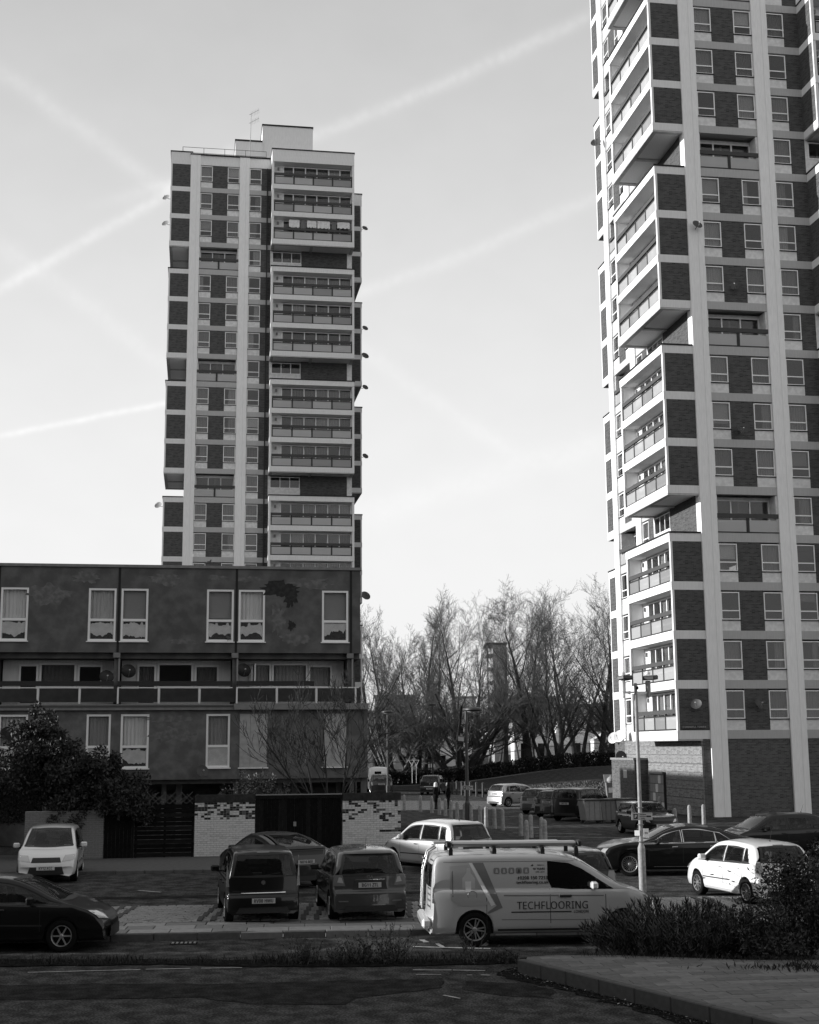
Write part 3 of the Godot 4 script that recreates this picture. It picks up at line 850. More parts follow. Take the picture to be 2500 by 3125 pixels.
# ---------- terrace of maisonettes ----------
func holed(x0: float, x1: float, y0: float, y1: float, holes: Array, z0: float, z1: float) -> MB:
	# a wall slab with rectangular openings [x0, y0, x1, y1]
	var xs := [x0, x1]
	var ys := [y0, y1]
	for h in holes:
		xs.append(h[0]); xs.append(h[2]); ys.append(h[1]); ys.append(h[3])
	xs.sort(); ys.sort()
	var mb := MB.new()
	for i in xs.size() - 1:
		if xs[i + 1] - xs[i] < 0.001: continue
		var j := 0
		var start := -1
		while j < ys.size():
			var open := j == ys.size() - 1
			if not open:
				for h in holes:
					if xs[i] >= h[0] - 0.001 and xs[i + 1] <= h[2] + 0.001 and ys[j] >= h[1] - 0.001 and ys[j + 1] <= h[3] + 0.001: open = true
			if open:
				if start >= 0 and ys[j] > ys[start]: mb.box(Vector3(xs[i], ys[start], z0), Vector3(xs[i + 1], ys[j], z1))
				start = -1
			elif start < 0: start = j
			j += 1
	return mb
func peel(parent: Node, w: float, y0: float, y1: float, z: float, r: RandomNumberGenerator, how: int) -> void:
	# a white board behind the lower light; where its paint has flaked off the dark board shows as ragged islands
	bx("painted_board", Vector3(0.09, y0, z - 0.012), Vector3(w - 0.09, y1, z), mats.white_panel, parent)
	if how == 0: return
	var mb := MB.new()
	var top := []
	var n := 26
	var ww := w - 0.22
	for side in 2:
		var pts := PackedVector2Array()
		var f := FastNoiseLite.new()
		f.seed = r.randi() % 9999
		f.frequency = 2.6
		var tall := (y1 - y0) * (0.34 if side == 0 else 0.2)
		if how == 2: tall = (y1 - y0) * (0.9 if side == 0 else 0.02)
		for i in n + 1:
			var x := 0.11 + ww * i / n
			var hgt := maxf(0.012, tall * (0.7 + 1.1 * f.get_noise_1d(x * 0.55) + 0.12 * f.get_noise_1d(x * 4.0)))
			if side == 1 and fposmod(i + int(f.seed) % 7, 13) > 9: hgt = 0.012
			pts.append(Vector2(x, y0 + 0.015 + hgt) if side == 0 else Vector2(x, y1 - 0.015 - hgt))
		var yy := y0 + 0.015 if side == 0 else y1 - 0.015
		pts.append(Vector2(0.11 + ww, yy))
		pts.append(Vector2(0.11, yy))
		mb.prism(pts, z + 0.001, z + 0.004)
	part("flaked_patch", mb, mats.flake, parent)
func tall_window(parent: Node, x: float, y: float, w: float, h: float, split: float, z: float, r: RandomNumberGenerator, how: int) -> void:
	var o := inst("window", frame_mesh("tallwin%.2f,%.2f" % [w, h], w, h, [], [split], 0.085, 0.09), mats.white_frame, parent, Transform3D(Basis(), Vector3(x, y, z)))
	bx("pane", Vector3(0.08, split + 0.05, 0.03), Vector3(w - 0.08, h - 0.08, 0.036), mats.glass_clear, o)
	var kind := r.randi() % 5
	var cw := w - 0.16
	if kind < 3: inst("curtain", curtain_mesh(cw, h - split - 0.1, r.randi() % 4), [mats.net, mats.net_mid, mats.blind][kind], o, Transform3D(Basis(), Vector3(0.08, split + 0.04, -0.1)))
	elif kind == 3: bx("blind", Vector3(0.08, split + 0.04 + 0.12 * r.randf(), -0.1), Vector3(w - 0.08, h - 0.06, -0.09), mats.net_mid, o)
	else:
		inst("curtain", curtain_mesh(cw * 0.55, h - split - 0.1, 1), mats.net, o, Transform3D(Basis(), Vector3(0.08, split + 0.04, -0.1)))
		inst("curtain", curtain_mesh(cw * 0.4, h - split - 0.1, 2), mats.net_mid, o, Transform3D(Basis(), Vector3(0.08 + cw * 0.58, split + 0.04, -0.1)))
	peel(o, w, 0.08, split - 0.05, 0.04, r, how)
	bx("pane", Vector3(0.08, 0.08, 0.05), Vector3(w - 0.08, split - 0.05, 0.054), mats.glass_clear, o)
	bx("sill", Vector3(-0.05, -0.045, 0.0), Vector3(w + 0.05, -0.003, 0.17), mats.white_frame, o)
func terrace(label: String, at: Vector3, x_left: float, x_right: float, seed_: int, deep := 9.0) -> Node3D:
	var r := RandomNumberGenerator.new()
	r.seed = seed_
	var t := thing("maisonette_terrace", label, "terrace", at, GRID)
	mats.flake = mat("flake", 0.06, 0.9, "render", 1.5)
	mats.glass_clear = mat("glass_clear", 0.2, 0.05, "", 1.0, {"alpha": 0.08})
	mats.render_dark = mat("render_dark", 0.165, 0.95, "render", 0.32)
	mats.render_lower = mat("render_lower", 0.195, 0.95, "render", 0.4)
	mats.stain_dark = mat("stain_dark", 0.06, 0.95, "render", 1.2)
	mats.stain_pale = mat("stain_pale", 0.21, 0.95, "render", 0.9)
	var joints := []
	var j := 0.66
	while j > x_left + 1.0:
		joints.append(j)
		j -= 4.86
	joints.append(5.52)
	var up := []
	var low := []
	for q in joints:
		for s in [[q - 1.23, q - 0.1], [q + 0.1, q + 1.21]]:
			if s[1] < x_right - 0.3: up.append([s[0], 8.3, s[1], 10.5])
	for q in joints:
		for s in [[q - 1.16, q - 0.18], [q + 0.22, q + 1.37]]:
			if s[1] < x_right + 0.1: low.append([s[0], 3.1, s[1], 5.3])
	# upper storey: rendered wall with tall windows each side of the party walls
	part("upper_wall", holed(x_left, x_right, 7.83, 11.38, up, -0.3, 0.0), mats.render_dark, t)
	bx("coping", Vector3(x_left, 11.383, -0.35), Vector3(x_right + 0.05, 11.5, 0.07), mats.concrete_grey, t)
	for i in up.size():
		var h: Array = up[i]
		tall_window(t, h[0], h[1], h[2] - h[0], h[3] - h[1], 0.88, -0.1, r, 2 if h[0] > 4.0 else 1)
	part("lower_wall", holed(x_left, x_right + 0.32, 2.63, 5.46, low, -0.42, -0.1), mats.render_lower, t)
	for i in low.size():
		var h: Array = low[i]
		if h[0] > 0.7:
			# boarded up with two pale sheets
			bx("board", Vector3(h[0] + 0.003, h[1] + 0.003, -0.2), Vector3(h[0] + (h[2] - h[0]) * 0.38, h[3] - 0.003, -0.08), mats.boarding, t)
			bx("board", Vector3(h[0] + (h[2] - h[0]) * 0.38 + 0.008, h[1] + 0.003, -0.2), Vector3(h[2] - 0.003, h[3] - 0.003, -0.078), mats.boarding, t)
			bx("sill", Vector3(h[0] - 0.05, h[1] - 0.05, -0.2), Vector3(h[2] + 0.05, h[1] - 0.003, 0.0), mats.white_frame, t)
		else: tall_window(t, h[0], h[1], h[2] - h[0], h[3] - h[1], 0.88, -0.2, r, 1 if h[0] < -3.5 and h[0] > -4.2 else 0)
	# the rest of the shell
	bx("rear_block", Vector3(x_left, 0.0, -deep), Vector3(x_right, 11.19, -5.11), mats.render_dark, t)
	bx("roof", Vector3(x_left, 11.2, -deep), Vector3(x_right, 11.38, -0.3), mats.asphalt, t)
	bx("upper_floor", Vector3(x_left, 7.6, -5.0), Vector3(x_right, 7.83, -0.31), mats.render_dark, t)
	# rooms: back wall, floors and party walls
	bx("room_wall", Vector3(x_left, 0.0, -5.1), Vector3(x_right, 11.19, -5.001), mats.room, t)
	bx("lower_floor", Vector3(x_left, 2.45, -5.0), Vector3(x_right + 0.06, 2.627, -0.43), mats.render_lower, t)
	bx("gable_wall", Vector3(x_right - 0.2, 0.0, -5.0), Vector3(x_right - 0.004, 11.19, -1.91), mats.render_dark, t)
	bx("end_wall", Vector3(x_right - 0.25, 7.83, -1.9), Vector3(x_right - 0.003, 11.2, -0.301), mats.render_dark, t)
	bx("lower_end_wall", Vector3(x_right + 0.07, 0.0, -1.9), Vector3(x_right + 0.317, 5.45, -0.421), mats.render_lower, t)
	# balcony storey
	bx("balcony_slab", Vector3(x_left, 5.463, -5.0), Vector3(0.62, 5.70, 0.06), mats.concrete_grey, t)
	bx("balcony_slab", Vector3(0.623, 5.466, -5.0), Vector3(x_right + 0.33, 5.72, 0.16), mats.concrete_grey, t)
	bx("slab_lip", Vector3(x_left, 5.60, 0.062), Vector3(0.6, 5.66, 0.11), mats.kerb, t)
	var k := 0
	for q in joints:
		bx("room_party_wall", Vector3(q - 0.1, 0.02, -5.0), Vector3(q + 0.02, 2.44, -1.76), mats.room, t)
		bx("room_party_wall", Vector3(q - 0.1, 2.64, -5.0), Vector3(q + 0.02, 5.45, -0.43), mats.room, t)
		bx("room_party_wall", Vector3(q - 0.1, 7.84, -5.0), Vector3(q + 0.02, 11.18, -0.32), mats.room, t)
		bx("party_wall", Vector3(q - 0.12, 5.725, -5.0), Vector3(q + 0.04, 7.596, -0.15), mats.render_dark, t)
		bx("beam_end", Vector3(q - 0.16, 7.62, -0.3), Vector3(q + 0.12, 7.825, 0.02), mats.concrete_grey, t)
		bx("pipe", Vector3(q + 0.05, 5.725, -0.14), Vector3(q + 0.12, 7.6, -0.07), mats.galv, t)
		bx("joint_cover", Vector3(q - 0.04, 7.83, 0.001), Vector3(q + 0.06, 11.37, 0.012), mats.coping, t)
		if q > 5.0: continue
		var right_unit: bool = q > 0.0
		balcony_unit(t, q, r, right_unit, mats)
	# weather stains and old repairs in the render
	var rr := RandomNumberGenerator.new()
	rr.seed = seed_ + 50
	for q in [[2.55, 10.55, 0.75, 0.34, 0], [2.95, 10.2, 0.25, 0.45, 0], [3.0, 9.0, 0.16, 0.2, 0], [-5.5, 10.95, 0.5, 0.22, 1], [-2.3, 10.9, 0.6, 0.25, 1], [-0.2, 11.0, 0.4, 0.1, 1], [1.2, 10.95, 0.5, 0.12, 1], [3.9, 10.8, 0.8, 0.22, 1], [-1.6, 8.3, 0.5, 0.12, 1], [3.2, 8.4, 0.6, 0.25, 1], [2.4, 9.3, 0.3, 0.6, 1], [-1.8, 4.5, 0.8, 0.3, 1], [-2.0, 5.1, 1.0, 0.12, 1], [3.3, 4.3, 0.6, 0.7, 1], [-7.0, 10.2, 0.8, 0.4, 1], [-8.0, 4.4, 0.7, 0.4, 0]]:
		var poly := PackedVector2Array()
		var ff := FastNoiseLite.new()
		ff.seed = rr.randi() % 999
		ff.frequency = 0.9
		for i in 48:
			var a := TAU * i / 48.0
			var rad := 1.0 + 0.75 * ff.get_noise_2d(cos(a) * 2.0, sin(a) * 2.0) + 0.16 * ff.get_noise_2d(cos(a) * 6.0, sin(a) * 6.0)
			poly.append(Vector2(q[0] + cos(a) * q[2] * rad, q[1] + sin(a) * q[3] * rad))
		var sb := MB.new()
		var zz := 0.0 if q[1] > 7.0 else -0.1
		sb.prism(poly, zz + 0.001, zz + 0.0035 + 0.0004 * (int(q[0] * 10) % 5))
		part("render_stain", sb, mats.stain_dark if q[4] == 0 else mats.stain_pale, t)
	# ground storey: dark openings under the overhang, pale posts between
	bx("ground_glazing", Vector3(x_left, 0.9, -1.76), Vector3(x_right, 2.44, -1.752), mats.glass, t)
	bx("ground_wall", Vector3(x_left, 0.0, -1.8), Vector3(x_right, 0.897, -1.72), mats.render_lower, t)
	for q in joints:
		for o in [-2.35, -0.45, 1.9, 2.55]:
			if q + o < x_right: bx("ground_post", Vector3(q + o, 0.0, -1.7), Vector3(q + o + 0.2, 2.61, -1.6), mats.concrete_grey, t)
		bx("ground_lintel", Vector3(q - 4.8, 2.45, -1.68), Vector3(minf(q + 0.05, x_right), 2.62, -1.62), mats.concrete_grey, t)
		bx("garden_fin", Vector3(q + 0.0, 0.0, -1.74), Vector3(q + 0.2, 2.6, -0.43), mats.render_lower, t)
	return t
func balcony_unit(t: Node3D, q: float, r: RandomNumberGenerator, front: bool, m: Dictionary) -> void:
	# one flat's balcony to the right of the party wall at q
	var z := -1.3
	var y0 := 5.73
	var zf := 0.12 if front else 0.02
	var lights := [[0.85, 1.5, 0.05, 1.62], [1.69, 3.05, 0.75, 1.68], [3.25, 4.13, 0.75, 1.6]] if not front else [[0.7, 1.5, 0.75, 1.68], [1.67, 3.07, 0.75, 1.68], [3.24, 4.12, 0.75, 1.6]]
	var holes := []
	for w in lights: holes.append([w[0] - 0.13, w[2], w[1] - 0.13, w[3]])
	var b := part("balcony_front", holed(0.0, 4.57, 0.0, 1.86, holes, 0.0, 0.07), m.white_panel if front else m.fascia, t, Transform3D(Basis(), Vector3(q + 0.13, y0, z - 0.1)))
	var l := Transform3D(Basis(), Vector3(-(q + 0.13), -y0, -(z - 0.1)))
	for i in 3:
		var w: Array = lights[i]
		if front or r.randf() < 0.35: inst("curtain", curtain_mesh(w[1] - w[0] - 0.1, w[3] - w[2] - 0.06, i), m.blind if front else m.net_mid, b, l * Transform3D(Basis(), Vector3(q + w[0] + 0.05, y0 + w[2] + 0.03, z - 0.16)))  # front unit: white curtains stand in for sky mirrored in the glass
		inst("window_frame", frame_mesh("bal%d%d" % [i, int(front)], w[1] - w[0] + 0.14, w[3] - w[2] + 0.12, [], [], 0.08, 0.07), m.white_frame, b, l * Transform3D(Basis(), Vector3(q + w[0] - 0.07, y0 + w[2] - 0.06, z - 0.028)))
		bx("pane", Vector3(q + w[0], y0 + w[2], z - 0.02), Vector3(q + w[1], y0 + w[3], z - 0.014), m.glass, b, l)
	if front:
		# a casement left open
		var c := inst("open_casement", frame_mesh("case", 0.5, 0.95, [], [], 0.06, 0.05), m.white_frame, b, l * Transform3D(Basis(Vector3.UP, deg_to_rad(-75)), Vector3(q + 0.75, y0 + 0.75, z + 0.12)))
	bx("handrail", Vector3(q + 0.05, 6.45, zf - 0.02), Vector3(q + (3.3 if front else 4.75), 6.65, zf + 0.03), m.rail_dark, b, l)
	bx("top_rail", Vector3(q + 0.05, 6.36, zf - 0.02), Vector3(q + (5.2 if front else 4.75), 6.40, zf + 0.02), m.fascia, b, l)
	for i in (4 if front else 3):
		bx("post", Vector3(q + 0.04 + i * 1.66, 5.725, zf - 0.025), Vector3(q + 0.11 + i * 1.66, 6.359, zf + 0.025), m.fascia, b, l)
		if i < 3: bx("railing_panel", Vector3(q + 0.13 + i * 1.66, 5.79, zf - 0.008), Vector3(q + 1.68 + i * 1.66, 6.34, zf + 0.008), m.rail_panel, b, l)
# ---------- garden walls and gates ----------
func brick_pier(label: String, base: Vector3, w: float, courses: int, seed_: int, bare: Callable, cap: bool, white: Material = null) -> void:
	var t := thing("brick_wall", label, "wall", base, GRID)
	var r := RandomNumberGenerator.new()
	r.seed = seed_
	if white == null: white = mats.brick_white
	bx("mortar", Vector3(0.004, 0.0, -0.2), Vector3(w - 0.004, courses * 0.075, -0.012), mats.mortar, t)
	if not shared.has("brick0"):
		for i in 3:
			var q := MB.new()
			q.bevel_box(Vector3(0.004, 0.005, -0.1), Vector3(0.221, 0.071, -0.001 + 0.0025 * i), 0.006)
			shared["brick%d" % i] = q.mesh()
			q = MB.new()
			q.bevel_box(Vector3(0.004, 0.005, -0.1), Vector3(0.1085, 0.071, -0.001 + 0.0025 * i), 0.006)
			shared["half%d" % i] = q.mesh()
	for row in courses:
		var x := 0.0
		if row % 2 == 1:
			x = 0.1125
			inst("brick", shared["half%d" % (r.randi() % 3)], mats.brick_bare if bare.call(0.05, row * 0.075, r) else white, t, Transform3D(Basis(), Vector3(0, row * 0.075, 0)))
		while x < w - 0.05:
			var half := x + 0.225 > w + 0.02 or (cap and row > 16)
			inst("brick", shared[("half%d" if half else "brick%d") % (r.randi() % 3)], (mats.brick_bare if r.randf() < 0.6 else mats.brick_mid) if bare.call(x + 0.1, row * 0.075, r) else (white if r.randf() < 0.8 or not cap else mats.brick_white2), t, Transform3D(Basis(), Vector3(x, row * 0.075, 0)))
			x += 0.1125 if half else 0.225
	if cap:
		for i in 3: bx("coping_block", Vector3(w / 3.0 * i + 0.003, courses * 0.075 + 0.003, -0.24), Vector3(w / 3.0 * (i + 1) - 0.003, courses * 0.075 + 0.27, 0.03), mats.concrete_dark, t)
func garden_walls() -> void:
	mats.mortar = mat("mortar", 0.4, 0.95, "fine", 2.0)
	mats.brick_white = mat("brick_white", 0.74, 0.85, "concrete", 2.0)
	mats.brick_white_shaded = mat("brick_white_shaded", 0.24, 0.9, "concrete", 2.0)  # white brick toned down to grey for the shade on that wall
	mats.brick_white2 = mat("brick_white2", 0.64, 0.85, "concrete", 2.0)
	mats.brick_bare = mat("brick_bare", 0.05, 0.95, "render", 2.0)
	mats.brick_mid = mat("brick_mid", 0.16, 0.95, "render", 2.0)
	mats.concrete_dark = mat("concrete_dark", 0.055, 0.95, "render", 1.0)
	mats.board0 = mat("board0", 0.012, 0.8, "render", 1.6)
	mats.board1 = mat("board1", 0.02, 0.8, "render", 1.6)
	var o := Vector3(-8.03, 0.1, -48.97)
	var u := Vector3(cos(GRID), 0, -sin(GRID))
	var f := FastNoiseLite.new()
	f.seed = 4
	f.frequency = 1.6
	var bareA := func(x: float, y: float, r: RandomNumberGenerator) -> bool:
		if y > 1.72: return r.randf() < 0.35
		if y > 1.42: return f.get_noise_2d(x, y * 5.0) > -0.12 and r.randf() < 0.85
		if y > 1.2: return f.get_noise_2d(x * 1.4, y * 7.0) > 0.12 and r.randf() < 0.9
		return r.randf() < 0.012 and y > 0.4
	var bareB := func(x: float, y: float, r: RandomNumberGenerator) -> bool:
		if y > 1.3: return f.get_noise_2d(x * 1.2 + 9.0, y * 3.5) > 0.0 and r.randf() < 0.8
		if x > 1.4 and y > 0.7: return f.get_noise_2d(x * 1.5 + 3.0, y * 6.0) > 0.05
		if y > 1.0: return x < 0.6 and r.randf() < 0.3
		return r.randf() < 0.01
	var none := func(_x: float, _y: float, r: RandomNumberGenerator) -> bool: return r.randf() < 0.006
	brick_pier("white painted brick wall with a band of flaked courses between two dark gates", o + u * 0.30, 2.14, 25, 2, bareA, true)
	brick_pier("white painted brick wall with flaked upper right corner ending beside the silver car", o + u * 5.59, 2.14, 25, 3, bareB, true)
	brick_pier("white brick wall toned grey for shade beneath the dark evergreen bush", o + u * -5.56, 2.70, 22, 5, none, false, mats.brick_white_shaded)
	# board door and gate to the left
	var d := thing("board_door", "black vertical board door between grey wall and slatted fence", "door", o + u * -2.84, GRID)
	for i in 7: bx("board", Vector3(i * 0.135, 0.0, -0.06 - 0.006 * (i % 2)), Vector3(i * 0.135 + 0.13, 1.72, -0.03 - 0.006 * (i % 2)), mats.board0, d)
	bx("door_post", Vector3(0.946, 0, -0.1), Vector3(1.03, 1.85, 0.0), mats.board1, d)
	var fe := thing("slat_fence", "dark fence of wide horizontal boards beside the white brick wall", "fence", o + u * -1.80, GRID)
	var r := RandomNumberGenerator.new()
	r.seed = 8
	for i in 12: bx("board", Vector3(0.0, 0.02 + i * 0.152, -0.07 - 0.01 * (i % 2)), Vector3(2.08, 0.155 + i * 0.152, -0.045 - 0.012 * (i % 2) - r.randf() * 0.006), mats.board0 if i % 3 else mats.board1, fe)
	for x in [0.02, 1.02, 2.0]: bx("fence_post", Vector3(x, 0, -0.16), Vector3(x + 0.08, 1.9, -0.085), mats.board1, fe)
	# trellis on the fence
	var tr := thing("trellis", "thin diamond trellis standing on the dark slatted fence", "trellis", o + u * -1.4 + Vector3(0, 1.84, 0), GRID)
	for i in 8:
		for s in [-1.0, 1.0]:
			var q := MB.new()
			var x0 := i * 0.2
			q.tube([Vector3(x0 if s > 0 else x0 + 0.42, 0.0, -0.07 + 0.008 * s), Vector3(x0 + (0.42 if s > 0 else 0.0), 0.42 - 0.08 * (i % 3), -0.07 + 0.008 * s)], [0.013, 0.013], 4)
			part("lath", q, mats.trellis, tr)
	# wide gate between the two white walls
	var gt := thing("board_gate", "wide black board gate between the two flaking white walls", "gate", o + u * 2.46, GRID)
	for i in 22: bx("board", Vector3(i * 0.14, 0.03, -0.08 - 0.008 * (i % 2)), Vector3(i * 0.14 + 0.136, 1.98, -0.05 - 0.008 * (i % 2)), mats.board0 if r.randf() < 0.75 else mats.board1, gt)
	bx("gate_head", Vector3(0.0, 1.985, -0.12), Vector3(3.11, 2.1, 0.0), mats.board1, gt)
	bx("metal_flashing", Vector3(0.0, 2.103, -0.25), Vector3(3.11, 2.13, 0.03), mats.galv, gt)
	bx("latch", Vector3(1.36, 1.0, -0.049), Vector3(1.46, 1.16, -0.02), mats.galv, gt)
# ---------- unseen buildings added for their shade or for what the cars mirror ----------
func slab_block(label: String, at: Vector3, w: float, d: float, h: float) -> void:
	var t := thing("slab_block", label, "building", at, 0.0)
	bx("walls", Vector3(-w, 0, -d), Vector3(0, h, 0), mats.brick_far, t)
	bx("parapet", Vector3(-w - 0.1, h + 0.003, -d - 0.1), Vector3(0.1, h + 0.4, 0.1), mats.concrete_grey, t)
	var fl := int(h / 2.7)
	for k in fl:
		bx("concrete_band", Vector3(0.002, k * 2.7 + 2.3, -d), Vector3(0.06, k * 2.7 + 2.65, 0), mats.band, t)
		for i in int(d / 3.0):
			var o := inst("window", frame_mesh("slabwin", 1.2, 1.3, [0.6], []), mats.white_frame, t, Transform3D(Basis(Vector3.UP, PI / 2), Vector3(0.0, k * 2.7 + 0.9, -i * 3.0 - 0.8)))
			bx("pane", Vector3(0.05, 0.05, 0.02), Vector3(1.15, 1.25, 0.03), mats.glass, o)
# ---------- plants ----------
func limb(mb: MB, a: Vector3, b: Vector3, ra: float, rb: float, sides: int) -> void:
	var d := (b - a).normalized()
	var x := (Vector3.UP if absf(d.y) < 0.9 else Vector3.RIGHT).cross(d).normalized()
	var y := d.cross(x)
	for k in sides:
		var t0 := TAU * k / sides
		var t1 := TAU * (k + 1) / sides
		var n0 := x * cos(t0) + y * sin(t0)
		var n1 := x * cos(t1) + y * sin(t1)
		mb.quadn(a + n0 * ra, a + n1 * ra, b + n1 * rb, b + n0 * rb, n0, n1, n1, n0)
func grow(wood: MB, twigs: MB, a: Vector3, dir: Vector3, length: float, rad: float, level: int, o: Dictionary, r: RandomNumberGenerator) -> void:
	# a limb in a few bends, then its side limbs; wood takes the thick ones, twigs the rest
	var segs: int = o.segs[level]
	var p := a
	var d := dir
	var pts := [a]
	var rads := [rad]
	for i in segs:
		var wob: float = o.wobble[level]
		d = (d + Vector3(r.randf_range(-wob, wob), r.randf_range(-wob, wob) * 0.6 + o.lift[level], r.randf_range(-wob, wob))).normalized()
		var q := p + d * (length / segs)
		var f := float(i + 1) / segs
		var r1 := maxf(o.least, rad * lerpf(1.0, o.tip[level], f))
		limb(wood if level <= o.thick else twigs, p, q, rads[-1], r1, 7 if level == 0 else (5 if level == 1 else 3))
		p = q
		pts.append(p)
		rads.append(r1)
	if level + 1 >= o.n.size(): return
	var n: int = o.n[level + 1]
	for i in n:
		var f: float = lerpf(o.from[level + 1], 1.0, (i + r.randf()) / n)
		var at := f * segs
		var k := mini(int(at), segs - 1)
		var q: Vector3 = pts[k].lerp(pts[k + 1], at - k)
		var pd: Vector3 = (pts[k + 1] - pts[k]).normalized()
		var side := Vector3(r.randf_range(-1, 1), r.randf_range(-0.4, 0.6), r.randf_range(-1, 1))
		side = (side - pd * side.dot(pd)).normalized()
		var ang: float = deg_to_rad(o.angle[level + 1] * r.randf_range(0.7, 1.3))
		var nd := pd * cos(ang) + side * sin(ang)
		var len: float = length * o.ratio[level + 1] * r.randf_range(0.65, 1.15) * lerpf(1.0, 0.55, (f - o.from[level + 1]) / (1.001 - o.from[level + 1]) if level == 0 else 0.0)
		grow(wood, twigs, q, nd, len, maxf(o.least, lerpf(rads[k], rads[k + 1], at - k) * o.rr[level + 1]), level + 1, o, r)
func tree_kind(key: String, seed_: int, o: Dictionary, stems := 1, height := 10.0, rad := 0.3) -> void:
	var r := RandomNumberGenerator.new()
	r.seed = seed_
	var w := MB.new()
	var t := MB.new()
	for i in stems:
		var dir := Vector3(r.randf_range(-0.06, 0.06), 1, r.randf_range(-0.06, 0.06)) if stems == 1 else Vector3(cos(TAU * i / stems) * 0.55, 1, sin(TAU * i / stems) * 0.55)
		grow(w, t, Vector3(r.randf_range(-0.1, 0.1) * (stems - 1), -0.3, r.randf_range(-0.1, 0.1) * (stems - 1)), dir.normalized(), height, rad, 0, o, r)
	shared[key + "_w"] = w.mesh()
	shared[key + "_t"] = t.mesh()
func tree(key: String, label: String, at: Vector3, turn: float, sc: Vector3, bark: Material, twig: Material, lean := 0.0, called := "bare_tree") -> void:
	var t := thing(called, label, "tree", at, turn, "bare winter trees" if called == "bare_tree" else "")
	var xf := Transform3D(Basis(Vector3(0, 0, 1), lean).scaled(sc), Vector3.ZERO)
	inst("trunk", shared[key + "_w"], bark, t, xf)
	inst("crown", shared[key + "_t"], twig, t, xf)
func px(x: float, z: float) -> float:
	# world x of a far column of the view, by its bearing from the viewpoint at depth z
	return (x - 1250.0) / 4102.0 * -z
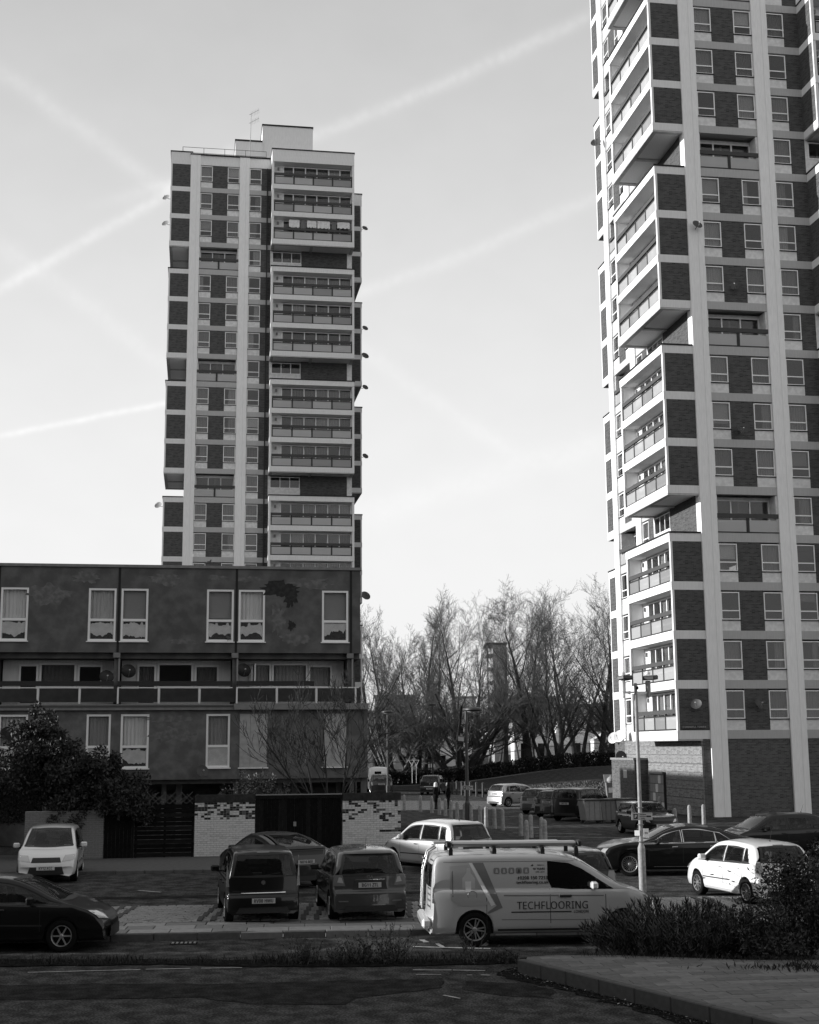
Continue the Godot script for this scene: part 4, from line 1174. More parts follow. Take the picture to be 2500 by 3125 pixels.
func trees() -> void:
	var plane := {"n": [1, 12, 10, 8, 6], "segs": [9, 6, 4, 3, 2], "wobble": [0.10, 0.16, 0.2, 0.25, 0.3], "lift": [0.02, 0.10, 0.07, 0.05, 0.03], "tip": [0.05, 0.12, 0.2, 0.35, 0.5], "from": [0, 0.28, 0.25, 0.2, 0.15], "angle": [0, 48, 42, 40, 38], "ratio": [0, 0.55, 0.45, 0.42, 0.42], "rr": [0, 0.42, 0.45, 0.5, 0.6], "least": 0.008, "thick": 1}
	tree_kind("plane_a", 1, plane, 1, 17.0, 0.42)
	tree_kind("plane_b", 2, plane, 1, 16.0, 0.40)
	var poplar := {"n": [1, 28, 13, 9], "segs": [8, 5, 3, 2], "wobble": [0.04, 0.08, 0.14, 0.2], "lift": [0.02, 0.14, 0.14, 0.1], "tip": [0.06, 0.2, 0.35, 0.5], "from": [0, 0.12, 0.15, 0.15], "angle": [0, 26, 24, 26], "ratio": [0, 0.38, 0.36, 0.36], "rr": [0, 0.42, 0.5, 0.6], "least": 0.008, "thick": 0}
	tree_kind("poplar_a", 5, poplar, 1, 22.0, 0.34)
	tree_kind("poplar_b", 6, poplar, 1, 21.0, 0.30)
	var shrub := {"n": [1, 8, 9, 9], "segs": [5, 4, 3, 2], "wobble": [0.12, 0.18, 0.22, 0.3], "lift": [0.04, 0.07, 0.06, 0.03], "tip": [0.3, 0.3, 0.4, 0.5], "from": [0, 0.25, 0.2, 0.15], "angle": [0, 40, 40, 40], "ratio": [0, 0.5, 0.45, 0.45], "rr": [0, 0.5, 0.5, 0.6], "least": 0.008, "thick": 0}
	tree_kind("shrub_a", 9, shrub, 6, 8.0, 0.14)
	tree_kind("shrub_b", 10, shrub, 5, 7.0, 0.16)
	# [kind, column of the view, depth, size, width, bark, lean, label]
	var list := [
		["plane_b", 1150, -152, 1.25, 0.9, 0, -0.04, "bare spreading tree whose branches start beside the terrace end wall"],
		["poplar_b", 1195, -172, 1.1, 1.1, 0, 0.0, "slim bare poplar behind the tree nearest the terrace"],
		["poplar_a", 1290, -170, 1.05, 1.15, 0, 0.0, "upright bare poplar above the dark people carrier"],
		["poplar_b", 1325, -178, 1.12, 1.1, 0, 0.0, "second upright bare poplar from the terrace, the taller of that pair"],
		["plane_a", 1392, -168, 1.3, 0.9, 0, 0.05, "tall open bare tree left of the floodlight column"],
		["poplar_a", 1450, -182, 1.02, 0.8, 1, 0.0, "narrow pale bare poplar between the floodlight column and the distant brick tower"],
		["poplar_b", 1532, -172, 1.1, 1.0, 0, 0.0, "tall bare poplar rising in front of the distant brick tower"],
		["plane_a", 1602, -150, 1.18, 1.1, 0, 0.0, "largest bare tree with a thick dark trunk standing at the railings"],
		["poplar_a", 1610, -180, 1.06, 1.2, 0, 0.0, "bare poplar directly behind the largest tree"],
		["poplar_b", 1655, -176, 1.08, 1.1, 0, 0.0, "bare poplar to the tower side of the largest tree"],
		["plane_b", 1817, -150, 1.32, 0.75, 0, 0.0, "tall bare tree close against the sunlit tower"],
		["plane_a", 1762, -156, 1.0, 0.7, 0, -0.18, "leaning bare tree just short of the sunlit tower"],
		["poplar_a", 1850, -172, 1.05, 1.3, 0, 0.0, "bare poplar partly hidden by the sunlit tower"],
		["poplar_b", 1745, -185, 1.0, 1.4, 0, 0.0, "farthest bare poplar behind the leaning tree"],
		["plane_b", 1245, -160, 1.15, 0.85, 0, 0.03, "open bare tree between the terrace end and the first upright poplar"],
		["plane_a", 1700, -165, 1.2, 0.8, 0, -0.03, "open bare tree behind the round many-stemmed one"],
		["plane_b", 1510, -158, 0.62, 0.7, 1, 0.22, "small pale-barked tree leaning across the railings"],
		["plane_a", 1482, -154, 0.6, 0.7, 1, -0.1, "small pale-barked tree beside the leaning pale one"],
		["plane_b", 1575, -162, 0.66, 0.7, 1, -0.08, "pale-barked trunk just left of the largest dark trunk"],
		["plane_a", 1620, -158, 0.68, 0.7, 1, -0.12, "pale-barked trunk just right of the largest dark trunk"],
		["shrub_a", 1185, -147, 0.95, 1.2, 1, 0.0, "many-stemmed low tree by the railings near the terrace"],
		["shrub_b", 1368, -146, 1.15, 1.4, 0, 0.0, "dense dark many-stemmed tree by the railings behind the two people"],
		["shrub_a", 1420, -150, 1.15, 1.3, 0, 0.0, "dense dark many-stemmed tree behind the floodlight column"],
		["shrub_b", 1260, -152, 1.05, 1.5, 0, 0.0, "dense dark many-stemmed tree above the dark people carrier"],
		["shrub_a", 1684, -148, 1.05, 1.1, 0, 0.0, "round many-stemmed bare tree between largest tree and leaning tree"],
		["shrub_b", 1905, -150, 1.0, 1.2, 0, 0.0, "low bare tree behind the sunlit tower base"]]
	var i := 0
	for q in list:
		i += 1
		var X := px(q[1], q[2])
		q[3] *= 0.80 if q[0].begins_with("p") else 1.15
		tree(q[0], q[7], Vector3(X, mound(X, q[2]), q[2]), i * 2.1, Vector3(q[3] * q[4] * 1.2, q[3], q[3] * q[4] * 1.2), mats.bark_pale if q[5] else mats.bark, mats.twig, q[6])
	# young bare tree behind the garden wall, in front of the terrace
	var whip := {"n": [1, 6, 7, 5], "segs": [6, 5, 4, 3], "wobble": [0.10, 0.15, 0.2, 0.22], "lift": [0.05, 0.1, 0.1, 0.08], "tip": [0.35, 0.35, 0.5, 0.6], "from": [0, 0.25, 0.2, 0.2], "angle": [0, 32, 34, 34], "ratio": [0, 0.55, 0.5, 0.5], "rr": [0, 0.55, 0.5, 0.6], "least": 0.009, "thick": 0}
	tree_kind("whip", 15, whip, 5, 4.9, 0.05)
	tree("whip", "slender bare garden tree in front of the boarded terrace windows", Vector3(-3.35, 0.9, -52.6), 0.4, Vector3(1.0, 1.0, 1.0), mats.bark, mats.bark, 0.0, "garden_tree")
func leaves(mb: MB, c: Vector3, rad: Vector3, n: int, size: float, aspect: float, lo: float, hi: float, r: RandomNumberGenerator, up := 0.0, shell := 0.5) -> void:
	# n leaf blades spread through an ellipsoid, denser towards its skin
	mb.colored = true
	for i in n:
		var d := Vector3(r.randfn(), r.randfn(), r.randfn()).normalized()
		var p := c + d * rad * pow(r.randf(), 1.0 - shell)
		var ax := (d + Vector3(r.randf_range(-1, 1), r.randf_range(-1, 1) + up, r.randf_range(-1, 1))).normalized()
		var sd := ax.cross(Vector3(r.randf_range(-1, 1), r.randf_range(-1, 1), r.randf_range(-1, 1))).normalized()
		blade(mb, p, ax, sd, size * r.randf_range(0.6, 1.3), aspect, r.randf_range(lo, hi))
func blade(mb: MB, p: Vector3, ax: Vector3, sd: Vector3, s: float, aspect: float, shade: float) -> void:
	var w := sd * s * aspect * 0.5
	var m := p + ax * s * 0.45
	var tip := p + ax * s
	mb.tri(p, m - w, m + w)
	mb.tri(m - w, tip, m + w)
	var col := Color(shade, shade, shade)
	for k in 6: mb.c.append(col)
func bush(called: String, label: String, at: Vector3, clumps: Array, n: int, size: float, aspect: float, lo: float, hi: float, seed_: int, up := 0.0, category := "bush") -> Node3D:
	var r := RandomNumberGenerator.new()
	r.seed = seed_
	var t := thing(called, label, category, at)
	var mb := MB.new()
	var st := MB.new()
	for c in clumps:
		var cc := Vector3(c[0], c[1], c[2])
		# each clump is itself many sprays, so that gaps and shade fall between them
		for k in c[4]:
			var d := Vector3(r.randfn(), r.randfn() * 0.8, r.randfn()).normalized()
			var q: Vector3 = cc + d * c[3] * r.randf_range(0.35, 1.0)
			if q.y < 0.06: q.y = 0.06 + r.randf() * 0.15
			leaves(mb, q, Vector3.ONE * c[3] * 0.26, n, size, aspect, lo, hi, r, up)
			limb(st, Vector3(cc.x * 0.4, 0.0, cc.z * 0.4), q, 0.012, 0.004, 3)
	part("foliage", mb, mats.leaf, t)
	part("stem", st, mats.bark, t)
	return t
func whorl(mb: MB, p: Vector3, ax: Vector3, n: int, s: float, r: RandomNumberGenerator, lo: float, hi: float) -> void:
	# leaves set spirally round a shoot, pointing up and out
	mb.colored = true
	var x := ax.cross(Vector3(0.3, 0.2, 1)).normalized()
	var y := ax.cross(x)
	for i in n:
		var a := i * 2.4
		var f := float(i) / n
		var out := x * cos(a) + y * sin(a)
		var d := (ax * lerpf(0.55, 1.5, f) + out * lerpf(1.0, 0.5, f)).normalized()
		blade(mb, p + ax * f * s * 1.1, d, d.cross(ax).normalized() if d.cross(ax).length() > 0.01 else x, s * r.randf_range(0.75, 1.15), 0.2, r.randf_range(lo, hi))
func planting() -> void:
	var r := RandomNumberGenerator.new()
	r.seed = 33
	# dark evergreen leaning over the grey wall
	bush("evergreen_bush", "large dark evergreen bush spilling over the grey-toned brick wall", Vector3(-11.9, 0.9, -49.3), [[0.0, 1.5, 0, 1.3, 46], [1.3, 1.35, 0.2, 1.1, 40], [-1.2, 2.4, 0, 1.3, 46], [-1.6, 3.6, -0.2, 1.0, 34], [2.1, 0.85, 0.3, 0.7, 18], [0.7, 2.2, 0, 0.9, 26], [-2.6, 1.8, 0, 1.4, 40], [-0.4, 0.7, 0.5, 1.0, 26]], 150, 0.13, 0.5, 0.012, 0.035, 4)
	bush("garden_shrub", "light leafy shrub above the white brick wall below the boarded window", Vector3(-6.4, 0.6, -50.6), [[0.0, 1.6, 0, 0.75, 26], [0.9, 1.75, 0, 0.7, 24], [1.7, 1.5, 0, 0.55, 16], [0.4, 2.0, 0, 0.5, 14], [-0.5, 1.4, 0, 0.4, 8]], 34, 0.09, 0.45, 0.03, 0.12, 5)
	# low spurge and a taller shrub at the near right
	var sp := thing("evergreen_shrub", "low dark shrub with upright whorled leaves beside the van's front wheel", "shrub", Vector3(5.0, LOW, -26.4))
	var mb := MB.new()
	var st := MB.new()
	for i in 430:
		var a := r.randf() * TAU
		var q := sqrt(r.randf())
		var b := Vector3(cos(a) * q * 1.6, 0, sin(a) * q * 0.85)
		var top := (1.10 - 0.42 * q * q) * r.randf_range(0.55, 1.06)
		var ax := Vector3(b.x * 0.25 + r.randf_range(-0.25, 0.25), 1, b.z * 0.25 + r.randf_range(-0.25, 0.25)).normalized()
		var tip := b + ax * top
		limb(st, b * 0.75, tip, 0.008, 0.005, 3)
		whorl(mb, tip - ax * 0.16, ax, 15, 0.14, r, 0.02, 0.06)
		if top > 0.5: whorl(mb, tip - ax * 0.42, ax, 10, 0.13, r, 0.015, 0.045)
	part("foliage", mb, mats.leaf, sp)
	part("stem", st, mats.bark, sp)
	bush("leafy_shrub", "taller dense dark shrub in front of the white hatchback", Vector3(7.0, LOW, -26.1), [[0.0, 0.75, 0, 1.0, 50], [0.6, 1.3, -0.1, 0.9, 50], [-0.9, 0.6, 0.2, 0.7, 34], [1.3, 0.7, 0.3, 1.0, 40], [0.1, 1.55, 0.0, 0.55, 26], [0.9, 1.75, 0.0, 0.6, 26], [2.2, 1.4, 0.1, 1.1, 40], [-0.3, 0.35, 0.7, 0.7, 26]], 70, 0.075, 0.4, 0.012, 0.05, 6)
	var wp := thing("arching_shrub", "thin arching stems with few narrow leaves in front of the white hatchback", "shrub", Vector3(7.45, LOW + 0.2, -26.7))
	mb = MB.new()
	st = MB.new()
	for i in 18:
		var a := r.randf_range(-1.0, 1.0)
		var p := Vector3(a * 0.3, 0.3, r.randf_range(-0.3, 0.3))
		var d := Vector3(a * 0.55 - 0.22, 1.1, r.randf_range(-0.2, 0.3)).normalized()
		var ll := r.randf_range(1.1, 2.1)
		for k in 8:
			var nd := (d + Vector3(d.x * 0.1, -0.07, 0)).normalized()
			var q := p + nd * ll / 8.0
			limb(st, p, q, 0.007 - 0.0007 * k, 0.0063 - 0.0007 * k, 3)
			if k > 4 and r.randf() < 0.5: blade(mb, q, (nd + Vector3(r.randf_range(-1, 1), -0.2, r.randf_range(-1, 1)) * 0.9).normalized(), Vector3(0, 0, 1).cross(nd).normalized(), 0.11, 0.25, 0.02)
			p = q
			d = nd
	mb.colored = true
	part("foliage", mb, mats.leaf, wp)
	part("stem", st, mats.bark, wp)
	# weeds of the verge
	var wl := [["tall straggling weed at the near road edge, left of the van", -0.35, 0.62, 70, 0.55], ["leafy dark weed clump in the middle of the verge", -2.05, 0.42, 60, 0.45], ["broad weed beside the straggling one on the verge", -0.95, 0.5, 70, 0.6], ["small grassy weed in front of the van's rear wheel", 1.05, 0.5, 16, 0.3], ["thin weed at the verge in front of the grey hatchback", -1.45, 0.36, 40, 0.4], ["low weed tuft nearest the paved corner", 1.7, 0.22, 40, 0.35]]
	for q in wl:
		var t := thing("weed", q[0], "weed", Vector3(q[1], LOW + 0.005, -26.35 + 0.1 * r.randf()), 0.0, "weeds on the verge")
		mb = MB.new()
		st = MB.new()
		mb.colored = true
		for i in q[3]:
			var p := Vector3(r.randfn() * 0.25 * q[4], 0, r.randfn() * 0.12)
			var d := Vector3(r.randfn() * 0.35, 1, r.randfn() * 0.3).normalized()
			var ll: float = q[2] * r.randf_range(0.4, 1.25)
			for k in 4:
				var nd := (d + Vector3(r.randfn(), 0, r.randfn()) * 0.2).normalized()
				var e := p + nd * ll / 4.0
				limb(st, p, e, 0.0045, 0.003, 3)
				for w in 3: blade(mb, p.lerp(e, r.randf()), (nd * 0.4 + Vector3(r.randfn(), r.randf(), r.randfn())).normalized(), Vector3(r.randfn(), 0.1, r.randfn()).normalized(), 0.06, 0.4, r.randf_range(0.02, 0.06))
				p = e
				d = nd
		part("leaves", mb, mats.leaf, t)
		part("stem", st, mats.twig, t)
	var gm := MB.new()
	gm.colored = true
	for i in 3600:
		var x := r.randf_range(-9.5, 2.0)
		var z := -26.45 + r.randfn() * 0.17 - (0.1 if x < -4.5 else 0.0)
		var clump := 0.5 + 0.5 * sin(x * 3.1) * sin(x * 1.3 + 2.0)
		if r.randf() > 0.25 + clump: continue
		blade(gm, Vector3(x, LOW, z), Vector3(r.randfn() * 0.45, 1, r.randfn() * 0.45).normalized(), Vector3(r.randfn(), 0, r.randfn()).normalized(), r.randf_range(0.05, 0.19) * (0.7 + clump * 0.5), 0.1, r.randf_range(0.02, 0.08))
	var go := part("verge_grass", gm, mats.leaf_dull, self)
	tag(go, "rough grass along the strip between the forecourt and near road", "grass")
	go.set_meta("kind", "stuff")
	gm = MB.new()
	gm.colored = true
	for i in 900:
		var f := r.randf()
		var p := Vector2(3.0, -25.55).lerp(Vector2(8.5, -24.3), f) + Vector2(r.randfn() * 0.1, r.randfn() * 0.12)
		blade(gm, Vector3(p.x, 0.1, p.y), Vector3(r.randfn() * 0.5, 1, r.randfn() * 0.5).normalized(), Vector3(r.randfn(), 0, r.randfn()).normalized(), r.randf_range(0.04, 0.13), 0.13, r.randf_range(0.02, 0.07))
	for i in 700:
		var p := Vector3(7.0 + r.randfn() * 0.7, 0.1, -23.9 + r.randfn() * 0.22)
		blade(gm, p, Vector3(r.randfn() * 0.6, 1, r.randfn() * 0.6).normalized(), Vector3(r.randfn(), 0, r.randfn()).normalized(), r.randf_range(0.04, 0.12), 0.3, r.randf_range(0.02, 0.06))
	go = part("edge_grass", gm, mats.leaf_dull, self)
	tag(go, "grass and moss growing over the back edge of the paved corner", "grass")
	go.set_meta("kind", "stuff")
	# grit and leaf litter in the gutter under the paved corner's kerb
	gm = MB.new()
	gm.colored = true
	for i in 2600:
		var f := r.randf()
		var p := Vector2(1.9, -25.4).lerp(Vector2(5.2, -19.0), f) + Vector2(-absf(r.randfn()) * 0.28 - 0.03, r.randfn() * 0.12 - 0.1)
		var sh: float = r.randf_range(0.02, 0.1) if r.randf() < 0.93 else 0.5
		blade(gm, Vector3(p.x, LOW + 0.004 + r.randf() * 0.012, p.y), Vector3(r.randfn(), 0.15, r.randfn()).normalized(), Vector3(r.randfn(), 0.2, r.randfn()).normalized(), r.randf_range(0.015, 0.05), 0.8, sh)
	go = part("gutter_litter", gm, mats.leaf_dull, self)
	tag(go, "leaf litter and grit in the gutter below the paved corner", "litter")
	go.set_meta("kind", "stuff")
	# grass blades on the lawn's near part
	gm = MB.new()
	gm.colored = true
	for i in 14000:
		var x := r.randf_range(4.0, 20.0)
		var z := r.randf_range(-118.0, -94.0)
		if x < 4.6 + 6.0 * smoothstep(-128.0, -96.0, z): continue
		blade(gm, Vector3(x, 0.03 + mound(x, z), z), Vector3(r.randfn() * 0.5, 1, r.randfn() * 0.5).normalized(), Vector3(r.randfn(), 0, r.randfn()).normalized(), r.randf_range(0.08, 0.2), 0.5, r.randf_range(0.05, 0.16))
	go = part("lawn_grass", gm, mats.leaf_dull, self)
	tag(go, "rough winter grass standing on the sunlit lawn", "grass")
	go.set_meta("kind", "stuff")
	# hedge along the railings
	var hd := thing("hedge", "long clipped dark hedge running below the railings and trees", "hedge", Vector3(0, 0, -143.0))
	mb = MB.new()
	mb.colored = true
	for i in 26000:
		var x := r.randf_range(-9.0, 30.0)
		var y := r.randf_range(0.0, 1.45 + 0.1 * sin(x * 1.7))
		var z := r.randf_range(-0.6, 0.6)
		blade(mb, Vector3(x, mound(x, -143.0) + y, z), Vector3(r.randfn(), r.randfn(), r.randfn()).normalized(), Vector3(r.randfn(), r.randfn(), r.randfn()).normalized(), r.randf_range(0.12, 0.3), 0.7, r.randf_range(0.015, 0.04))
	part("foliage", mb, mats.leaf_dull, hd)
	st = MB.new()
	for i in 39: limb(st, Vector3(-9.0 + i, mound(-9.0 + i, -143.0) - 0.05, 0), Vector3(-9.0 + i, mound(-9.0 + i, -143.0) + 1.2, 0), 0.06, 0.03, 4)
	part("stem", st, mats.bark, hd)
# ---------- fence, street furniture ----------
func railings() -> void:
	var t := thing("railing_fence", "black vertical bar railings along the hedge below the bare trees", "fence", Vector3(0, 0, -145.0))
	for i in 15:
		var x := -9.0 + i * 2.75
		var y := mound(x, -145.0)
		bx("fence_post", Vector3(x - 0.05, y - 0.1, -0.05), Vector3(x + 0.05, y + 2.55, 0.05), mats.black, t)
	for h in [0.9, 2.35]:
		for i in 14:
			var a := Vector3(-9.0 + i * 2.75, mound(-9.0 + i * 2.75, -145.0) + h, 0); var b := Vector3(-6.25 + i * 2.75, mound(-6.25 + i * 2.75, -145.0) + h, 0)
			var q := MB.new()
			q.tube([a, b], [0.03, 0.03], 4)
			part("rail", q, mats.black, t)
	var mb := MB.new()
	for i in 320:
		var x := -9.0 + i * 0.12
		var y := mound(x, -145.0)
		mb.box(Vector3(x - 0.014, y + 0.7, -0.014), Vector3(x + 0.014, y + 2.5, 0.014))
	part("bars", mb, mats.black, t).set_meta("kind", "stuff")
func lamp_column(label: String, at: Vector3, h: float, rad: float, head: Vector3, material: Material, turn := 0.0) -> Node3D:
	# a tapered column with a flat saucer-like lantern on a short bracket
	var t := thing("lamp_column", label, "street lamp", at, turn, "street lamps")
	var mb := MB.new()
	mb.lathe([Vector2(rad * 1.7, 0), Vector2(rad * 1.7, 1.0), Vector2(rad * 1.1, 1.12), Vector2(rad * 0.8, h), Vector2(0.0, h + 0.02)], 12)
	part("column", mb, material, t)
	mb = MB.new()
	mb.lathe([Vector2(0, -0.1), Vector2(0.22, -0.1), Vector2(0.36, -0.02), Vector2(0.34, 0.05), Vector2(0.15, 0.14), Vector2(0, 0.15)], 14, Transform3D(Basis().scaled(Vector3(head.x, 1.0, head.z)), Vector3(head.y, h + 0.05, 0)))
	part("lantern", mb, mats.bin_dark, t)
	mb = MB.new()
	mb.lathe([Vector2(0, -0.125), Vector2(0.2, -0.12), Vector2(0.22, -0.101)], 14, Transform3D(Basis().scaled(Vector3(head.x, 1.0, head.z)), Vector3(head.y, h + 0.05, 0)))
	part("diffuser", mb, mats.net, t)
	return t
func text_on(parent: Node, what: String, size: float, material: Material, xf: Transform3D, bold := true, called := "lettering", font := "Droid Sans") -> MeshInstance3D:
	var tm := TextMesh.new()
	var f := SystemFont.new()
	f.font_names = PackedStringArray([font])
	f.font_weight = 700 if bold else 400
	tm.font = f
	tm.text = what
	tm.font_size = 64
	tm.pixel_size = size / 64.0
	tm.depth = 0.004
	tm.curve_step = 2.0
	return inst(called, tm, material, parent, xf)
func sign_plate(parent: Node, w: float, h: float, xf: Transform3D, lines: Array, dark: Material, pale: Material) -> void:
	var s := bx("sign", Vector3(-w / 2, -h / 2, 0.0), Vector3(w / 2, h / 2, 0.012), pale, parent, xf)
	var o := Transform3D(Basis(), Vector3(w / 2, h / 2, 0))
	bx("sign_border", Vector3(-w / 2 + 0.02, h / 2 - 0.03, 0.013), Vector3(w / 2 - 0.02, h / 2 - 0.02, 0.015), dark, s, o)
	bx("sign_border", Vector3(-w / 2 + 0.02, -h / 2 + 0.02, 0.013), Vector3(w / 2 - 0.02, -h / 2 + 0.03, 0.015), dark, s, o)
	bx("parking_symbol", Vector3(-w / 2 + 0.05, -h * 0.33, 0.013), Vector3(-w / 2 + 0.05 + h * 0.62, h * 0.33, 0.016), dark, s, o)
	text_on(s, "P", h * 0.62, pale, o * Transform3D(Basis(), Vector3(-w / 2 + 0.05 + h * 0.31, 0.0, 0.018)))
	for i in lines.size(): text_on(s, lines[i], h * 0.27, dark, o * Transform3D(Basis(), Vector3(w * 0.05, h * (0.26 - 0.27 * i), 0.015)))
	bx("sign_panel", Vector3(w * 0.22, -h * 0.12, 0.013), Vector3(w * 0.44, h * 0.12, 0.015), dark, s, o)
func bollards() -> void:
	var proto := MB.new()
	proto.lathe([Vector2(0.105, -0.05), Vector2(0.10, 0.2), Vector2(0.09, 0.86), Vector2(0.075, 0.93), Vector2(0.04, 0.965), Vector2(0.0, 0.975)], 14)
	shared["bollard"] = proto.mesh()
	var thin := MB.new()
	thin.lathe([Vector2(0.09, -0.05), Vector2(0.085, 1.0), Vector2(0.1, 1.02), Vector2(0.1, 1.07), Vector2(0.06, 1.13), Vector2(0.0, 1.15)], 12)
	shared["thin_bollard"] = thin.mesh()
	var at := [[-0.47, -85.6], [0.54, -84.2], [1.21, -82.4], [1.61, -80.2], [1.92, -78.45], [2.18, -76.3], [2.47, -74.7], [2.79, -72.7], [3.07, -71.2], [3.44, -69.4], [3.65, -67.6], [3.97, -66.1], [4.27, -64.8], [4.8, -60.6], [5.13, -59.4], [4.59, -55.2], [5.4, -57.4], [5.34, -55.4]]
	var said := ["concrete bollard nearest the end of the white brick wall", "second concrete bollard along from the white brick wall", "concrete bollard left of the person with pale headwear", "concrete bollard in front of the person with pale headwear", "concrete bollard between the two people", "concrete bollard in front of the dark hooded person", "first concrete bollard to the right of the two people", "concrete bollard just left of the floodlight column foot", "concrete bollard just right of the floodlight column foot", "second concrete bollard right of the floodlight column", "third concrete bollard right of the floodlight column", "fourth concrete bollard right of the floodlight column", "last bollard of the row, above the silver car's rear window", "concrete bollard at the back left of the cluster behind the van", "concrete bollard at the back of the cluster, second from left", "nearest low concrete bollard seen just above the van roof", "rear one of the close pair of bollards above the van", "front one of the close pair of bollards above the van"]
	for i in at.size():
		var o := inst("concrete_bollard", shared.bollard, mats.concrete_bollard, self, Transform3D(Basis(Vector3.UP, i * 1.3), Vector3(at[i][0], 0, at[i][1])))
		tag(o, said[i], "bollard", "concrete bollards")
	at = [[12.31, -64.4], [13.7, -67.9], [14.5, -68.4], [14.34, -79.5], [17.19, -76.9]]
	said = ["concrete bollard just right of the old dark hatchback's bonnet", "middle concrete bollard in front of the tower's wall panel", "concrete bollard nearest the tower's white pilaster foot", "concrete bollard half hidden behind the old dark hatchback", "concrete bollard behind the black hatchback at the tower corner"]
	for i in at.size(): tag(inst("concrete_bollard", shared.bollard, mats.concrete_bollard, self, Transform3D(Basis(Vector3.UP, i * 1.3), Vector3(at[i][0], 0, at[i][1]))), said[i], "bollard", "concrete bollards")
	at = [[3.42, -115.0], [3.75, -113.6], [4.11, -112.1], [4.36, -110.8], [4.74, -110.7], [5.16, -109.1], [5.59, -107.5]]
	said = ["first", "second", "third", "fourth", "fifth", "sixth", "last"]
	for i in at.size(): tag(inst("black_bollard", shared.thin_bollard, mats.bin_dark, self, Transform3D(Basis(), Vector3(at[i][0], 0, at[i][1]))), "%s slim black bollard along the lawn edge counting from the two people" % said[i], "bollard", "black bollards by the lawn")
func furniture() -> void:
	# floodlight column with a parking sign, in the middle of the view
	var t := lamp_column("lamp column with a pale-faced floodlight and parking sign behind the silver car", Vector3(2.89, 0, -71.35), 5.75, 0.085, Vector3(1.5, 0.35, 1.0), mats.galv_dark)
	var fl := bx("floodlight", Vector3(-0.18, -0.13, -0.06), Vector3(0.18, 0.13, 0.06), mats.bin_dark, t, Transform3D(Basis(Vector3.RIGHT, deg_to_rad(18)) * Basis(Vector3.UP, -0.35), Vector3(-0.27, 4.3, 0.12)))
	bx("floodlight_glass", Vector3(0.02, 0.02, 0.121), Vector3(0.34, 0.24, 0.126), mats.pale_glass, fl)  # pale glass, the floodlight is off
	bx("bracket", Vector3(-0.2, 4.26, -0.02), Vector3(0.0, 4.32, 0.04), mats.bin_dark, t)
	sign_plate(t, 0.56, 0.22, Transform3D(Basis(), Vector3(0.02, 1.78, 0.1)), ["Permit", "holders", "only"], mats.bin_dark, mats.net)
	lamp_column("dark lamp column standing beside the far parked cars near the terrace end", Vector3(-1.8, 0, -104.0), 6.5, 0.075, Vector3(1.3, 0.0, 1.1), mats.bin_dark)
	lamp_column("slim dark lamp column among the bare trees", Vector3(2.15, 0.1, -138.0), 8.0, 0.07, Vector3(1.2, 0.0, 1.1), mats.bin_dark)
	lamp_column("black lamp column against the sunlit tower beside the locker", Vector3(15.1, 0, -87.5), 7.2, 0.085, Vector3(1.7, -0.6, 1.0), mats.bin_dark)
	# camera pole at the near right
	var p := thing("camera_pole", "pale steel pole carrying two security cameras and parking signs", "pole", Vector3(6.18, 0, -37.24))
	var mb := MB.new()
	mb.lathe([Vector2(0.1, 0), Vector2(0.1, 1.15), Vector2(0.055, 1.28), Vector2(0.052, 3.2), Vector2(0.045, 5.55), Vector2(0, 5.56)], 16)
	part("pole", mb, mats.pole_paint, p)
	bx("cap_box", Vector3(0.0, 5.38, 0.055), Vector3(0.07, 5.47, 0.075), mats.black, p)
	bx("cross_arm", Vector3(-0.36, 5.28, -0.03), Vector3(0.36, 5.33, 0.03), mats.white_frame, p)
	for s in [-1.0, 1.0]:
		var hx: float = 0.36 * s
		var h := MB.new()
		h.lathe([Vector2(0.03, 5.15), Vector2(0.045, 5.2), Vector2(0.045, 5.32)], 10, Transform3D(Basis(), Vector3(hx * 0.95, 0, 0)))
		h.lathe([Vector2(0.075, 5.32), Vector2(0.075, 5.58), Vector2(0.06, 5.62)], 12, Transform3D(Basis(), Vector3(hx * 0.95, 0, 0)))
		part("camera_mount", h, mats.white_frame if s < 0 else mats.galv, p)
		var c := MB.new()
		c.bevel_box(Vector3(-0.13, -0.06, -0.19), Vector3(0.13, 0.06, 0.19), 0.025)
		part("camera_housing", c, mats.bin_dark, p, Transform3D(Basis(Vector3.UP, 0.9 * s) * Basis(Vector3(0, 0, 1), 0.12), Vector3(hx * 0.95 + 0.06, 5.7, 0.03)))
		var d := MB.new()
		d.lathe([Vector2(0.0, 0.0), Vector2(0.08, 0.0), Vector2(0.075, 0.05), Vector2(0.04, 0.09), Vector2(0, 0.1)], 12, Transform3D(Basis(), Vector3(hx * 0.95, 5.79, 0.0)))
		part("camera_dome", d, mats.white_frame, p)
	sign_plate(p, 0.56, 0.19, Transform3D(Basis(), Vector3(0.03, 1.98, 0.085)), ["Permit", "holders", "only"], mats.bin_dark, mats.net)
	bx("small_sign", Vector3(0.06, 1.42, 0.06), Vector3(0.2, 1.66, 0.075), mats.white_frame, p)
	text_on(p, "DX", 0.07, mats.bin_dark, Transform3D(Basis(), Vector3(0.13, 1.54, 0.078)))
	bx("small_sign", Vector3(-0.16, 1.47, 0.05), Vector3(-0.02, 1.61, 0.065), mats.white_frame, p, Transform3D(Basis(Vector3.UP, -0.3), Vector3.ZERO))
	for y in [1.3, 1.75, 2.2]: bx("clip_band", Vector3(-0.074, y, -0.074), Vector3(0.074, y + 0.02, 0.074), mats.galv, p)
	# bins: three big wheeled containers by the old hatchback
	var k := 0
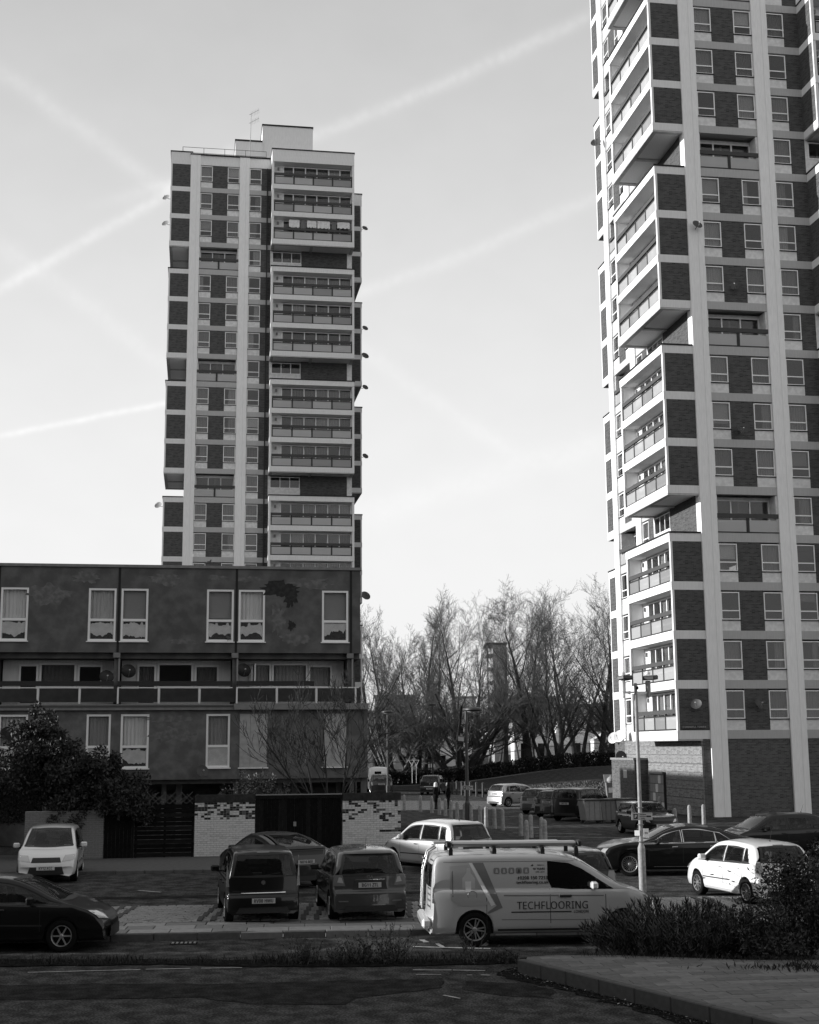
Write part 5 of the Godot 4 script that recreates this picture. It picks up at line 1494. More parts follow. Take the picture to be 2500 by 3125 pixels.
	for q in [[9.2, -70.2, "large wheeled refuse container nearest the dark off-roader"], [10.05, -70.5, "middle one of the three large wheeled refuse containers"], [10.85, -70.8, "large wheeled refuse container nearest the old dark hatchback"]]:
		var c := thing("refuse_container", q[2], "bin", Vector3(q[0], 0, q[1]), 0.35 + 0.05 * k, "large wheeled refuse containers")
		mb = MB.new()
		mb.prism(PackedVector2Array([Vector2(-0.5, 0.16), Vector2(0.5, 0.16), Vector2(0.62, 1.12), Vector2(-0.62, 1.12)]), -0.36, 0.36)
		part("body", mb, mats.bin_pale if k != 1 else mats.bin_mid, c)
		for x in [-0.3, 0.0, 0.3]: bx("rib", Vector3(x - 0.03, 0.2, 0.361), Vector3(x + 0.03, 1.08, 0.385), mats.bin_pale if k != 1 else mats.bin_mid, c)
		mb = MB.new()
		mb.bevel_box(Vector3(-0.66, 1.125, -0.42), Vector3(0.66, 1.21, 0.44), 0.03)
		part("lid", mb, mats.bin_dark, c)
		for x in [-0.42, 0.42]:
			for z in [-0.26, 0.26]:
				var w := MB.new()
				w.lathe([Vector2(0.0, -0.03), Vector2(0.09, -0.03), Vector2(0.09, 0.03), Vector2(0.0, 0.03)], 12, Transform3D(Basis(Vector3.RIGHT, PI / 2), Vector3(x, 0.09, z)))
				part("wheel", w, mats.black, c)
		k += 1
	# small wheeled bins, overfull, by the tower's far corner
	k = 0
	for q in [[14.2, -98.0, "wheelie bin overflowing with bags at the lawn side of its row"], [15.0, -98.3, "middle overflowing wheelie bin by the tower's far corner"], [15.75, -98.6, "overflowing wheelie bin closest to the tower wall"]]:
		var c := thing("wheelie_bin", q[2], "bin", Vector3(q[0], 0.05, q[1]), 0.1 * k, "overfull wheelie bins")
		mb = MB.new()
		mb.prism(PackedVector2Array([Vector2(-0.24, 0.08), Vector2(0.24, 0.08), Vector2(0.34, 1.25), Vector2(-0.34, 1.25)]), -0.33, 0.33)
		part("body", mb, mats.bin_pale, c)
		bx("notice", Vector3(-0.17, 0.55, 0.332), Vector3(0.17, 0.9, 0.338), mats.white_frame, c)
		mb = MB.new()
		mb.bevel_box(Vector3(-0.37, 0.0, -0.06), Vector3(0.37, 0.75, 0.0), 0.02)
		part("lid", mb, mats.bin_pale, c, Transform3D(Basis(Vector3.RIGHT, -0.75), Vector3(0, 1.27, -0.3)))
		for s in [-1.0, 1.0]:
			var w := MB.new()
			w.lathe([Vector2(0.0, -0.03), Vector2(0.1, -0.03), Vector2(0.1, 0.03), Vector2(0.0, 0.03)], 12, Transform3D(Basis(Vector3(0, 0, 1), PI / 2), Vector3(0.3 * s, 0.1, -0.3)))
			part("wheel", w, mats.black, c)
		var b := thing("rubbish_bag", ["knotted refuse sack heaped on the bin at the lawn side", "knotted refuse sack heaped on the middle wheelie bin", "knotted refuse sack heaped on the bin closest to the tower"][k], "bag", Vector3(q[0] + 0.05, 1.33, q[1]), 0.0, "refuse sacks on the bins")
		mb = MB.new()
		mb.lathe([Vector2(0.0, -0.05), Vector2(0.2, -0.03), Vector2(0.3, 0.1), Vector2(0.26, 0.26), Vector2(0.12, 0.38), Vector2(0.04, 0.42), Vector2(0.07, 0.5), Vector2(0.0, 0.5)], 9)
		part("sack", mb, mats.net_mid if k != 1 else mats.bag, b)
		mb = MB.new()
		mb.tube([Vector3(-0.06, 0.42, 0), Vector3(0.06, 0.43, 0)], [0.025, 0.025], 6)
		part("knot", mb, mats.bag, b)
		k += 1
	# locker against the tower base
	var lk := thing("parcel_locker", "tall dark steel locker cabinet standing against the sunlit tower base", "cabinet", Vector3(14.83, 0, -80.6), GRID)
	bx("carcass", Vector3(0, 0.06, -2.5), Vector3(0.58, 2.2, 0), mats.locker, lk)
	bx("plinth", Vector3(0.03, 0.0, -2.47), Vector3(0.55, 0.057, -0.03), mats.black, lk)
	mb = MB.new()
	mb.prism(PackedVector2Array([Vector2(-0.08, 2.203), Vector2(0.62, 2.203), Vector2(0.62, 2.26), Vector2(-0.08, 2.36)]), -2.54, 0.04)
	part("roof", mb, mats.galv_dark, lk)
	for i in 5:
		for j in 4: bx("locker_door", Vector3(-0.012, 0.1 + j * 0.52, -2.46 + i * 0.49), Vector3(-0.002, 0.58 + j * 0.52, -2.0 + i * 0.49), mats.locker_pale if (i * 3 + j) % 4 else mats.net, lk)
	# panel on the tower's left wall
	var nb := thing("notice_panel", "dark glossy notice panel fixed to the sunlit base wall", "notice board", Vector3(15.63, 0.25, -77.1), GRID)
	bx("frame", Vector3(-0.07, 0.0, -0.9), Vector3(-0.005, 2.45, 0.0), mats.bin_dark, nb)
	bx("glass", Vector3(-0.08, 0.06, -0.85), Vector3(-0.071, 2.39, -0.05), mats.car_glass, nb)
	bx("poster", Vector3(-0.086, 1.5, -0.55), Vector3(-0.0805, 2.0, -0.35), mats.net, nb)
	bx("poster", Vector3(-0.086, 0.95, -0.65), Vector3(-0.0805, 1.3, -0.4), mats.net_mid, nb)
	# name board on the bay end, lettering as far as it can be read
	var sg := thing("name_board", "dark name board with pale lettering on the bay end wall", "sign", Vector3(14.86, 4.76, -74.46), GRID)
	bx("board", Vector3(0, 0.0, 0.0), Vector3(1.3, 0.2, 0.03), mats.black, sg)
	text_on(sg, "CORDWELL TOWER", 0.15, mats.net_mid, Transform3D(Basis(), Vector3(0.65, 0.1, 0.034)))
	# low brick store against the tower's left face
	var bs := thing("brick_store", "low brick bin store with a flat coping against the tower's sunlit side", "store", Vector3(16.4, 0, -74.75) + Vector3(-sin(GRID), 0, -cos(GRID)) * 9.2, GRID)
	bx("wall", Vector3(-1.35, 0, -4.6), Vector3(-0.45, 3.0, 0), mats.brick_base, bs)
	bx("coping", Vector3(-1.42, 3.003, -4.66), Vector3(-0.45, 3.13, 0.06), mats.concrete_grey, bs)
	bx("window", Vector3(-1.36, 1.9, -2.2), Vector3(-1.352, 2.4, -1.5), mats.room, bs)
func dish(label: String, at: Vector3, aim: Vector3, size: float, material: Material, wall := Vector3(0, 0, -1)) -> void:
	# an offset dish: shallow bowl, mast, arm and head
	var t := thing("satellite_dish", label, "satellite dish", at, 0.0, "satellite dishes")
	var b := Basis.looking_at(-aim.normalized(), Vector3.UP) * Basis(Vector3.RIGHT, PI / 2)
	var mb := MB.new()
	var prof := []
	for i in 6: prof.append(Vector2(size * 0.5 * i / 5.0, size * 0.13 * pow(i / 5.0, 2.0) - size * 0.13))
	mb.lathe(prof, 18, Transform3D(b.scaled(Vector3.ONE), Vector3.ZERO))
	part("bowl", mb, material, t)
	mb = MB.new()
	mb.tube([Vector3.ZERO - b.y * size * 0.12, wall * 0.3 + Vector3(0, -0.16, 0), wall * 0.42 + Vector3(0, -0.16, 0)], [0.022, 0.022, 0.022], 6)
	part("mast", mb, mats.bin_dark, t)
	mb = MB.new()
	var tip := b.y * size * 0.5 - Vector3(0, size * 0.12, 0)
	mb.tube([Vector3(0, -size * 0.42, 0), tip], [0.012, 0.012], 5)
	part("arm", mb, mats.galv, t)
	mb = MB.new()
	mb.tube([tip, tip - b.y * size * 0.16 + Vector3(0, 0.03, 0)], [0.03, 0.03], 8)
	part("receiver", mb, mats.net, t)
func dishes() -> void:
	var aim := Vector3(0.42, 0.5, 0.75)
	var u := Vector3(cos(GRID), 0, -sin(GRID))
	var v := Vector3(sin(GRID), 0, cos(GRID))
	var o := Vector3(-20.65, 0, -120.8)
	var near := -u * 2.28
	for q in [[55.7, "upper of the two dishes on the far tower's shaded edge near the roof"], [53.1, "lower of the two dishes on the far tower's edge near the roof"], [25.9, "dish on the far tower's edge low down over the terrace roof"]]: dish(q[0 + 1], o + near + Vector3(0, q[0], 0) - v * 0.5, Vector3(-0.3, 0.5, 0.8), 0.72, mats.dish_pale, u)
	for q in [[56.6, "topmost dish on the far tower's right-hand bay", 0.65], [45.9, "second dish down on the far tower's right-hand bay", 0.65], [43.0, "larger dark dish third down on the far tower's right-hand bay", 0.8], [39.7, "fourth dish down on the far tower's right-hand bay", 0.65], [32.6, "fifth dish down on the far tower's right-hand bay", 0.65], [18.6, "lowest and largest dish on the far tower's right-hand bay", 1.0]]:
		dish(q[1], o + u * (S + D + 0.36) - v * (S - 7.7) + Vector3(0, q[0], 0), aim, q[2], mats.dish, -u)
	var e := Vector3(16.4, 0, -74.75)
	dish("dark dish on the near tower's pale pilaster high up", e + u * 0.45 + v * 0.5 + Vector3(0, 33.8, 0), Vector3(0.3, 0.45, 0.85), 0.62, mats.dish, -v)
	dish("dish with a pale receiver on the bay end above the name board", e - u * 0.9 + v * 0.45 + Vector3(0, 6.1, 0), Vector3(-0.35, 0.5, 0.8), 0.62, mats.dish, -v)
	dish("dish on the near tower brick beside a window two floors below the pilaster dish", e + u * 2.65 + v * 0.4 + Vector3(0, 30.2, 0), Vector3(-0.5, 0.45, 0.8), 0.6, mats.dish, -v)
	dish("grey dish on the near tower brick halfway up", e + u * 2.5 + v * 0.4 + Vector3(0, 21.6, 0), Vector3(0.6, 0.5, 0.7), 0.55, mats.dish, -v)
	dish("dish at the picture's right border low on the near tower", e + u * 2.75 + v * 0.4 + Vector3(0, 6.1, 0), Vector3(0.6, 0.5, 0.7), 0.6, mats.dish, -v)
	dish("white sunlit dish on the tower's left face beside the lawn", e - v * 15.2 - u * 0.75 + Vector3(0, 4.4, 0), Vector3(-0.6, 0.4, 0.7), 0.8, mats.white_panel, u)
	dish("white sunlit dish next to the drainpipe on the tower's left face", e - v * 13.9 - u * 0.75 + Vector3(0, 4.5, 0), Vector3(-0.6, 0.4, 0.7), 0.85, mats.white_panel, u)
	dish("dark round dish below the white ones on the tower's left face", e - v * 13.3 - u * 0.85 + Vector3(0, 3.2, 0), Vector3(0.2, 0.2, 0.95), 0.75, mats.dish, u)
	dish("dark dish fixed to the near tower's left face high up", e - v * 14.8 - u * 0.7 + Vector3(0, 46.0, 0), Vector3(-0.3, 0.4, 0.85), 0.75, mats.dish, u)
	var m := Vector3(-8, 0, -56.5)
	dish("round black dish on the terrace balcony beside the open casement", m + u * 1.03 + Vector3(0, 7.14, 0) - v * 0.55, Vector3(0.35, 0.35, 0.87), 0.62, mats.black, -v)
	dish("black dish on the terrace balcony left of the dark door", m - u * 3.75 + Vector3(0, 7.1, 0) - v * 0.55, Vector3(0.35, 0.35, 0.87), 0.62, mats.black, -v)
	dish("black dish standing at the leftmost terrace balcony rail", m - u * 4.62 + Vector3(0, 6.85, 0) - v * 0.3, Vector3(0.35, 0.35, 0.87), 0.6, mats.black, -v)
	dish("small dark dish low on the terrace wall above the trellis", m - u * 0.62 + Vector3(0, 2.98, 0) + v * 0.3, Vector3(0.35, 0.35, 0.87), 0.5, mats.dish, -v)
func roof_things(tw: Node3D) -> void:
	# plant rooms, guard rails and aerial on the far tower's roof
	var top := FIRST + 20 * STOREY
	bx("plant_room", Vector3(4.3, top + 0.46, -9.5), Vector3(7.0, top + 4.6, -5.0), mats.fascia, tw)
	bx("plant_room_cap", Vector3(4.25, top + 4.603, -9.55), Vector3(7.0, top + 4.75, -4.93), mats.coping, tw)
	bx("plant_room", Vector3(7.003, top + 0.46, -11.0), Vector3(12.1, top + 6.6, -5.4), mats.fascia, tw)
	bx("plant_room_cap", Vector3(6.95, top + 6.603, -11.05), Vector3(12.15, top + 6.75, -5.33), mats.coping, tw)
	for q in [[[-0.8, -0.9], [7.2, -0.9], 0.6], [[8.6, -0.6], [15.2, -0.6], 0.86], [[-0.8, -0.9], [-0.8, -7.0], 0.6], [[15.9, -8.2], [16.9, -8.2], -2.2]]:
		var a := Vector3(q[0][0], top + q[2], q[0][1]); var b := Vector3(q[1][0], top + q[2], q[1][1])
		var rl := MB.new()
		for h in [0.55, 1.1]: rl.tube([a + Vector3(0, h, 0), b + Vector3(0, h, 0)], [0.025, 0.025], 4)
		var n := maxi(1, int(a.distance_to(b) / 1.9))
		for i in n + 1: rl.tube([a.lerp(b, float(i) / n), a.lerp(b, float(i) / n) + Vector3(0, 1.1, 0)], [0.025, 0.025], 4)
		part("guard_rail", rl, mats.galv_dark, tw)
	var ae := thing("aerial", "thin television aerial mast on the far tower's roof", "aerial", tw.position + tw.basis * Vector3(5.7, top + 0.46, -4.0))
	var mb := MB.new()
	mb.tube([Vector3.ZERO, Vector3(0.1, 6.6, 0)], [0.04, 0.025], 5)
	part("mast", mb, mats.galv, ae)
	for y in [6.5, 5.6]:
		mb = MB.new()
		mb.tube([Vector3(-0.1, y, 0), Vector3(0.9, y + 0.45, 0.2)], [0.02, 0.02], 4)
		part("boom", mb, mats.galv, ae)
		for i in 6:
			mb = MB.new()
			mb.tube([Vector3(0.1 + i * 0.15, y + 0.07 + i * 0.07 - 0.2, -0.15), Vector3(0.1 + i * 0.15, y + 0.07 + i * 0.07 + 0.2, 0.2)], [0.01, 0.01], 3)
			part("element", mb, mats.galv, ae)
	# drainpipe down the near face
	bx("drainpipe", Vector3(7.25, 0.0, 0.031), Vector3(7.37, top - 0.5, 0.13), mats.black, tw)
func laundry() -> void:
	# washing on the third balcony down of the far tower
	var u := Vector3(cos(GRID), 0, -sin(GRID))
	var v := Vector3(sin(GRID), 0, cos(GRID))
	var o := Vector3(-20.65, FIRST + 17 * STOREY, -120.8) + v * (D - 0.25)
	var said := ["white sheet on the washing line nearest the balcony door", "dark garment on the third balcony's washing line", "white towel in the middle of the balcony washing line", "long pale sheet on the balcony washing line", "grey shirt on the balcony washing line", "white cloth at the far end of the balcony washing line"]
	var at := [[9.3, 1.0, 0.75, 1], [10.4, 0.5, 0.9, 0], [11.0, 0.9, 0.7, 1], [12.0, 1.2, 0.72, 1], [13.35, 0.45, 0.8, 0], [13.9, 1.2, 0.62, 1]]
	for i in 6:
		var q: Array = at[i]
		var mb := MB.new()
		for k in 12:
			var x0: float = q[1] * k / 12.0; var x1: float = q[1] * (k + 1) / 12.0
			mb.quad(Vector3(x0, -q[2] + 0.05 * sin(k * 1.7 + i), 0.03 * sin(x0 * 14.0)), Vector3(x1, -q[2] + 0.05 * sin(k * 1.7 + 1.7 + i), 0.03 * sin(x1 * 14.0)), Vector3(x1, 0, 0.01 * sin(x1 * 14.0)), Vector3(x0, 0, 0.01 * sin(x0 * 14.0)))
		var t := thing("laundry", said[i], "laundry", o + u * q[0] + Vector3(0, 2.05, 0), GRID, "washing on the balcony")
		part("cloth", mb, mats.white_panel if q[3] else mats.net_dark, t)
		bx("clothes_peg", Vector3(0.05, -0.03, -0.01), Vector3(0.07, 0.05, 0.025), mats.trellis, t)
		bx("clothes_peg", Vector3(q[1] - 0.07, -0.03, -0.01), Vector3(q[1] - 0.05, 0.05, 0.025), mats.trellis, t)
func backdrop() -> void:
	# buildings half hidden by the trees
	var b := thing("distant_tower", "distant brick tower with an open corner above the bare trees", "building", Vector3(px(1482, -330.0), 0, -330.0))
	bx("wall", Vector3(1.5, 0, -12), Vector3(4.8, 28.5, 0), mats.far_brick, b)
	bx("roof", Vector3(-0.2, 28.503, -12), Vector3(5.0, 29.1, 0.3), mats.coping, b)
	for k in 8: bx("floor_slab", Vector3(0.0, 2.9 + k * 3.3, -12), Vector3(1.49, 3.3 + k * 3.3, 0), mats.far_brick, b)
	bx("corner_post", Vector3(0.0, 0, -0.4), Vector3(0.35, 28.5, 0.0), mats.far_brick, b)
	var r := RandomNumberGenerator.new()
	r.seed = 91
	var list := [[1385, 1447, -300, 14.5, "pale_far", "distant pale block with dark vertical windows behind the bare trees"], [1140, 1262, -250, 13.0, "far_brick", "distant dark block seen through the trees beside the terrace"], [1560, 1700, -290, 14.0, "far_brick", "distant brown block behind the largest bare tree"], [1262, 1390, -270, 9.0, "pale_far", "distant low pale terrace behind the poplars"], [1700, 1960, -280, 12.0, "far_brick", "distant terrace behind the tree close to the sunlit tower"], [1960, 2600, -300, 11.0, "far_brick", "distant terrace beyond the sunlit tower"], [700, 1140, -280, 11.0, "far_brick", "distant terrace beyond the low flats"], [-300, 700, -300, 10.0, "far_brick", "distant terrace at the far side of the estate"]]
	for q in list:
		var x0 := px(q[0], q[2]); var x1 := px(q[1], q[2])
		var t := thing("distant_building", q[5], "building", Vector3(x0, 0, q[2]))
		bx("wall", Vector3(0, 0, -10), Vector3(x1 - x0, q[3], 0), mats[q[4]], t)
		bx("roof", Vector3(-0.2, q[3] + 0.003, -10.2), Vector3(x1 - x0 + 0.2, q[3] + 0.5, 0.2), mats.concrete_grey, t)
		var fl := int(q[3] / 3.0)
		for k in fl:
			for i in int((x1 - x0) / 2.2): bx("window", Vector3(0.5 + i * 2.2, k * 3.0 + 0.9, -0.1), Vector3(1.6 + i * 2.2, k * 3.0 + 2.3, 0.03), mats.car_glass if r.randf() < 0.8 else mats.net, t)
	# white low hall with a round roof, right of the big tree
	var h := thing("white_hall", "low white hall with a rounded gable behind the railings", "building", Vector3(px(1560, -215.0), 1.8, -215.0))
	bx("wall", Vector3(0, 0, -8), Vector3(17.0, 4.2, 0), mats.white_panel, h)
	for i in 6: bx("window", Vector3(1.0 + i * 2.7, 0.2, -0.1), Vector3(2.3 + i * 2.7, 2.6, 0.03), mats.car_glass, h)
	var pl := PackedVector2Array()
	for i in 13: pl.append(Vector2(9.2 + 2.6 * cos(PI * i / 12.0), 4.203 + 2.6 * sin(PI * i / 12.0)))
	var mb := MB.new()
	mb.prism(pl, -7.0, 0.02)
	part("round_gable", mb, mats.white_panel, h)
	var sh := thing("white_shed", "small pale shed with a pitched roof near the sunlit tower", "building", Vector3(px(1800, -190.0), 2.1, -190.0))
	bx("wall", Vector3(0, 0, -4), Vector3(4.2, 2.6, 0), mats.white_panel, sh)
	mb = MB.new()
	mb.prism(PackedVector2Array([Vector2(-0.2, 2.603), Vector2(4.4, 2.603), Vector2(2.1, 3.9)]), -4.2, 0.2)
	part("roof", mb, mats.band, sh)
	bx("door", Vector3(1.2, 0.0, -0.1), Vector3(2.2, 2.0, 0.03), mats.net_mid, sh)
	# angular pale climbing frame by the railings
	var cf := thing("climbing_frame", "small pale angular frame standing by the railings near the terrace", "frame", Vector3(px(1258, -140.0), 0.3, -140.0))
	for e in [[Vector3(-0.55, 2.3, 0), Vector3(-0.2, 1.75, 0)], [Vector3(-0.2, 1.75, 0), Vector3(0.0, 2.3, 0)], [Vector3(0.0, 2.3, 0), Vector3(0.22, 1.7, 0)], [Vector3(0.22, 1.7, 0), Vector3(0.5, 2.3, 0)], [Vector3(-0.55, 2.3, 0), Vector3(0.5, 2.3, 0)], [Vector3(-0.2, 1.75, 0), Vector3(-0.2, 0, 0)], [Vector3(0.22, 1.7, 0), Vector3(0.22, 0, 0)]]:
		mb = MB.new()
		mb.tube([e[0], e[1]], [0.022, 0.022], 5)
		part("bar", mb, mats.white_frame, cf)
func pigeon(label: String, at: Vector3, turn: float) -> void:
	var t := thing("pigeon", label, "bird", at, turn, "pigeons on the terrace")
	var mb := MB.new()
	# one lofted body from tail to beak
	mb.tube([Vector3(-0.19, 0.10, 0), Vector3(-0.12, 0.115, 0), Vector3(-0.04, 0.14, 0), Vector3(0.05, 0.17, 0), Vector3(0.09, 0.22, 0), Vector3(0.10, 0.265, 0), Vector3(0.125, 0.275, 0), Vector3(0.155, 0.268, 0)], [0.012, 0.03, 0.065, 0.068, 0.04, 0.028, 0.022, 0.004], 10)
	part("body", mb, mats.dish, t)
	for s in [-1.0, 1.0]:
		mb = MB.new()
		mb.tube([Vector3(0.0, 0.09, 0.025 * s), Vector3(0.01, 0.0, 0.025 * s), Vector3(0.045, 0.002, 0.03 * s)], [0.007, 0.005, 0.004], 5)
		part("leg", mb, mats.trellis, t)
# ---------- cars ----------
# A car runs along +x, its right side is +z. The shell is lofted through cross-sections; glass, lamps,
# plates, trim and shut lines are patches that follow the shell a few millimetres proud of it.
class Car:
	var L: float; var W: float
	var prof: Array = []          # centre line seen from the side, rear to front: Vector2(x, y)
	var belt_r: float; var belt_f: float
	var gc: float
	var tum: float
	var rc := 0.10
	var crown := 0.035
	var wheels := []              # x of rear and front axle
	var R: float
	var round_r := 0.09
	var round_f := 0.16
	var bulge := 0.03
	var cuts := []                # side window outlines (x, y): the shell is open there
	var cut_rear := Vector2.ZERO  # heights of the rear window and the windscreen
	var cut_front := Vector2.ZERO
	func open_at(x: float, y: float, j: int) -> bool:
		if j >= 9 and j <= 11:
			for p in cuts:
				if Geometry2D.is_point_in_polygon(Vector2(x, y), p): return true
		elif j >= 17:
			if x < -L * 0.1 and y > cut_rear.x and y < cut_rear.y: return true
			if x > 0.0 and y > cut_front.x and y < cut_front.y: return true
		return false
	func top(x: float) -> float:
		if x <= prof[0].x: return prof[0].y
		for i in prof.size() - 1:
			if x <= prof[i + 1].x:
				var d: float = prof[i + 1].x - prof[i].x
				return lerpf(prof[i].y, prof[i + 1].y, (x - prof[i].x) / d if d > 0.00001 else 1.0)
		return prof[-1].y
	func belt(x: float) -> float:
		return lerpf(belt_r, belt_f, clampf(x / L + 0.5, 0, 1))
	func half(x: float) -> float:
		var r := clampf((-x - (L * 0.5 - 0.75)) / 0.75, 0, 1)
		var f := clampf((x - (L * 0.5 - 0.95)) / 0.95, 0, 1)
		return W * 0.5 * (1.0 - round_r * pow(r, 2.6) - round_f * pow(f, 2.4))
	func section(x: float) -> PackedVector2Array:
		# (z, y) from sill to roof centre
		var w := half(x)
		var t := top(x)
		var s := minf(belt(x), t - 0.03)
		var lo := gc
		for a in wheels:
			var dx: float = absf(x - a)
			var ra := R + 0.055
			if dx < ra: lo = maxf(lo, sqrt(ra * ra - dx * dx) + R)
		lo = minf(lo, s - 0.06)
		var out := PackedVector2Array()
		var side := [[0.86, gc], [0.955, gc + 0.05], [0.985, gc + 0.16], [0.99, lerpf(gc, s, 0.45)], [1.0, lerpf(gc, s, 0.78)], [0.992, lerpf(gc, s, 0.93)], [0.965, s]]
		for q in side: out.append(Vector2(w * q[0], clampf(q[1], lo, s)))
		var hh := t - s
		var r := minf(rc, hh * 0.5)
		var w0 := w * 0.965 - minf(0.028, hh * 0.3)
		var w1 := w0 - tum * maxf(hh - r, 0.0)
		var ye := t - crown * minf(1.0, hh * 4.0) - r
		ye = maxf(ye, s + 0.002)
		for f in [0.0, 0.07, 0.36, 0.64, 0.93, 1.0]:
			out.append(Vector2(lerpf(w0, w1, f) + bulge * sin(f * PI) * minf(1.0, hh), lerpf(s + 0.004, ye, f)))
		for i in range(1, 5):
			var a := i / 4.0 * PI * 0.5
			out.append(Vector2(w1 - r * (1.0 - cos(a)), ye + r * sin(a) * 0.9))
		var zr := w1 - r
		var yr := out[-1].y
		for i in range(1, 6):
			var f := i / 5.0
			out.append(Vector2(zr * (1.0 - f), lerpf(yr, t, 1.0 - (1.0 - f) * (1.0 - f))))
		return out
	func side_z(x: float, y: float) -> float:
		var s := section(x)
		for i in range(s.size() - 1):
			if y <= s[i + 1].y and s[i + 1].y > s[i].y:
				return lerpf(s[i].x, s[i + 1].x, clampf((y - s[i].y) / (s[i + 1].y - s[i].y), 0, 1))
		return s[-1].x
	func inv(yy: float, front: bool) -> float:
		var n := prof.size()
		if not front:
			if yy <= prof[0].y: return prof[0].x
			for i in n - 1:
				if prof[i + 1].y >= yy and prof[i + 1].y > prof[i].y: return lerpf(prof[i].x, prof[i + 1].x, (yy - prof[i].y) / (prof[i + 1].y - prof[i].y))
			return prof[int(n / 2)].x
		if yy <= prof[n - 1].y: return prof[n - 1].x
		for i in range(n - 1, 0, -1):
			if prof[i - 1].y >= yy and prof[i - 1].y > prof[i].y: return lerpf(prof[i].x, prof[i - 1].x, (yy - prof[i].y) / (prof[i - 1].y - prof[i].y))
		return prof[int(n / 2)].x
	func end_x(y: float, z: float, front: bool) -> float:
		# where the shell's end meets height y at half width z
		var x := inv(y, front)
		var zr := W * 0.5 * 0.74
		for k in 2:
			var hh := maxf(0.03, top(x) - belt(x))
			var c := crown * minf(1.0, hh * 4.0) + 0.1 * minf(rc, hh * 0.5)
			x = inv(y + c * pow(z / zr, 2.0), front)
		return bowed(x, z)
	func end_bow(z: float, front: bool) -> float:
		return (0.20 if front else 0.11) * pow(absf(z) / (W * 0.5), 2.6)
	func bowed(x: float, z: float) -> float:
		# ends swept back towards the corners, so nose and tail are curved in plan
		var r := clampf((-x - (L * 0.5 - 0.55)) / 0.55, 0, 1)
		var f := clampf((x - (L * 0.5 - 0.75)) / 0.75, 0, 1)
		return x + end_bow(z, false) * r - end_bow(z, true) * f
	func stations() -> Array:
		var xs := []
		for p in prof: xs.append(p.x)
		for a in wheels:
			for i in 25: xs.append(a + (R + 0.056) * (i - 12) / 12.0)
		for p in cuts:
			for i in 40:
				var x: float = lerpf(-L * 0.46, L * 0.34, i / 39.0)
				xs.append(x)
			break
		for i in 14: xs.append(-L * 0.5 + L * (i + 0.5) / 14.0)
		xs.sort()
		var out := [xs[0]]
		for x in xs:
			if x - out[-1] > 0.006 and x <= L * 0.5: out.append(x)
		return out
	func shell() -> MB:
		var mb := MB.new()
		var xs := stations()
		var rows := []
		for x in xs:
			var s := section(x)
			var row := []
			row.append(Vector3(bowed(x, 0.0), gc + 0.02 if s[0].y < gc + 0.03 else s[0].y, 0.0))
			for p in s: row.append(Vector3(bowed(x, p.x), p.y, p.x))
			rows.append(row)
		var m: int = rows[0].size()
		var nn := []
		for i in rows.size():
			var line := []
			for j in m: line.append(Vector3.ZERO)
			nn.append(line)
		for i in rows.size() - 1:
			for j in m - 1:
				var f: Vector3 = (rows[i + 1][j] - rows[i][j]).cross(rows[i + 1][j + 1] - rows[i][j])
				f += (rows[i + 1][j + 1] - rows[i][j]).cross(rows[i][j + 1] - rows[i][j])
				if f.length() < 1e-9: continue
				for q in [[i, j], [i + 1, j], [i, j + 1], [i + 1, j + 1]]: nn[q[0]][q[1]] += f.normalized() * minf(f.length(), 0.02)
		for side in [1.0, -1.0]:
			for i in rows.size() - 1:
				for j in range(1, m - 1):
					if open_at((xs[i] + xs[i + 1]) * 0.5, (rows[i][j].y + rows[i + 1][j + 1].y + rows[i][j + 1].y + rows[i + 1][j].y) * 0.25, j): continue
					var q := [rows[i][j], rows[i + 1][j], rows[i + 1][j + 1], rows[i][j + 1]]
					var k := [nn[i][j], nn[i + 1][j], nn[i + 1][j + 1], nn[i][j + 1]]
					for e in 4:
						q[e] = Vector3(q[e].x, q[e].y, q[e].z * side)
						k[e] = (k[e] as Vector3).normalized()
						k[e] = Vector3(k[e].x, k[e].y, k[e].z * side)
					if side > 0: mb.quadn(q[0], q[1], q[2], q[3], k[0], k[1], k[2], k[3])
					else: mb.quadn(q[1], q[0], q[3], q[2], k[1], k[0], k[3], k[2])
			for end in [0, rows.size() - 1]:
				var c := Vector3(rows[end][0].x, lerpf(gc, rows[end][m - 1].y, 0.5), 0)
				for j in range(1, m - 1):
					var a: Vector3 = rows[end][j]; var b: Vector3 = rows[end][j + 1]
					a.z *= side; b.z *= side
					if (end == 0) == (side > 0): mb.tri(c, a, b)
					else: mb.tri(c, b, a)
		return mb
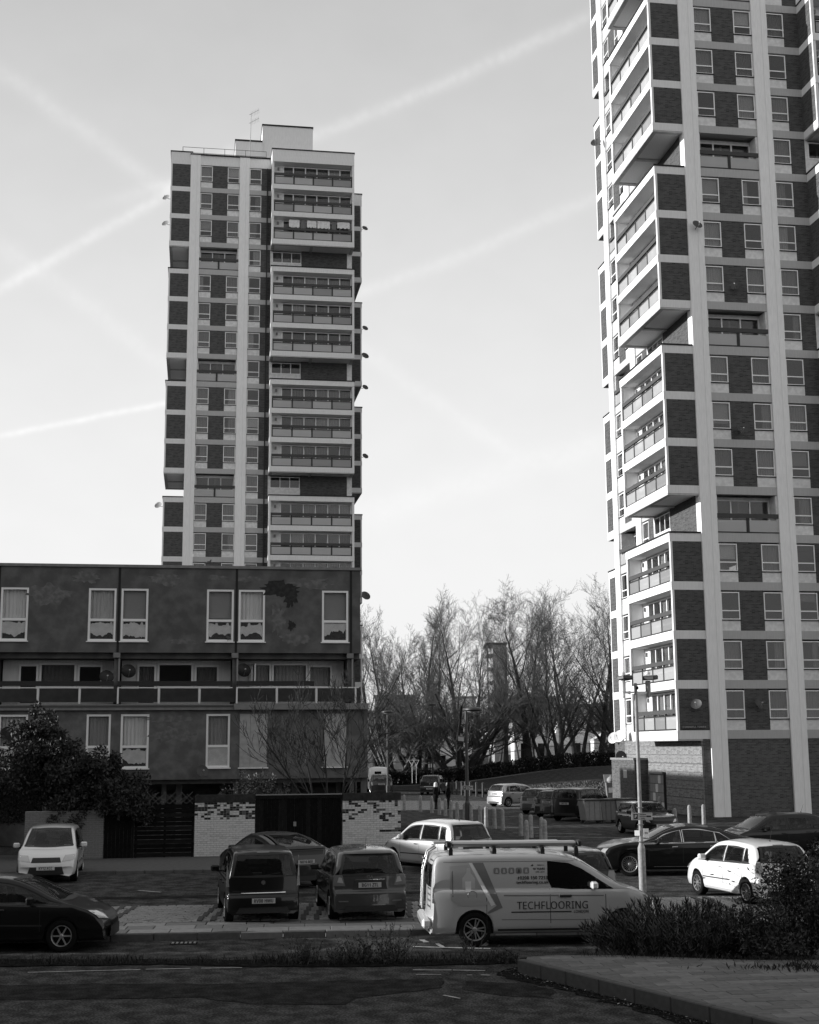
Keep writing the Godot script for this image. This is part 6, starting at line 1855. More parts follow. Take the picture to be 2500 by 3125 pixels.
	func patch(poly: Array, cell: float, at: Callable) -> MB:
		# a polygon in some flat view, cut into cells and laid onto the shell by `at`
		var mb := MB.new()
		var pl := PackedVector2Array()
		for p in poly: pl.append(Vector2(p[0], p[1]))
		var lo := pl[0]; var hi := pl[0]
		for p in pl:
			lo = lo.min(p); hi = hi.max(p)
		var nx := maxi(1, ceili((hi.x - lo.x) / cell)); var ny := maxi(1, ceili((hi.y - lo.y) / cell))
		for i in nx:
			for j in ny:
				var a := lo + Vector2((hi.x - lo.x) * i / nx, (hi.y - lo.y) * j / ny)
				var b := lo + Vector2((hi.x - lo.x) * (i + 1) / nx, (hi.y - lo.y) * (j + 1) / ny)
				for res in Geometry2D.intersect_polygons(pl, PackedVector2Array([a, Vector2(b.x, a.y), b, Vector2(a.x, b.y)])):
					var ids := Geometry2D.triangulate_polygon(res)
					for k in range(0, ids.size(), 3):
						var P := []
						var N := []
						for e in 3:
							var v2: Vector2 = res[ids[k + e]]
							var p0: Vector3 = at.call(v2.x, v2.y)
							var px_: Vector3 = at.call(v2.x + 0.01, v2.y) - p0
							var py_: Vector3 = at.call(v2.x, v2.y + 0.01) - p0
							P.append(p0)
							N.append(px_.cross(py_).normalized())
						if (P[1] - P[0]).cross(P[2] - P[0]).dot(N[0]) < 0:
							var s = P[1]; P[1] = P[2]; P[2] = s
							s = N[1]; N[1] = N[2]; N[2] = s
						mb.v.append(P[0]); mb.v.append(P[2]); mb.v.append(P[1])
						mb.n.append(N[0]); mb.n.append(N[2]); mb.n.append(N[1])
						for e in 3: mb.t.append(Vector2.ZERO)
		return mb
	func side_patch(poly: Array, side: float, off := 0.004, cell := 0.12) -> MB:
		var f := func(x: float, y: float) -> Vector3:
			var z := side_z(x, y)
			return Vector3(bowed(x, z), y, (z + off) * side)
		var fl := []
		for p in poly: fl.append(p)
		var mb := patch(fl, cell, f)
		if side < 0:
			for i in mb.n.size(): mb.n[i] = -mb.n[i]
			for i in range(0, mb.v.size(), 3):
				var s := mb.v[i + 1]; mb.v[i + 1] = mb.v[i + 2]; mb.v[i + 2] = s
				var q := mb.n[i + 1]; mb.n[i + 1] = mb.n[i + 2]; mb.n[i + 2] = q
		return mb
	func end_patch(poly: Array, front: bool, off := 0.005, cell := 0.10) -> MB:
		# polygon given as (z, y)
		var f := func(z: float, y: float) -> Vector3:
			return Vector3(end_x(y, z, front) + (off if front else -off), y + off * 0.3, z)
		var mb := patch(poly, cell, f)
		if front:
			for i in mb.n.size(): mb.n[i] = -mb.n[i]
			for i in range(0, mb.v.size(), 3):
				var s := mb.v[i + 1]; mb.v[i + 1] = mb.v[i + 2]; mb.v[i + 2] = s
				var q := mb.n[i + 1]; mb.n[i + 1] = mb.n[i + 2]; mb.n[i + 2] = q
		return mb
func resized(poly: Array, by: float) -> Array:
	# outline moved outwards (or inwards) from its middle by about `by` metres
	var c := Vector2.ZERO
	for p in poly: c += Vector2(p[0], p[1])
	c /= poly.size()
	var out := []
	for p in poly:
		var d := Vector2(p[0], p[1]) - c
		var q := c + d * maxf(0.05, 1.0 + by / maxf(0.08, d.length()))
		out.append([q.x, q.y])
	return out
func join(a: MB, b: MB) -> void:
	a.v.append_array(b.v)
	a.n.append_array(b.n)
	a.t.append_array(b.t)
func rim_of(c: Car, poly: Array, how: int, s: float, grow_by: float, inset: float) -> MB:
	# the black band round a pane; how 0 = side, 1 = rear, 2 = front
	var a := resized(poly, grow_by); var b := resized(poly, -inset)
	var mb := MB.new()
	for i in poly.size():
		var j := (i + 1) % poly.size()
		var q := [a[i], a[j], b[j], b[i]]
		join(mb, c.side_patch(q, s, 0.006, 0.2) if how == 0 else c.end_patch(q, how == 2, 0.014 if how == 2 else 0.009, 0.2))
	return mb
func dense(poly: Array, n: int) -> Array:
	var out := []
	for i in poly.size():
		var a := Vector2(poly[i][0], poly[i][1]); var b := Vector2(poly[(i + 1) % poly.size()][0], poly[(i + 1) % poly.size()][1])
		for k in n:
			var p := a.lerp(b, float(k) / n)
			out.append([p.x, p.y])
	return out
func window_outline(c: Car, q: Array) -> Array:
	var poly := []
	var n := 12
	for i in n + 1:
		var xx: float = lerpf(q[0], q[1], float(i) / n)
		poly.append([xx, c.belt(xx) + 0.02])
	for i in n + 1:
		var xx: float = lerpf(q[1], q[0], float(i) / n)
		var shift: float = q[2] * (1.0 - clampf((xx - q[0]) / (q[1] - q[0]), 0, 1)) + q[3] * clampf((xx - q[0]) / (q[1] - q[0]), 0, 1)
		var yy: float = c.top(xx + shift) - c.crown - c.rc - 0.025
		poly.append([xx + shift, maxf(yy, c.belt(xx) + 0.045)])
	return poly
func cabin(t: Node3D, c: Car, o: Dictionary) -> void:
	# what one sees through the glass: tub, seats, dashboard, wheel
	var y: float = c.gc + 0.06
	var b := minf(c.belt_r, c.belt_f) - 0.06
	var w := c.W * 0.5 - 0.17
	bx("cabin_floor", Vector3(-c.L * 0.40, y, -w), Vector3(c.L * 0.2, y + 0.05, w), mats.trim, t)
	for s in [-1.0, 1.0]: bx("door_card", Vector3(-c.L * 0.40, y + 0.05, s * w - 0.02), Vector3(c.L * 0.2, b, s * w + 0.02), mats.seat, t)
	bx("parcel_shelf", Vector3(-c.L * 0.44, b - 0.05, -w + 0.03), Vector3(-c.L * 0.29, b, w - 0.03), mats.trim, t)
	var db := MB.new()
	db.bevel_box(Vector3(c.L * 0.15, b - 0.25, -w + 0.03), Vector3(c.L * 0.235, b + 0.03, w - 0.03), 0.05)
	part("dashboard", db, mats.trim, t)
	var sw := MB.new()
	sw.lathe([Vector2(0.175, -0.015), Vector2(0.195, 0.0), Vector2(0.175, 0.015), Vector2(0.16, 0.0), Vector2(0.175, -0.015)], 18, Transform3D(Basis(Vector3(0, 0, 1), deg_to_rad(62)), Vector3(c.L * 0.12, b + 0.0, 0.34)))
	part("steering_wheel", sw, mats.black, t)
	for q in [[0.02, 0.36], [0.02, -0.36], [-0.22, 0.4], [-0.22, -0.4]]:
		var x: float = c.L * q[0]
		var st := MB.new()
		st.bevel_box(Vector3(x - 0.05, y + 0.1, q[1] - 0.24), Vector3(x + 0.45, y + 0.28, q[1] + 0.24), 0.05)
		var at := st.v.size()
		st.bevel_box(Vector3(-0.07, 0.0, -0.24), Vector3(0.06, 0.62, 0.24), 0.05)
		st.bevel_box(Vector3(-0.06, 0.65, -0.13), Vector3(0.04, 0.84, 0.13), 0.04)
		var lean := Transform3D(Basis(Vector3(0, 0, 1), deg_to_rad(14)), Vector3(x, y + 0.2, q[1]))
		for i in range(at, st.v.size()):
			st.v[i] = lean * st.v[i]
			st.n[i] = lean.basis * st.n[i]
		part("seat", st, mats.seat, t)
func chaikin(p: Array, times: int) -> Array:
	var a := p.duplicate()
	for k in times:
		var b := [a[0]]
		for i in a.size() - 1:
			b.append(a[i].lerp(a[i + 1], 0.25))
			b.append(a[i].lerp(a[i + 1], 0.75))
		b.append(a[-1])
		a = b
	return a
func car_kind(o: Dictionary) -> Car:
	var c := Car.new()
	c.L = o.L; c.W = o.W
	c.belt_r = o.belt[0]; c.belt_f = o.belt[1]
	c.gc = o.get("gc", 0.20)
	c.tum = o.get("tum", 0.30)
	c.R = o.R
	c.rc = o.get("rc", 0.10)
	c.round_r = o.get("rr", 0.07)
	c.round_f = o.get("rf", 0.12)
	c.wheels = [-o.L * 0.5 + o.ro, -o.L * 0.5 + o.ro + o.wb]
	var pts := []
	for q in o.prof: pts.append(Vector2(q[0] * o.L * 0.5, q[1]))
	c.prof = chaikin(pts, 2)
	return c
func rim_mesh(kind: String, r: float) -> Mesh:
	var key := "rim_%s_%.3f" % [kind, r]
	if shared.has(key): return shared[key]
	var mb := MB.new()
	var turn := Transform3D(Basis(Vector3.RIGHT, PI / 2), Vector3.ZERO)   # lathe axis from y to +z
	var rr := r * 0.68
	mb.lathe([Vector2(rr * 0.99, -0.06), Vector2(rr, 0.055), Vector2(rr * 0.955, 0.07), Vector2(rr * 0.90, 0.055), Vector2(rr * 0.88, -0.05)], 28, turn)
	var n := 5
	var wide := 0.20
	if kind == "ten": n = 10; wide = 0.09
	elif kind == "twenty": n = 20; wide = 0.05
	elif kind == "six": n = 6; wide = 0.15
	elif kind == "cap": n = 9; wide = 0.26
	for i in n:
		var a := TAU * i / n
		var d := Vector3(cos(a), sin(a), 0); var s := Vector3(-sin(a), cos(a), 0)
		for h in ([-1.0, 1.0] if kind == "van" else [0.0]):
			var w0: float = rr * wide * 0.5; var w1: float = rr * wide * 0.42
			var o0: Vector3 = s * h * rr * 0.05; var o1: Vector3 = s * h * rr * 0.17
			if kind == "van": w0 = rr * 0.06; w1 = rr * 0.055
			var z0 := 0.048; var z1 := 0.052
			mb.quad(d * rr * 0.16 - s * w0 + o0 + Vector3(0, 0, z0), d * rr * 0.9 - s * w1 + o1 + Vector3(0, 0, z1), d * rr * 0.9 + s * w1 + o1 + Vector3(0, 0, z1), d * rr * 0.16 + s * w0 + o0 + Vector3(0, 0, z0))
			mb.quad(d * rr * 0.16 - s * w0 + o0 + Vector3(0, 0, z0 - 0.03), d * rr * 0.9 - s * w1 + o1 + Vector3(0, 0, z1 - 0.03), d * rr * 0.9 - s * w1 + o1 + Vector3(0, 0, z1), d * rr * 0.16 - s * w0 + o0 + Vector3(0, 0, z0))
			mb.quad(d * rr * 0.16 + s * w0 + o0 + Vector3(0, 0, z0), d * rr * 0.9 + s * w1 + o1 + Vector3(0, 0, z1), d * rr * 0.9 + s * w1 + o1 + Vector3(0, 0, z1 - 0.03), d * rr * 0.16 + s * w0 + o0 + Vector3(0, 0, z0 - 0.03))
	mb.lathe([Vector2(rr * 0.2, -0.03), Vector2(rr * 0.2, 0.055), Vector2(rr * 0.14, 0.068), Vector2(0, 0.07)], 16, turn)
	shared[key] = mb.mesh()
	return shared[key]
func add_wheel(t: Node3D, x: float, z: float, r: float, kind: String, steer := 0.0, rim: Material = null) -> void:
	var key := "tyre%.3f" % r
	if not shared.has(key):
		var mb := MB.new()
		var turn := Transform3D(Basis(Vector3.RIGHT, PI / 2), Vector3.ZERO)
		mb.lathe([Vector2(r * 0.66, -0.095), Vector2(r * 0.8, -0.105), Vector2(r * 0.95, -0.098), Vector2(r, -0.07), Vector2(r, 0.07), Vector2(r * 0.95, 0.098), Vector2(r * 0.8, 0.105), Vector2(r * 0.66, 0.09)], 32, turn)
		mb.lathe([Vector2(r * 0.66, 0.015), Vector2(0.0, 0.012)], 24, turn)
		shared[key] = mb.mesh()
	var w := Node3D.new()
	w.name = "wheel"
	t.add_child(w, true)
	w.position = Vector3(x, r, z)
	w.rotation.y = (0.0 if z > 0 else PI) + steer
	inst("tyre", shared[key], mats.tyre, w)
	inst("rim", rim_mesh(kind, r), rim if rim else mats.alloy, w, Transform3D(Basis(), Vector3(0, 0, 0.035)))
func plate(t: Node3D, what: String, at: Vector3, b: Basis, pale: Material, w := 0.52) -> void:
	var xf := Transform3D(b, at)
	var p := bx("number_plate", Vector3(-w / 2, -0.056, 0), Vector3(w / 2, 0.056, 0.012), pale, t, xf)
	text_on(p, what, 0.085, mats.black, Transform3D(Basis().scaled(Vector3(1.05, 1.25, 1)), Vector3(w / 2, 0.056, 0.0145)))
func car(o: Dictionary, label: String, at: Vector3, turn: float, paint: Material, x := {}) -> Node3D:
	# x: rim, plate_rear, plate_front, roof, steer, detail
	var c: Car = o.car
	var t := thing(x.get("called", "parked_car"), label, x.get("category", "car"), at, turn, "parked cars")
	var bk: String = o.name + "_shell"
	if not shared.has(bk) and o.sidew.size() > 1:
		for q in o.sidew:
			var pl := PackedVector2Array()
			for p in resized(window_outline(c, q), 0.012): pl.append(Vector2(p[0], p[1]))
			c.cuts.append(pl)
		c.cut_rear = Vector2(o.rear_glass[0] + 0.01, o.rear_glass[1] - 0.005)
		c.cut_front = Vector2(o.screen[0] + 0.02, o.screen[1] - 0.005)
	if not shared.has(bk): shared[bk] = c.shell().mesh()
	inst("body", shared[bk], paint, t)
	var ax: Array = c.wheels
	# dark wheel wells and floor
	for a in ax:
		bx("wheel_well", Vector3(a - c.R - 0.03, 0.24, -c.W * 0.5 + 0.14), Vector3(a + c.R + 0.03, minf(c.R * 2.0 + 0.05, c.belt(a) - 0.1), c.W * 0.5 - 0.14), mats.black, t)
	bx("floor_pan", Vector3(-c.L * 0.5 + 0.25, c.gc + 0.0, -c.W * 0.5 + 0.2), Vector3(c.L * 0.5 - 0.3, c.gc + 0.03, c.W * 0.5 - 0.2), mats.black, t)
	for s in [-1.0, 1.0]:
		add_wheel(t, ax[0], s * (c.W * 0.5 - 0.115), c.R, x.get("rim", "five"))
		add_wheel(t, ax[1], s * (c.W * 0.5 - 0.115), c.R, x.get("rim", "five"), x.get("steer", 0.0))
	# side glass
	for s in [-1.0, 1.0]:
		var k := 0
		for q in o.sidew:
			var key := "%s_sw%d%s" % [o.name, k, "r" if s > 0 else "l"]
			if not shared.has(key):
				var poly := window_outline(c, q)
				shared[key] = c.side_patch(resized(poly, -0.02), s, 0.004, 0.1).mesh()
				shared[key + "f"] = rim_of(c, poly, 0, s, 0.022, 0.028).mesh()
				if o.name == "saloon": shared[key + "c"] = rim_of(c, poly, 0, s, 0.034, -0.014).mesh()
			var sg := inst("side_window", shared[key], mats.car_glass if o.sidew.size() < 2 else mats.car_glass_clear, t)
			inst("window_seal", shared[key + "f"], mats.trim, sg)
			if o.name == "saloon": inst("chrome_trim", shared[key + "c"], mats.chrome, sg, Transform3D(Basis(), Vector3(0, 0, 0.003 * s)))
			k += 1
		# shut lines
		k = 0
		for q in o.get("lines", []):
			var key := "%s_ln%d%s" % [o.name, k, "r" if s > 0 else "l"]
			if not shared.has(key):
				var y1: float = c.belt(q) + 0.015
				shared[key] = c.side_patch([[q - 0.006, c.gc + 0.12], [q + 0.006, c.gc + 0.12], [q + 0.006, y1], [q - 0.006, y1]], s, 0.002, 0.12).mesh()
			inst("shut_line", shared[key], mats.black, t)
			k += 1
		for q in o.get("handles", []):
			var z := c.side_z(q, c.belt(q) - 0.11)
			var hb := MB.new()
			hb.bevel_box(Vector3(q - 0.09, c.belt(q) - 0.13, z * s - 0.012), Vector3(q + 0.09, c.belt(q) - 0.1, z * s + 0.03 * s), 0.006) if s > 0 else hb.bevel_box(Vector3(q - 0.09, c.belt(q) - 0.13, z * s - 0.03), Vector3(q + 0.09, c.belt(q) - 0.1, z * s + 0.012), 0.006)
			part("door_handle", hb, x.get("handle", mats.trim), t)
		# mirrors
		var mx: float = o.mirror
		var mz := c.side_z(mx, c.belt(mx))
		var mm := MB.new()
		mm.bevel_box(Vector3(mx - 0.06, c.belt(mx) + 0.02, minf((mz + 0.04) * s, (mz + 0.24) * s)), Vector3(mx + 0.08, c.belt(mx) + 0.17, maxf((mz + 0.04) * s, (mz + 0.24) * s)), 0.035)
		part("mirror", mm, x.get("mirror", paint), t)
		bx("mirror_arm", Vector3(mx - 0.02, c.belt(mx) + 0.01, minf((mz - 0.03) * s, (mz + 0.1) * s)), Vector3(mx + 0.05, c.belt(mx) + 0.05, maxf((mz - 0.03) * s, (mz + 0.1) * s)), mats.trim, t)
		if o.has("sill"):
			var key := "%s_sill%s" % [o.name, "r" if s > 0 else "l"]
			var xa: float = ax[0] + c.R + 0.08; var xb: float = ax[1] - c.R - 0.08
			if not shared.has(key): shared[key] = c.side_patch([[xa, c.gc + 0.02], [xb, c.gc + 0.02], [xb, c.gc + o.sill], [xa, c.gc + o.sill]], s, 0.003, 0.2).mesh()
			inst("sill_trim", shared[key], mats.trim, t)
	if o.sidew.size() > 1: cabin(t, c, o)
	# end patches: [part name, front?, polygon (z, y), material name, mirrored]
	var k := 0
	for q in o.ends:
		for s in ([1.0, -1.0] if q[4] else [1.0]):
			var key := "%s_end%d%d" % [o.name, k, int(s)]
			if not shared.has(key):
				var poly := []
				for p in q[2]: poly.append([p[0] * s, p[1]])
				if q[3] == "car_glass_clear":
					shared[key + "f"] = rim_of(c, dense(poly, 5), 2 if q[1] else 1, 1.0, 0.035, 0.03).mesh()
					poly = resized(poly, -0.02)
				shared[key] = c.end_patch(poly, q[1], q[5] if q.size() > 5 else 0.005).mesh()
			var ep := inst(q[0], shared[key], mats[q[3]] if q[3] != "paint" else paint, t)
			if q[3] == "car_glass_clear": inst("window_seal", shared[key + "f"], mats.trim, ep)
		k += 1
	# side patches that some cars have (lamps that wrap round, mouldings)
	k = 0
	for q in o.get("sides", []):
		for s in [1.0, -1.0]:
			var key := "%s_sp%d%d" % [o.name, k, int(s)]
			if not shared.has(key): shared[key] = c.side_patch(q[1], s, 0.005, 0.1).mesh()
			inst(q[0], shared[key], mats[q[2]], t)
		k += 1
	if x.has("plate_rear"):
		var py: float = o.plate_r
		plate(t, x.plate_rear, Vector3(c.end_x(py, 0.0, false) - 0.02, py, 0), Basis(Vector3.UP, -PI / 2), mats.plate_yellow)
	if x.has("plate_front"):
		var py: float = o.plate_f
		plate(t, x.plate_front, Vector3(c.end_x(py, 0.0, true) + 0.01, py, 0), Basis(Vector3.UP, PI / 2), mats.plate_white)
	if x.has("badge"):
		var by: float = o.badge
		text_on(t, x.badge, 0.09, mats.chrome, Transform3D(Basis(Vector3.UP, -PI / 2) * Basis(Vector3.RIGHT, -0.2), Vector3(c.end_x(by, 0.0, false) - 0.012, by, 0)), true, "badge")
	if o.get("aerial", false):
		var ab := MB.new()
		ab.tube([Vector3(-c.L * 0.30, c.top(-c.L * 0.30), 0.0), Vector3(-c.L * 0.33, c.top(-c.L * 0.30) + 0.28, 0.0)], [0.006, 0.003], 5)
		ab.tube([Vector3(-c.L * 0.30, c.top(-c.L * 0.30) - 0.01, 0.0), Vector3(-c.L * 0.303, c.top(-c.L * 0.30) + 0.03, 0.0)], [0.025, 0.015], 8)
		part("aerial", ab, mats.black, t)
	return t
func ends_common(c: Car, o: Dictionary) -> Array:
	# rear window, windscreen, lamps and grille sized from a few heights
	var w := c.W * 0.5
	var rw: Array = o.rear_glass       # [y0, y1, half width low, half width high]
	var ws: Array = o.screen
	var tl: Array = o.tail             # [y0, y1, z inner, z outer]
	var hl: Array = o.head
	return [
		["rear_window", false, [[-rw[2], rw[0]], [rw[2], rw[0]], [rw[3], rw[1]], [-rw[3], rw[1]]], "car_glass_clear" if o.sidew.size() > 1 else "car_glass", false, 0.006],
		["windscreen", true, [[-ws[2], ws[0]], [ws[2], ws[0]], [ws[3], ws[1]], [-ws[3], ws[1]]], "car_glass_clear" if o.sidew.size() > 1 else "car_glass", false, 0.012],
		["tail_light", false, [[tl[2], tl[0]], [tl[3], tl[0]], [tl[3] - 0.03, tl[1]], [tl[2] + 0.06, tl[1]]], "tail_lamp", true, 0.012],
		["headlight", true, [[hl[2], hl[0]], [hl[3], hl[0] + 0.05], [hl[3], hl[1]], [hl[2] + 0.08, hl[1] - 0.02]], "head_lamp", true, 0.012],
		["grille", true, [[-hl[2] + 0.02, hl[0] - 0.02], [hl[2] - 0.02, hl[0] - 0.02], [hl[2] - 0.06, hl[1] - 0.08], [-hl[2] + 0.06, hl[1] - 0.08]], "black", false, 0.006],
		["lower_grille", true, [[-w * 0.6, c.gc + 0.06], [w * 0.6, c.gc + 0.06], [w * 0.52, hl[0] - 0.14], [-w * 0.52, hl[0] - 0.14]], "black", false, 0.006],
		["rear_valance", false, [[-w * 0.72, c.gc + 0.03], [w * 0.72, c.gc + 0.03], [w * 0.62, c.gc + 0.16], [-w * 0.62, c.gc + 0.16]], "trim", false, 0.008]]
func make_kinds() -> Dictionary:
	mat("car_glass_clear", 0.012, 0.02, "", 1.0, {"alpha": 0.55, "spec": 0.4})
	mat("seat", 0.03, 0.9)
	mat("tyre", 0.012, 0.85)
	mat("alloy", 0.42, 0.35, "", 1.0, {"metal": 0.7})
	mat("alloy_dark", 0.05, 0.4, "", 1.0, {"metal": 0.5})
	mat("trim", 0.014, 0.6)
	mat("chrome", 0.75, 0.15, "", 1.0, {"metal": 1.0})
	mat("tail_lamp", 0.14, 0.12, "", 1.0, {"coat": 1.0})
	mat("tail_glint", 0.35, 0.12, "", 1.0, {"coat": 1.0})  # pale tone of the highlights painted on tail lamps
	mat("head_lamp", 0.5, 0.1, "", 1.0, {"coat": 1.0, "metal": 0.3})
	mat("plate_yellow", 0.42, 0.5)
	mat("plate_white", 0.6, 0.5)
	mat("paint_black", 0.006, 0.3, "", 1.0, {"coat": 0.6, "spec": 0.3})
	mat("paint_grey", 0.05, 0.35, "", 1.0, {"coat": 1.0, "metal": 0.4})
	mat("paint_dark", 0.016, 0.3, "", 1.0, {"coat": 0.7, "spec": 0.3})
	mat("paint_silver", 0.55, 0.35, "", 1.0, {"coat": 1.0, "metal": 0.25})
	mat("paint_silver2", 0.30, 0.32, "", 1.0, {"coat": 1.0, "metal": 0.45})
	mat("paint_white", 0.72, 0.3, "", 1.0, {"coat": 1.0})
	mat("paint_van", 0.42, 0.35, "", 1.0, {"coat": 0.6})
	var K := {}
	# rounded mini-people-carrier, tall hatch
	K.tall = {"name": "tall", "L": 4.07, "W": 1.765, "R": 0.31, "ro": 0.68, "wb": 2.61, "belt": [1.0, 0.90], "tum": 0.26, "aerial": true,
		"prof": [[-1.0, 0.30], [-0.999, 0.56], [-0.99, 0.65], [-0.945, 0.69], [-0.94, 0.95], [-0.905, 1.22], [-0.84, 1.47], [-0.74, 1.565], [-0.4, 1.595], [-0.05, 1.60], [0.22, 1.53], [0.40, 1.28], [0.60, 0.98], [0.72, 0.92], [0.9, 0.80], [0.97, 0.66], [1.0, 0.52], [1.001, 0.30]],
		"rear_glass": [1.03, 1.44, 0.66, 0.56], "screen": [1.03, 1.49, 0.68, 0.55], "tail": [0.78, 1.02, 0.56, 0.83], "head": [0.62, 0.82, 0.45, 0.80],
		"sidew": [[-1.62, -1.28, 0.12, 0.03], [-1.22, -0.28, 0.06, -0.02], [-0.2, 1.1, -0.02, -0.3]], "lines": [-1.25, -0.24, 0.82], "handles": [-1.05, -0.08], "mirror": 0.62, "sill": 0.09, "plate_r": 0.80, "plate_f": 0.45, "badge": 0.97, "rc": 0.11}
	# upright older people carrier
	K.mpv = {"name": "mpv", "L": 4.04, "W": 1.70, "R": 0.31, "ro": 0.62, "wb": 2.63, "belt": [0.97, 0.90], "tum": 0.20,
		"prof": [[-1.0, 0.30], [-0.999, 0.54], [-0.99, 0.62], [-0.95, 0.65], [-0.945, 0.92], [-0.935, 1.15], [-0.895, 1.48], [-0.83, 1.59], [-0.5, 1.625], [-0.05, 1.62], [0.2, 1.55], [0.42, 1.25], [0.62, 0.98], [0.75, 0.92], [0.92, 0.80], [0.98, 0.62], [1.0, 0.5], [1.001, 0.30]],
		"rear_glass": [1.02, 1.50, 0.70, 0.60], "screen": [1.02, 1.50, 0.68, 0.55], "tail": [0.80, 1.46, 0.76, 0.835], "head": [0.60, 0.80, 0.45, 0.78],
		"sidew": [[-1.72, -1.3, 0.06, 0.02], [-1.22, -0.28, 0.04, -0.02], [-0.2, 1.1, -0.02, -0.3]], "lines": [-1.26, -0.24, 0.82], "handles": [-1.05, -0.08], "mirror": 0.62, "sill": 0.09, "plate_r": 0.50, "plate_f": 0.42, "badge": 0.90, "rc": 0.09}
	# fastback with a split tail
	K.fastback = {"name": "fastback", "L": 4.48, "W": 1.745, "R": 0.31, "ro": 0.83, "wb": 2.70, "belt": [1.02, 0.86], "tum": 0.34,
		"prof": [[-1.0, 0.30], [-0.999, 0.62], [-0.985, 0.78], [-0.965, 1.04], [-0.94, 1.10], [-0.72, 1.25], [-0.45, 1.40], [-0.15, 1.485], [0.08, 1.47], [0.3, 1.30], [0.56, 0.98], [0.68, 0.90], [0.88, 0.78], [0.97, 0.64], [1.0, 0.5], [1.001, 0.30]],
		"rear_glass": [1.13, 1.42, 0.60, 0.50], "screen": [0.98, 1.40, 0.68, 0.54], "tail": [0.84, 1.06, 0.60, 0.82], "head": [0.60, 0.80, 0.48, 0.80],
		"sidew": [[-1.55, -1.1, 0.25, 0.05], [-1.04, -0.18, 0.05, -0.02], [-0.1, 1.15, -0.02, -0.35]], "lines": [-1.07, -0.14, 0.85], "handles": [-0.9, 0.05], "mirror": 0.66, "sill": 0.08, "plate_r": 0.74, "plate_f": 0.42, "badge": 0.90, "rc": 0.10}
	# small round hatch
	K.hatch = {"name": "hatch", "L": 3.95, "W": 1.70, "R": 0.31, "ro": 0.62, "wb": 2.51, "belt": [1.0, 0.88], "tum": 0.30, "aerial": true,
		"prof": [[-1.0, 0.30], [-0.999, 0.56], [-0.99, 0.66], [-0.945, 0.70], [-0.935, 0.98], [-0.89, 1.22], [-0.80, 1.42], [-0.66, 1.485], [-0.3, 1.51], [0.0, 1.50], [0.2, 1.42], [0.42, 1.15], [0.62, 0.94], [0.76, 0.87], [0.92, 0.74], [0.98, 0.6], [1.0, 0.5], [1.001, 0.30]],
		"rear_glass": [1.03, 1.38, 0.62, 0.50], "screen": [0.98, 1.42, 0.66, 0.53], "tail": [0.78, 1.02, 0.58, 0.80], "head": [0.60, 0.80, 0.45, 0.78],
		"sidew": [[-1.5, -1.25, 0.2, 0.05], [-1.18, -0.28, 0.06, -0.02], [-0.2, 1.05, -0.02, -0.3]], "lines": [-1.2, -0.24, 0.8], "handles": [-1.0, -0.08], "mirror": 0.58, "sill": 0.08, "plate_r": 0.84, "plate_f": 0.42, "badge": 0.92, "rc": 0.10}
	# boxy old hatch
	K.old = {"name": "old", "L": 3.99, "W": 1.665, "R": 0.29, "ro": 0.72, "wb": 2.475, "belt": [0.92, 0.90], "tum": 0.24,
		"prof": [[-1.0, 0.32], [-0.999, 0.58], [-0.99, 0.86], [-0.965, 0.94], [-0.82, 1.36], [-0.77, 1.40], [-0.4, 1.415], [0.0, 1.41], [0.10, 1.37], [0.36, 1.0], [0.42, 0.95], [0.7, 0.90], [0.96, 0.84], [0.99, 0.75], [1.0, 0.5], [1.001, 0.32]],
		"rear_glass": [0.98, 1.34, 0.62, 0.54], "screen": [0.99, 1.36, 0.64, 0.54], "tail": [0.62, 0.82, 0.5, 0.78], "head": [0.60, 0.76, 0.50, 0.68],
		"sidew": [[-1.55, -1.2, 0.15, 0.03], [-1.12, -0.28, 0.03, -0.02], [-0.2, 0.72, -0.02, -0.3]], "lines": [-1.16, -0.24, 0.62], "handles": [-1.0, -0.08], "mirror": 0.42, "sill": 0.06, "plate_r": 0.5, "plate_f": 0.48, "badge": 0.8, "rc": 0.06, "rr": 0.05, "rf": 0.06}
	# long saloon
	K.saloon = {"name": "saloon", "L": 5.18, "W": 1.92, "R": 0.355, "ro": 1.15, "wb": 3.11, "belt": [1.0, 0.94], "tum": 0.36, "gc": 0.18,
		"prof": [[-1.0, 0.32], [-0.999, 0.62], [-0.985, 0.86], [-0.955, 1.02], [-0.75, 1.10], [-0.60, 1.22], [-0.40, 1.41], [-0.12, 1.50], [0.08, 1.47], [0.24, 1.33], [0.42, 1.08], [0.50, 1.03], [0.75, 0.97], [0.94, 0.84], [0.985, 0.66], [1.0, 0.5], [1.001, 0.32]],
		"rear_glass": [1.13, 1.40, 0.60, 0.50], "screen": [1.08, 1.42, 0.70, 0.56], "tail": [0.82, 0.98, 0.5, 0.84], "head": [0.64, 0.82, 0.5, 0.86],
		"sidew": [[-1.45, -1.0, 0.35, 0.05], [-0.93, 0.0, 0.02, 0.02], [0.1, 1.2, 0.02, -0.35]], "lines": [-1.25, 0.06, 1.1], "handles": [-0.85, 0.3], "mirror": 0.78, "sill": 0.06, "plate_r": 0.7, "plate_f": 0.42, "badge": 0.9, "rc": 0.09}
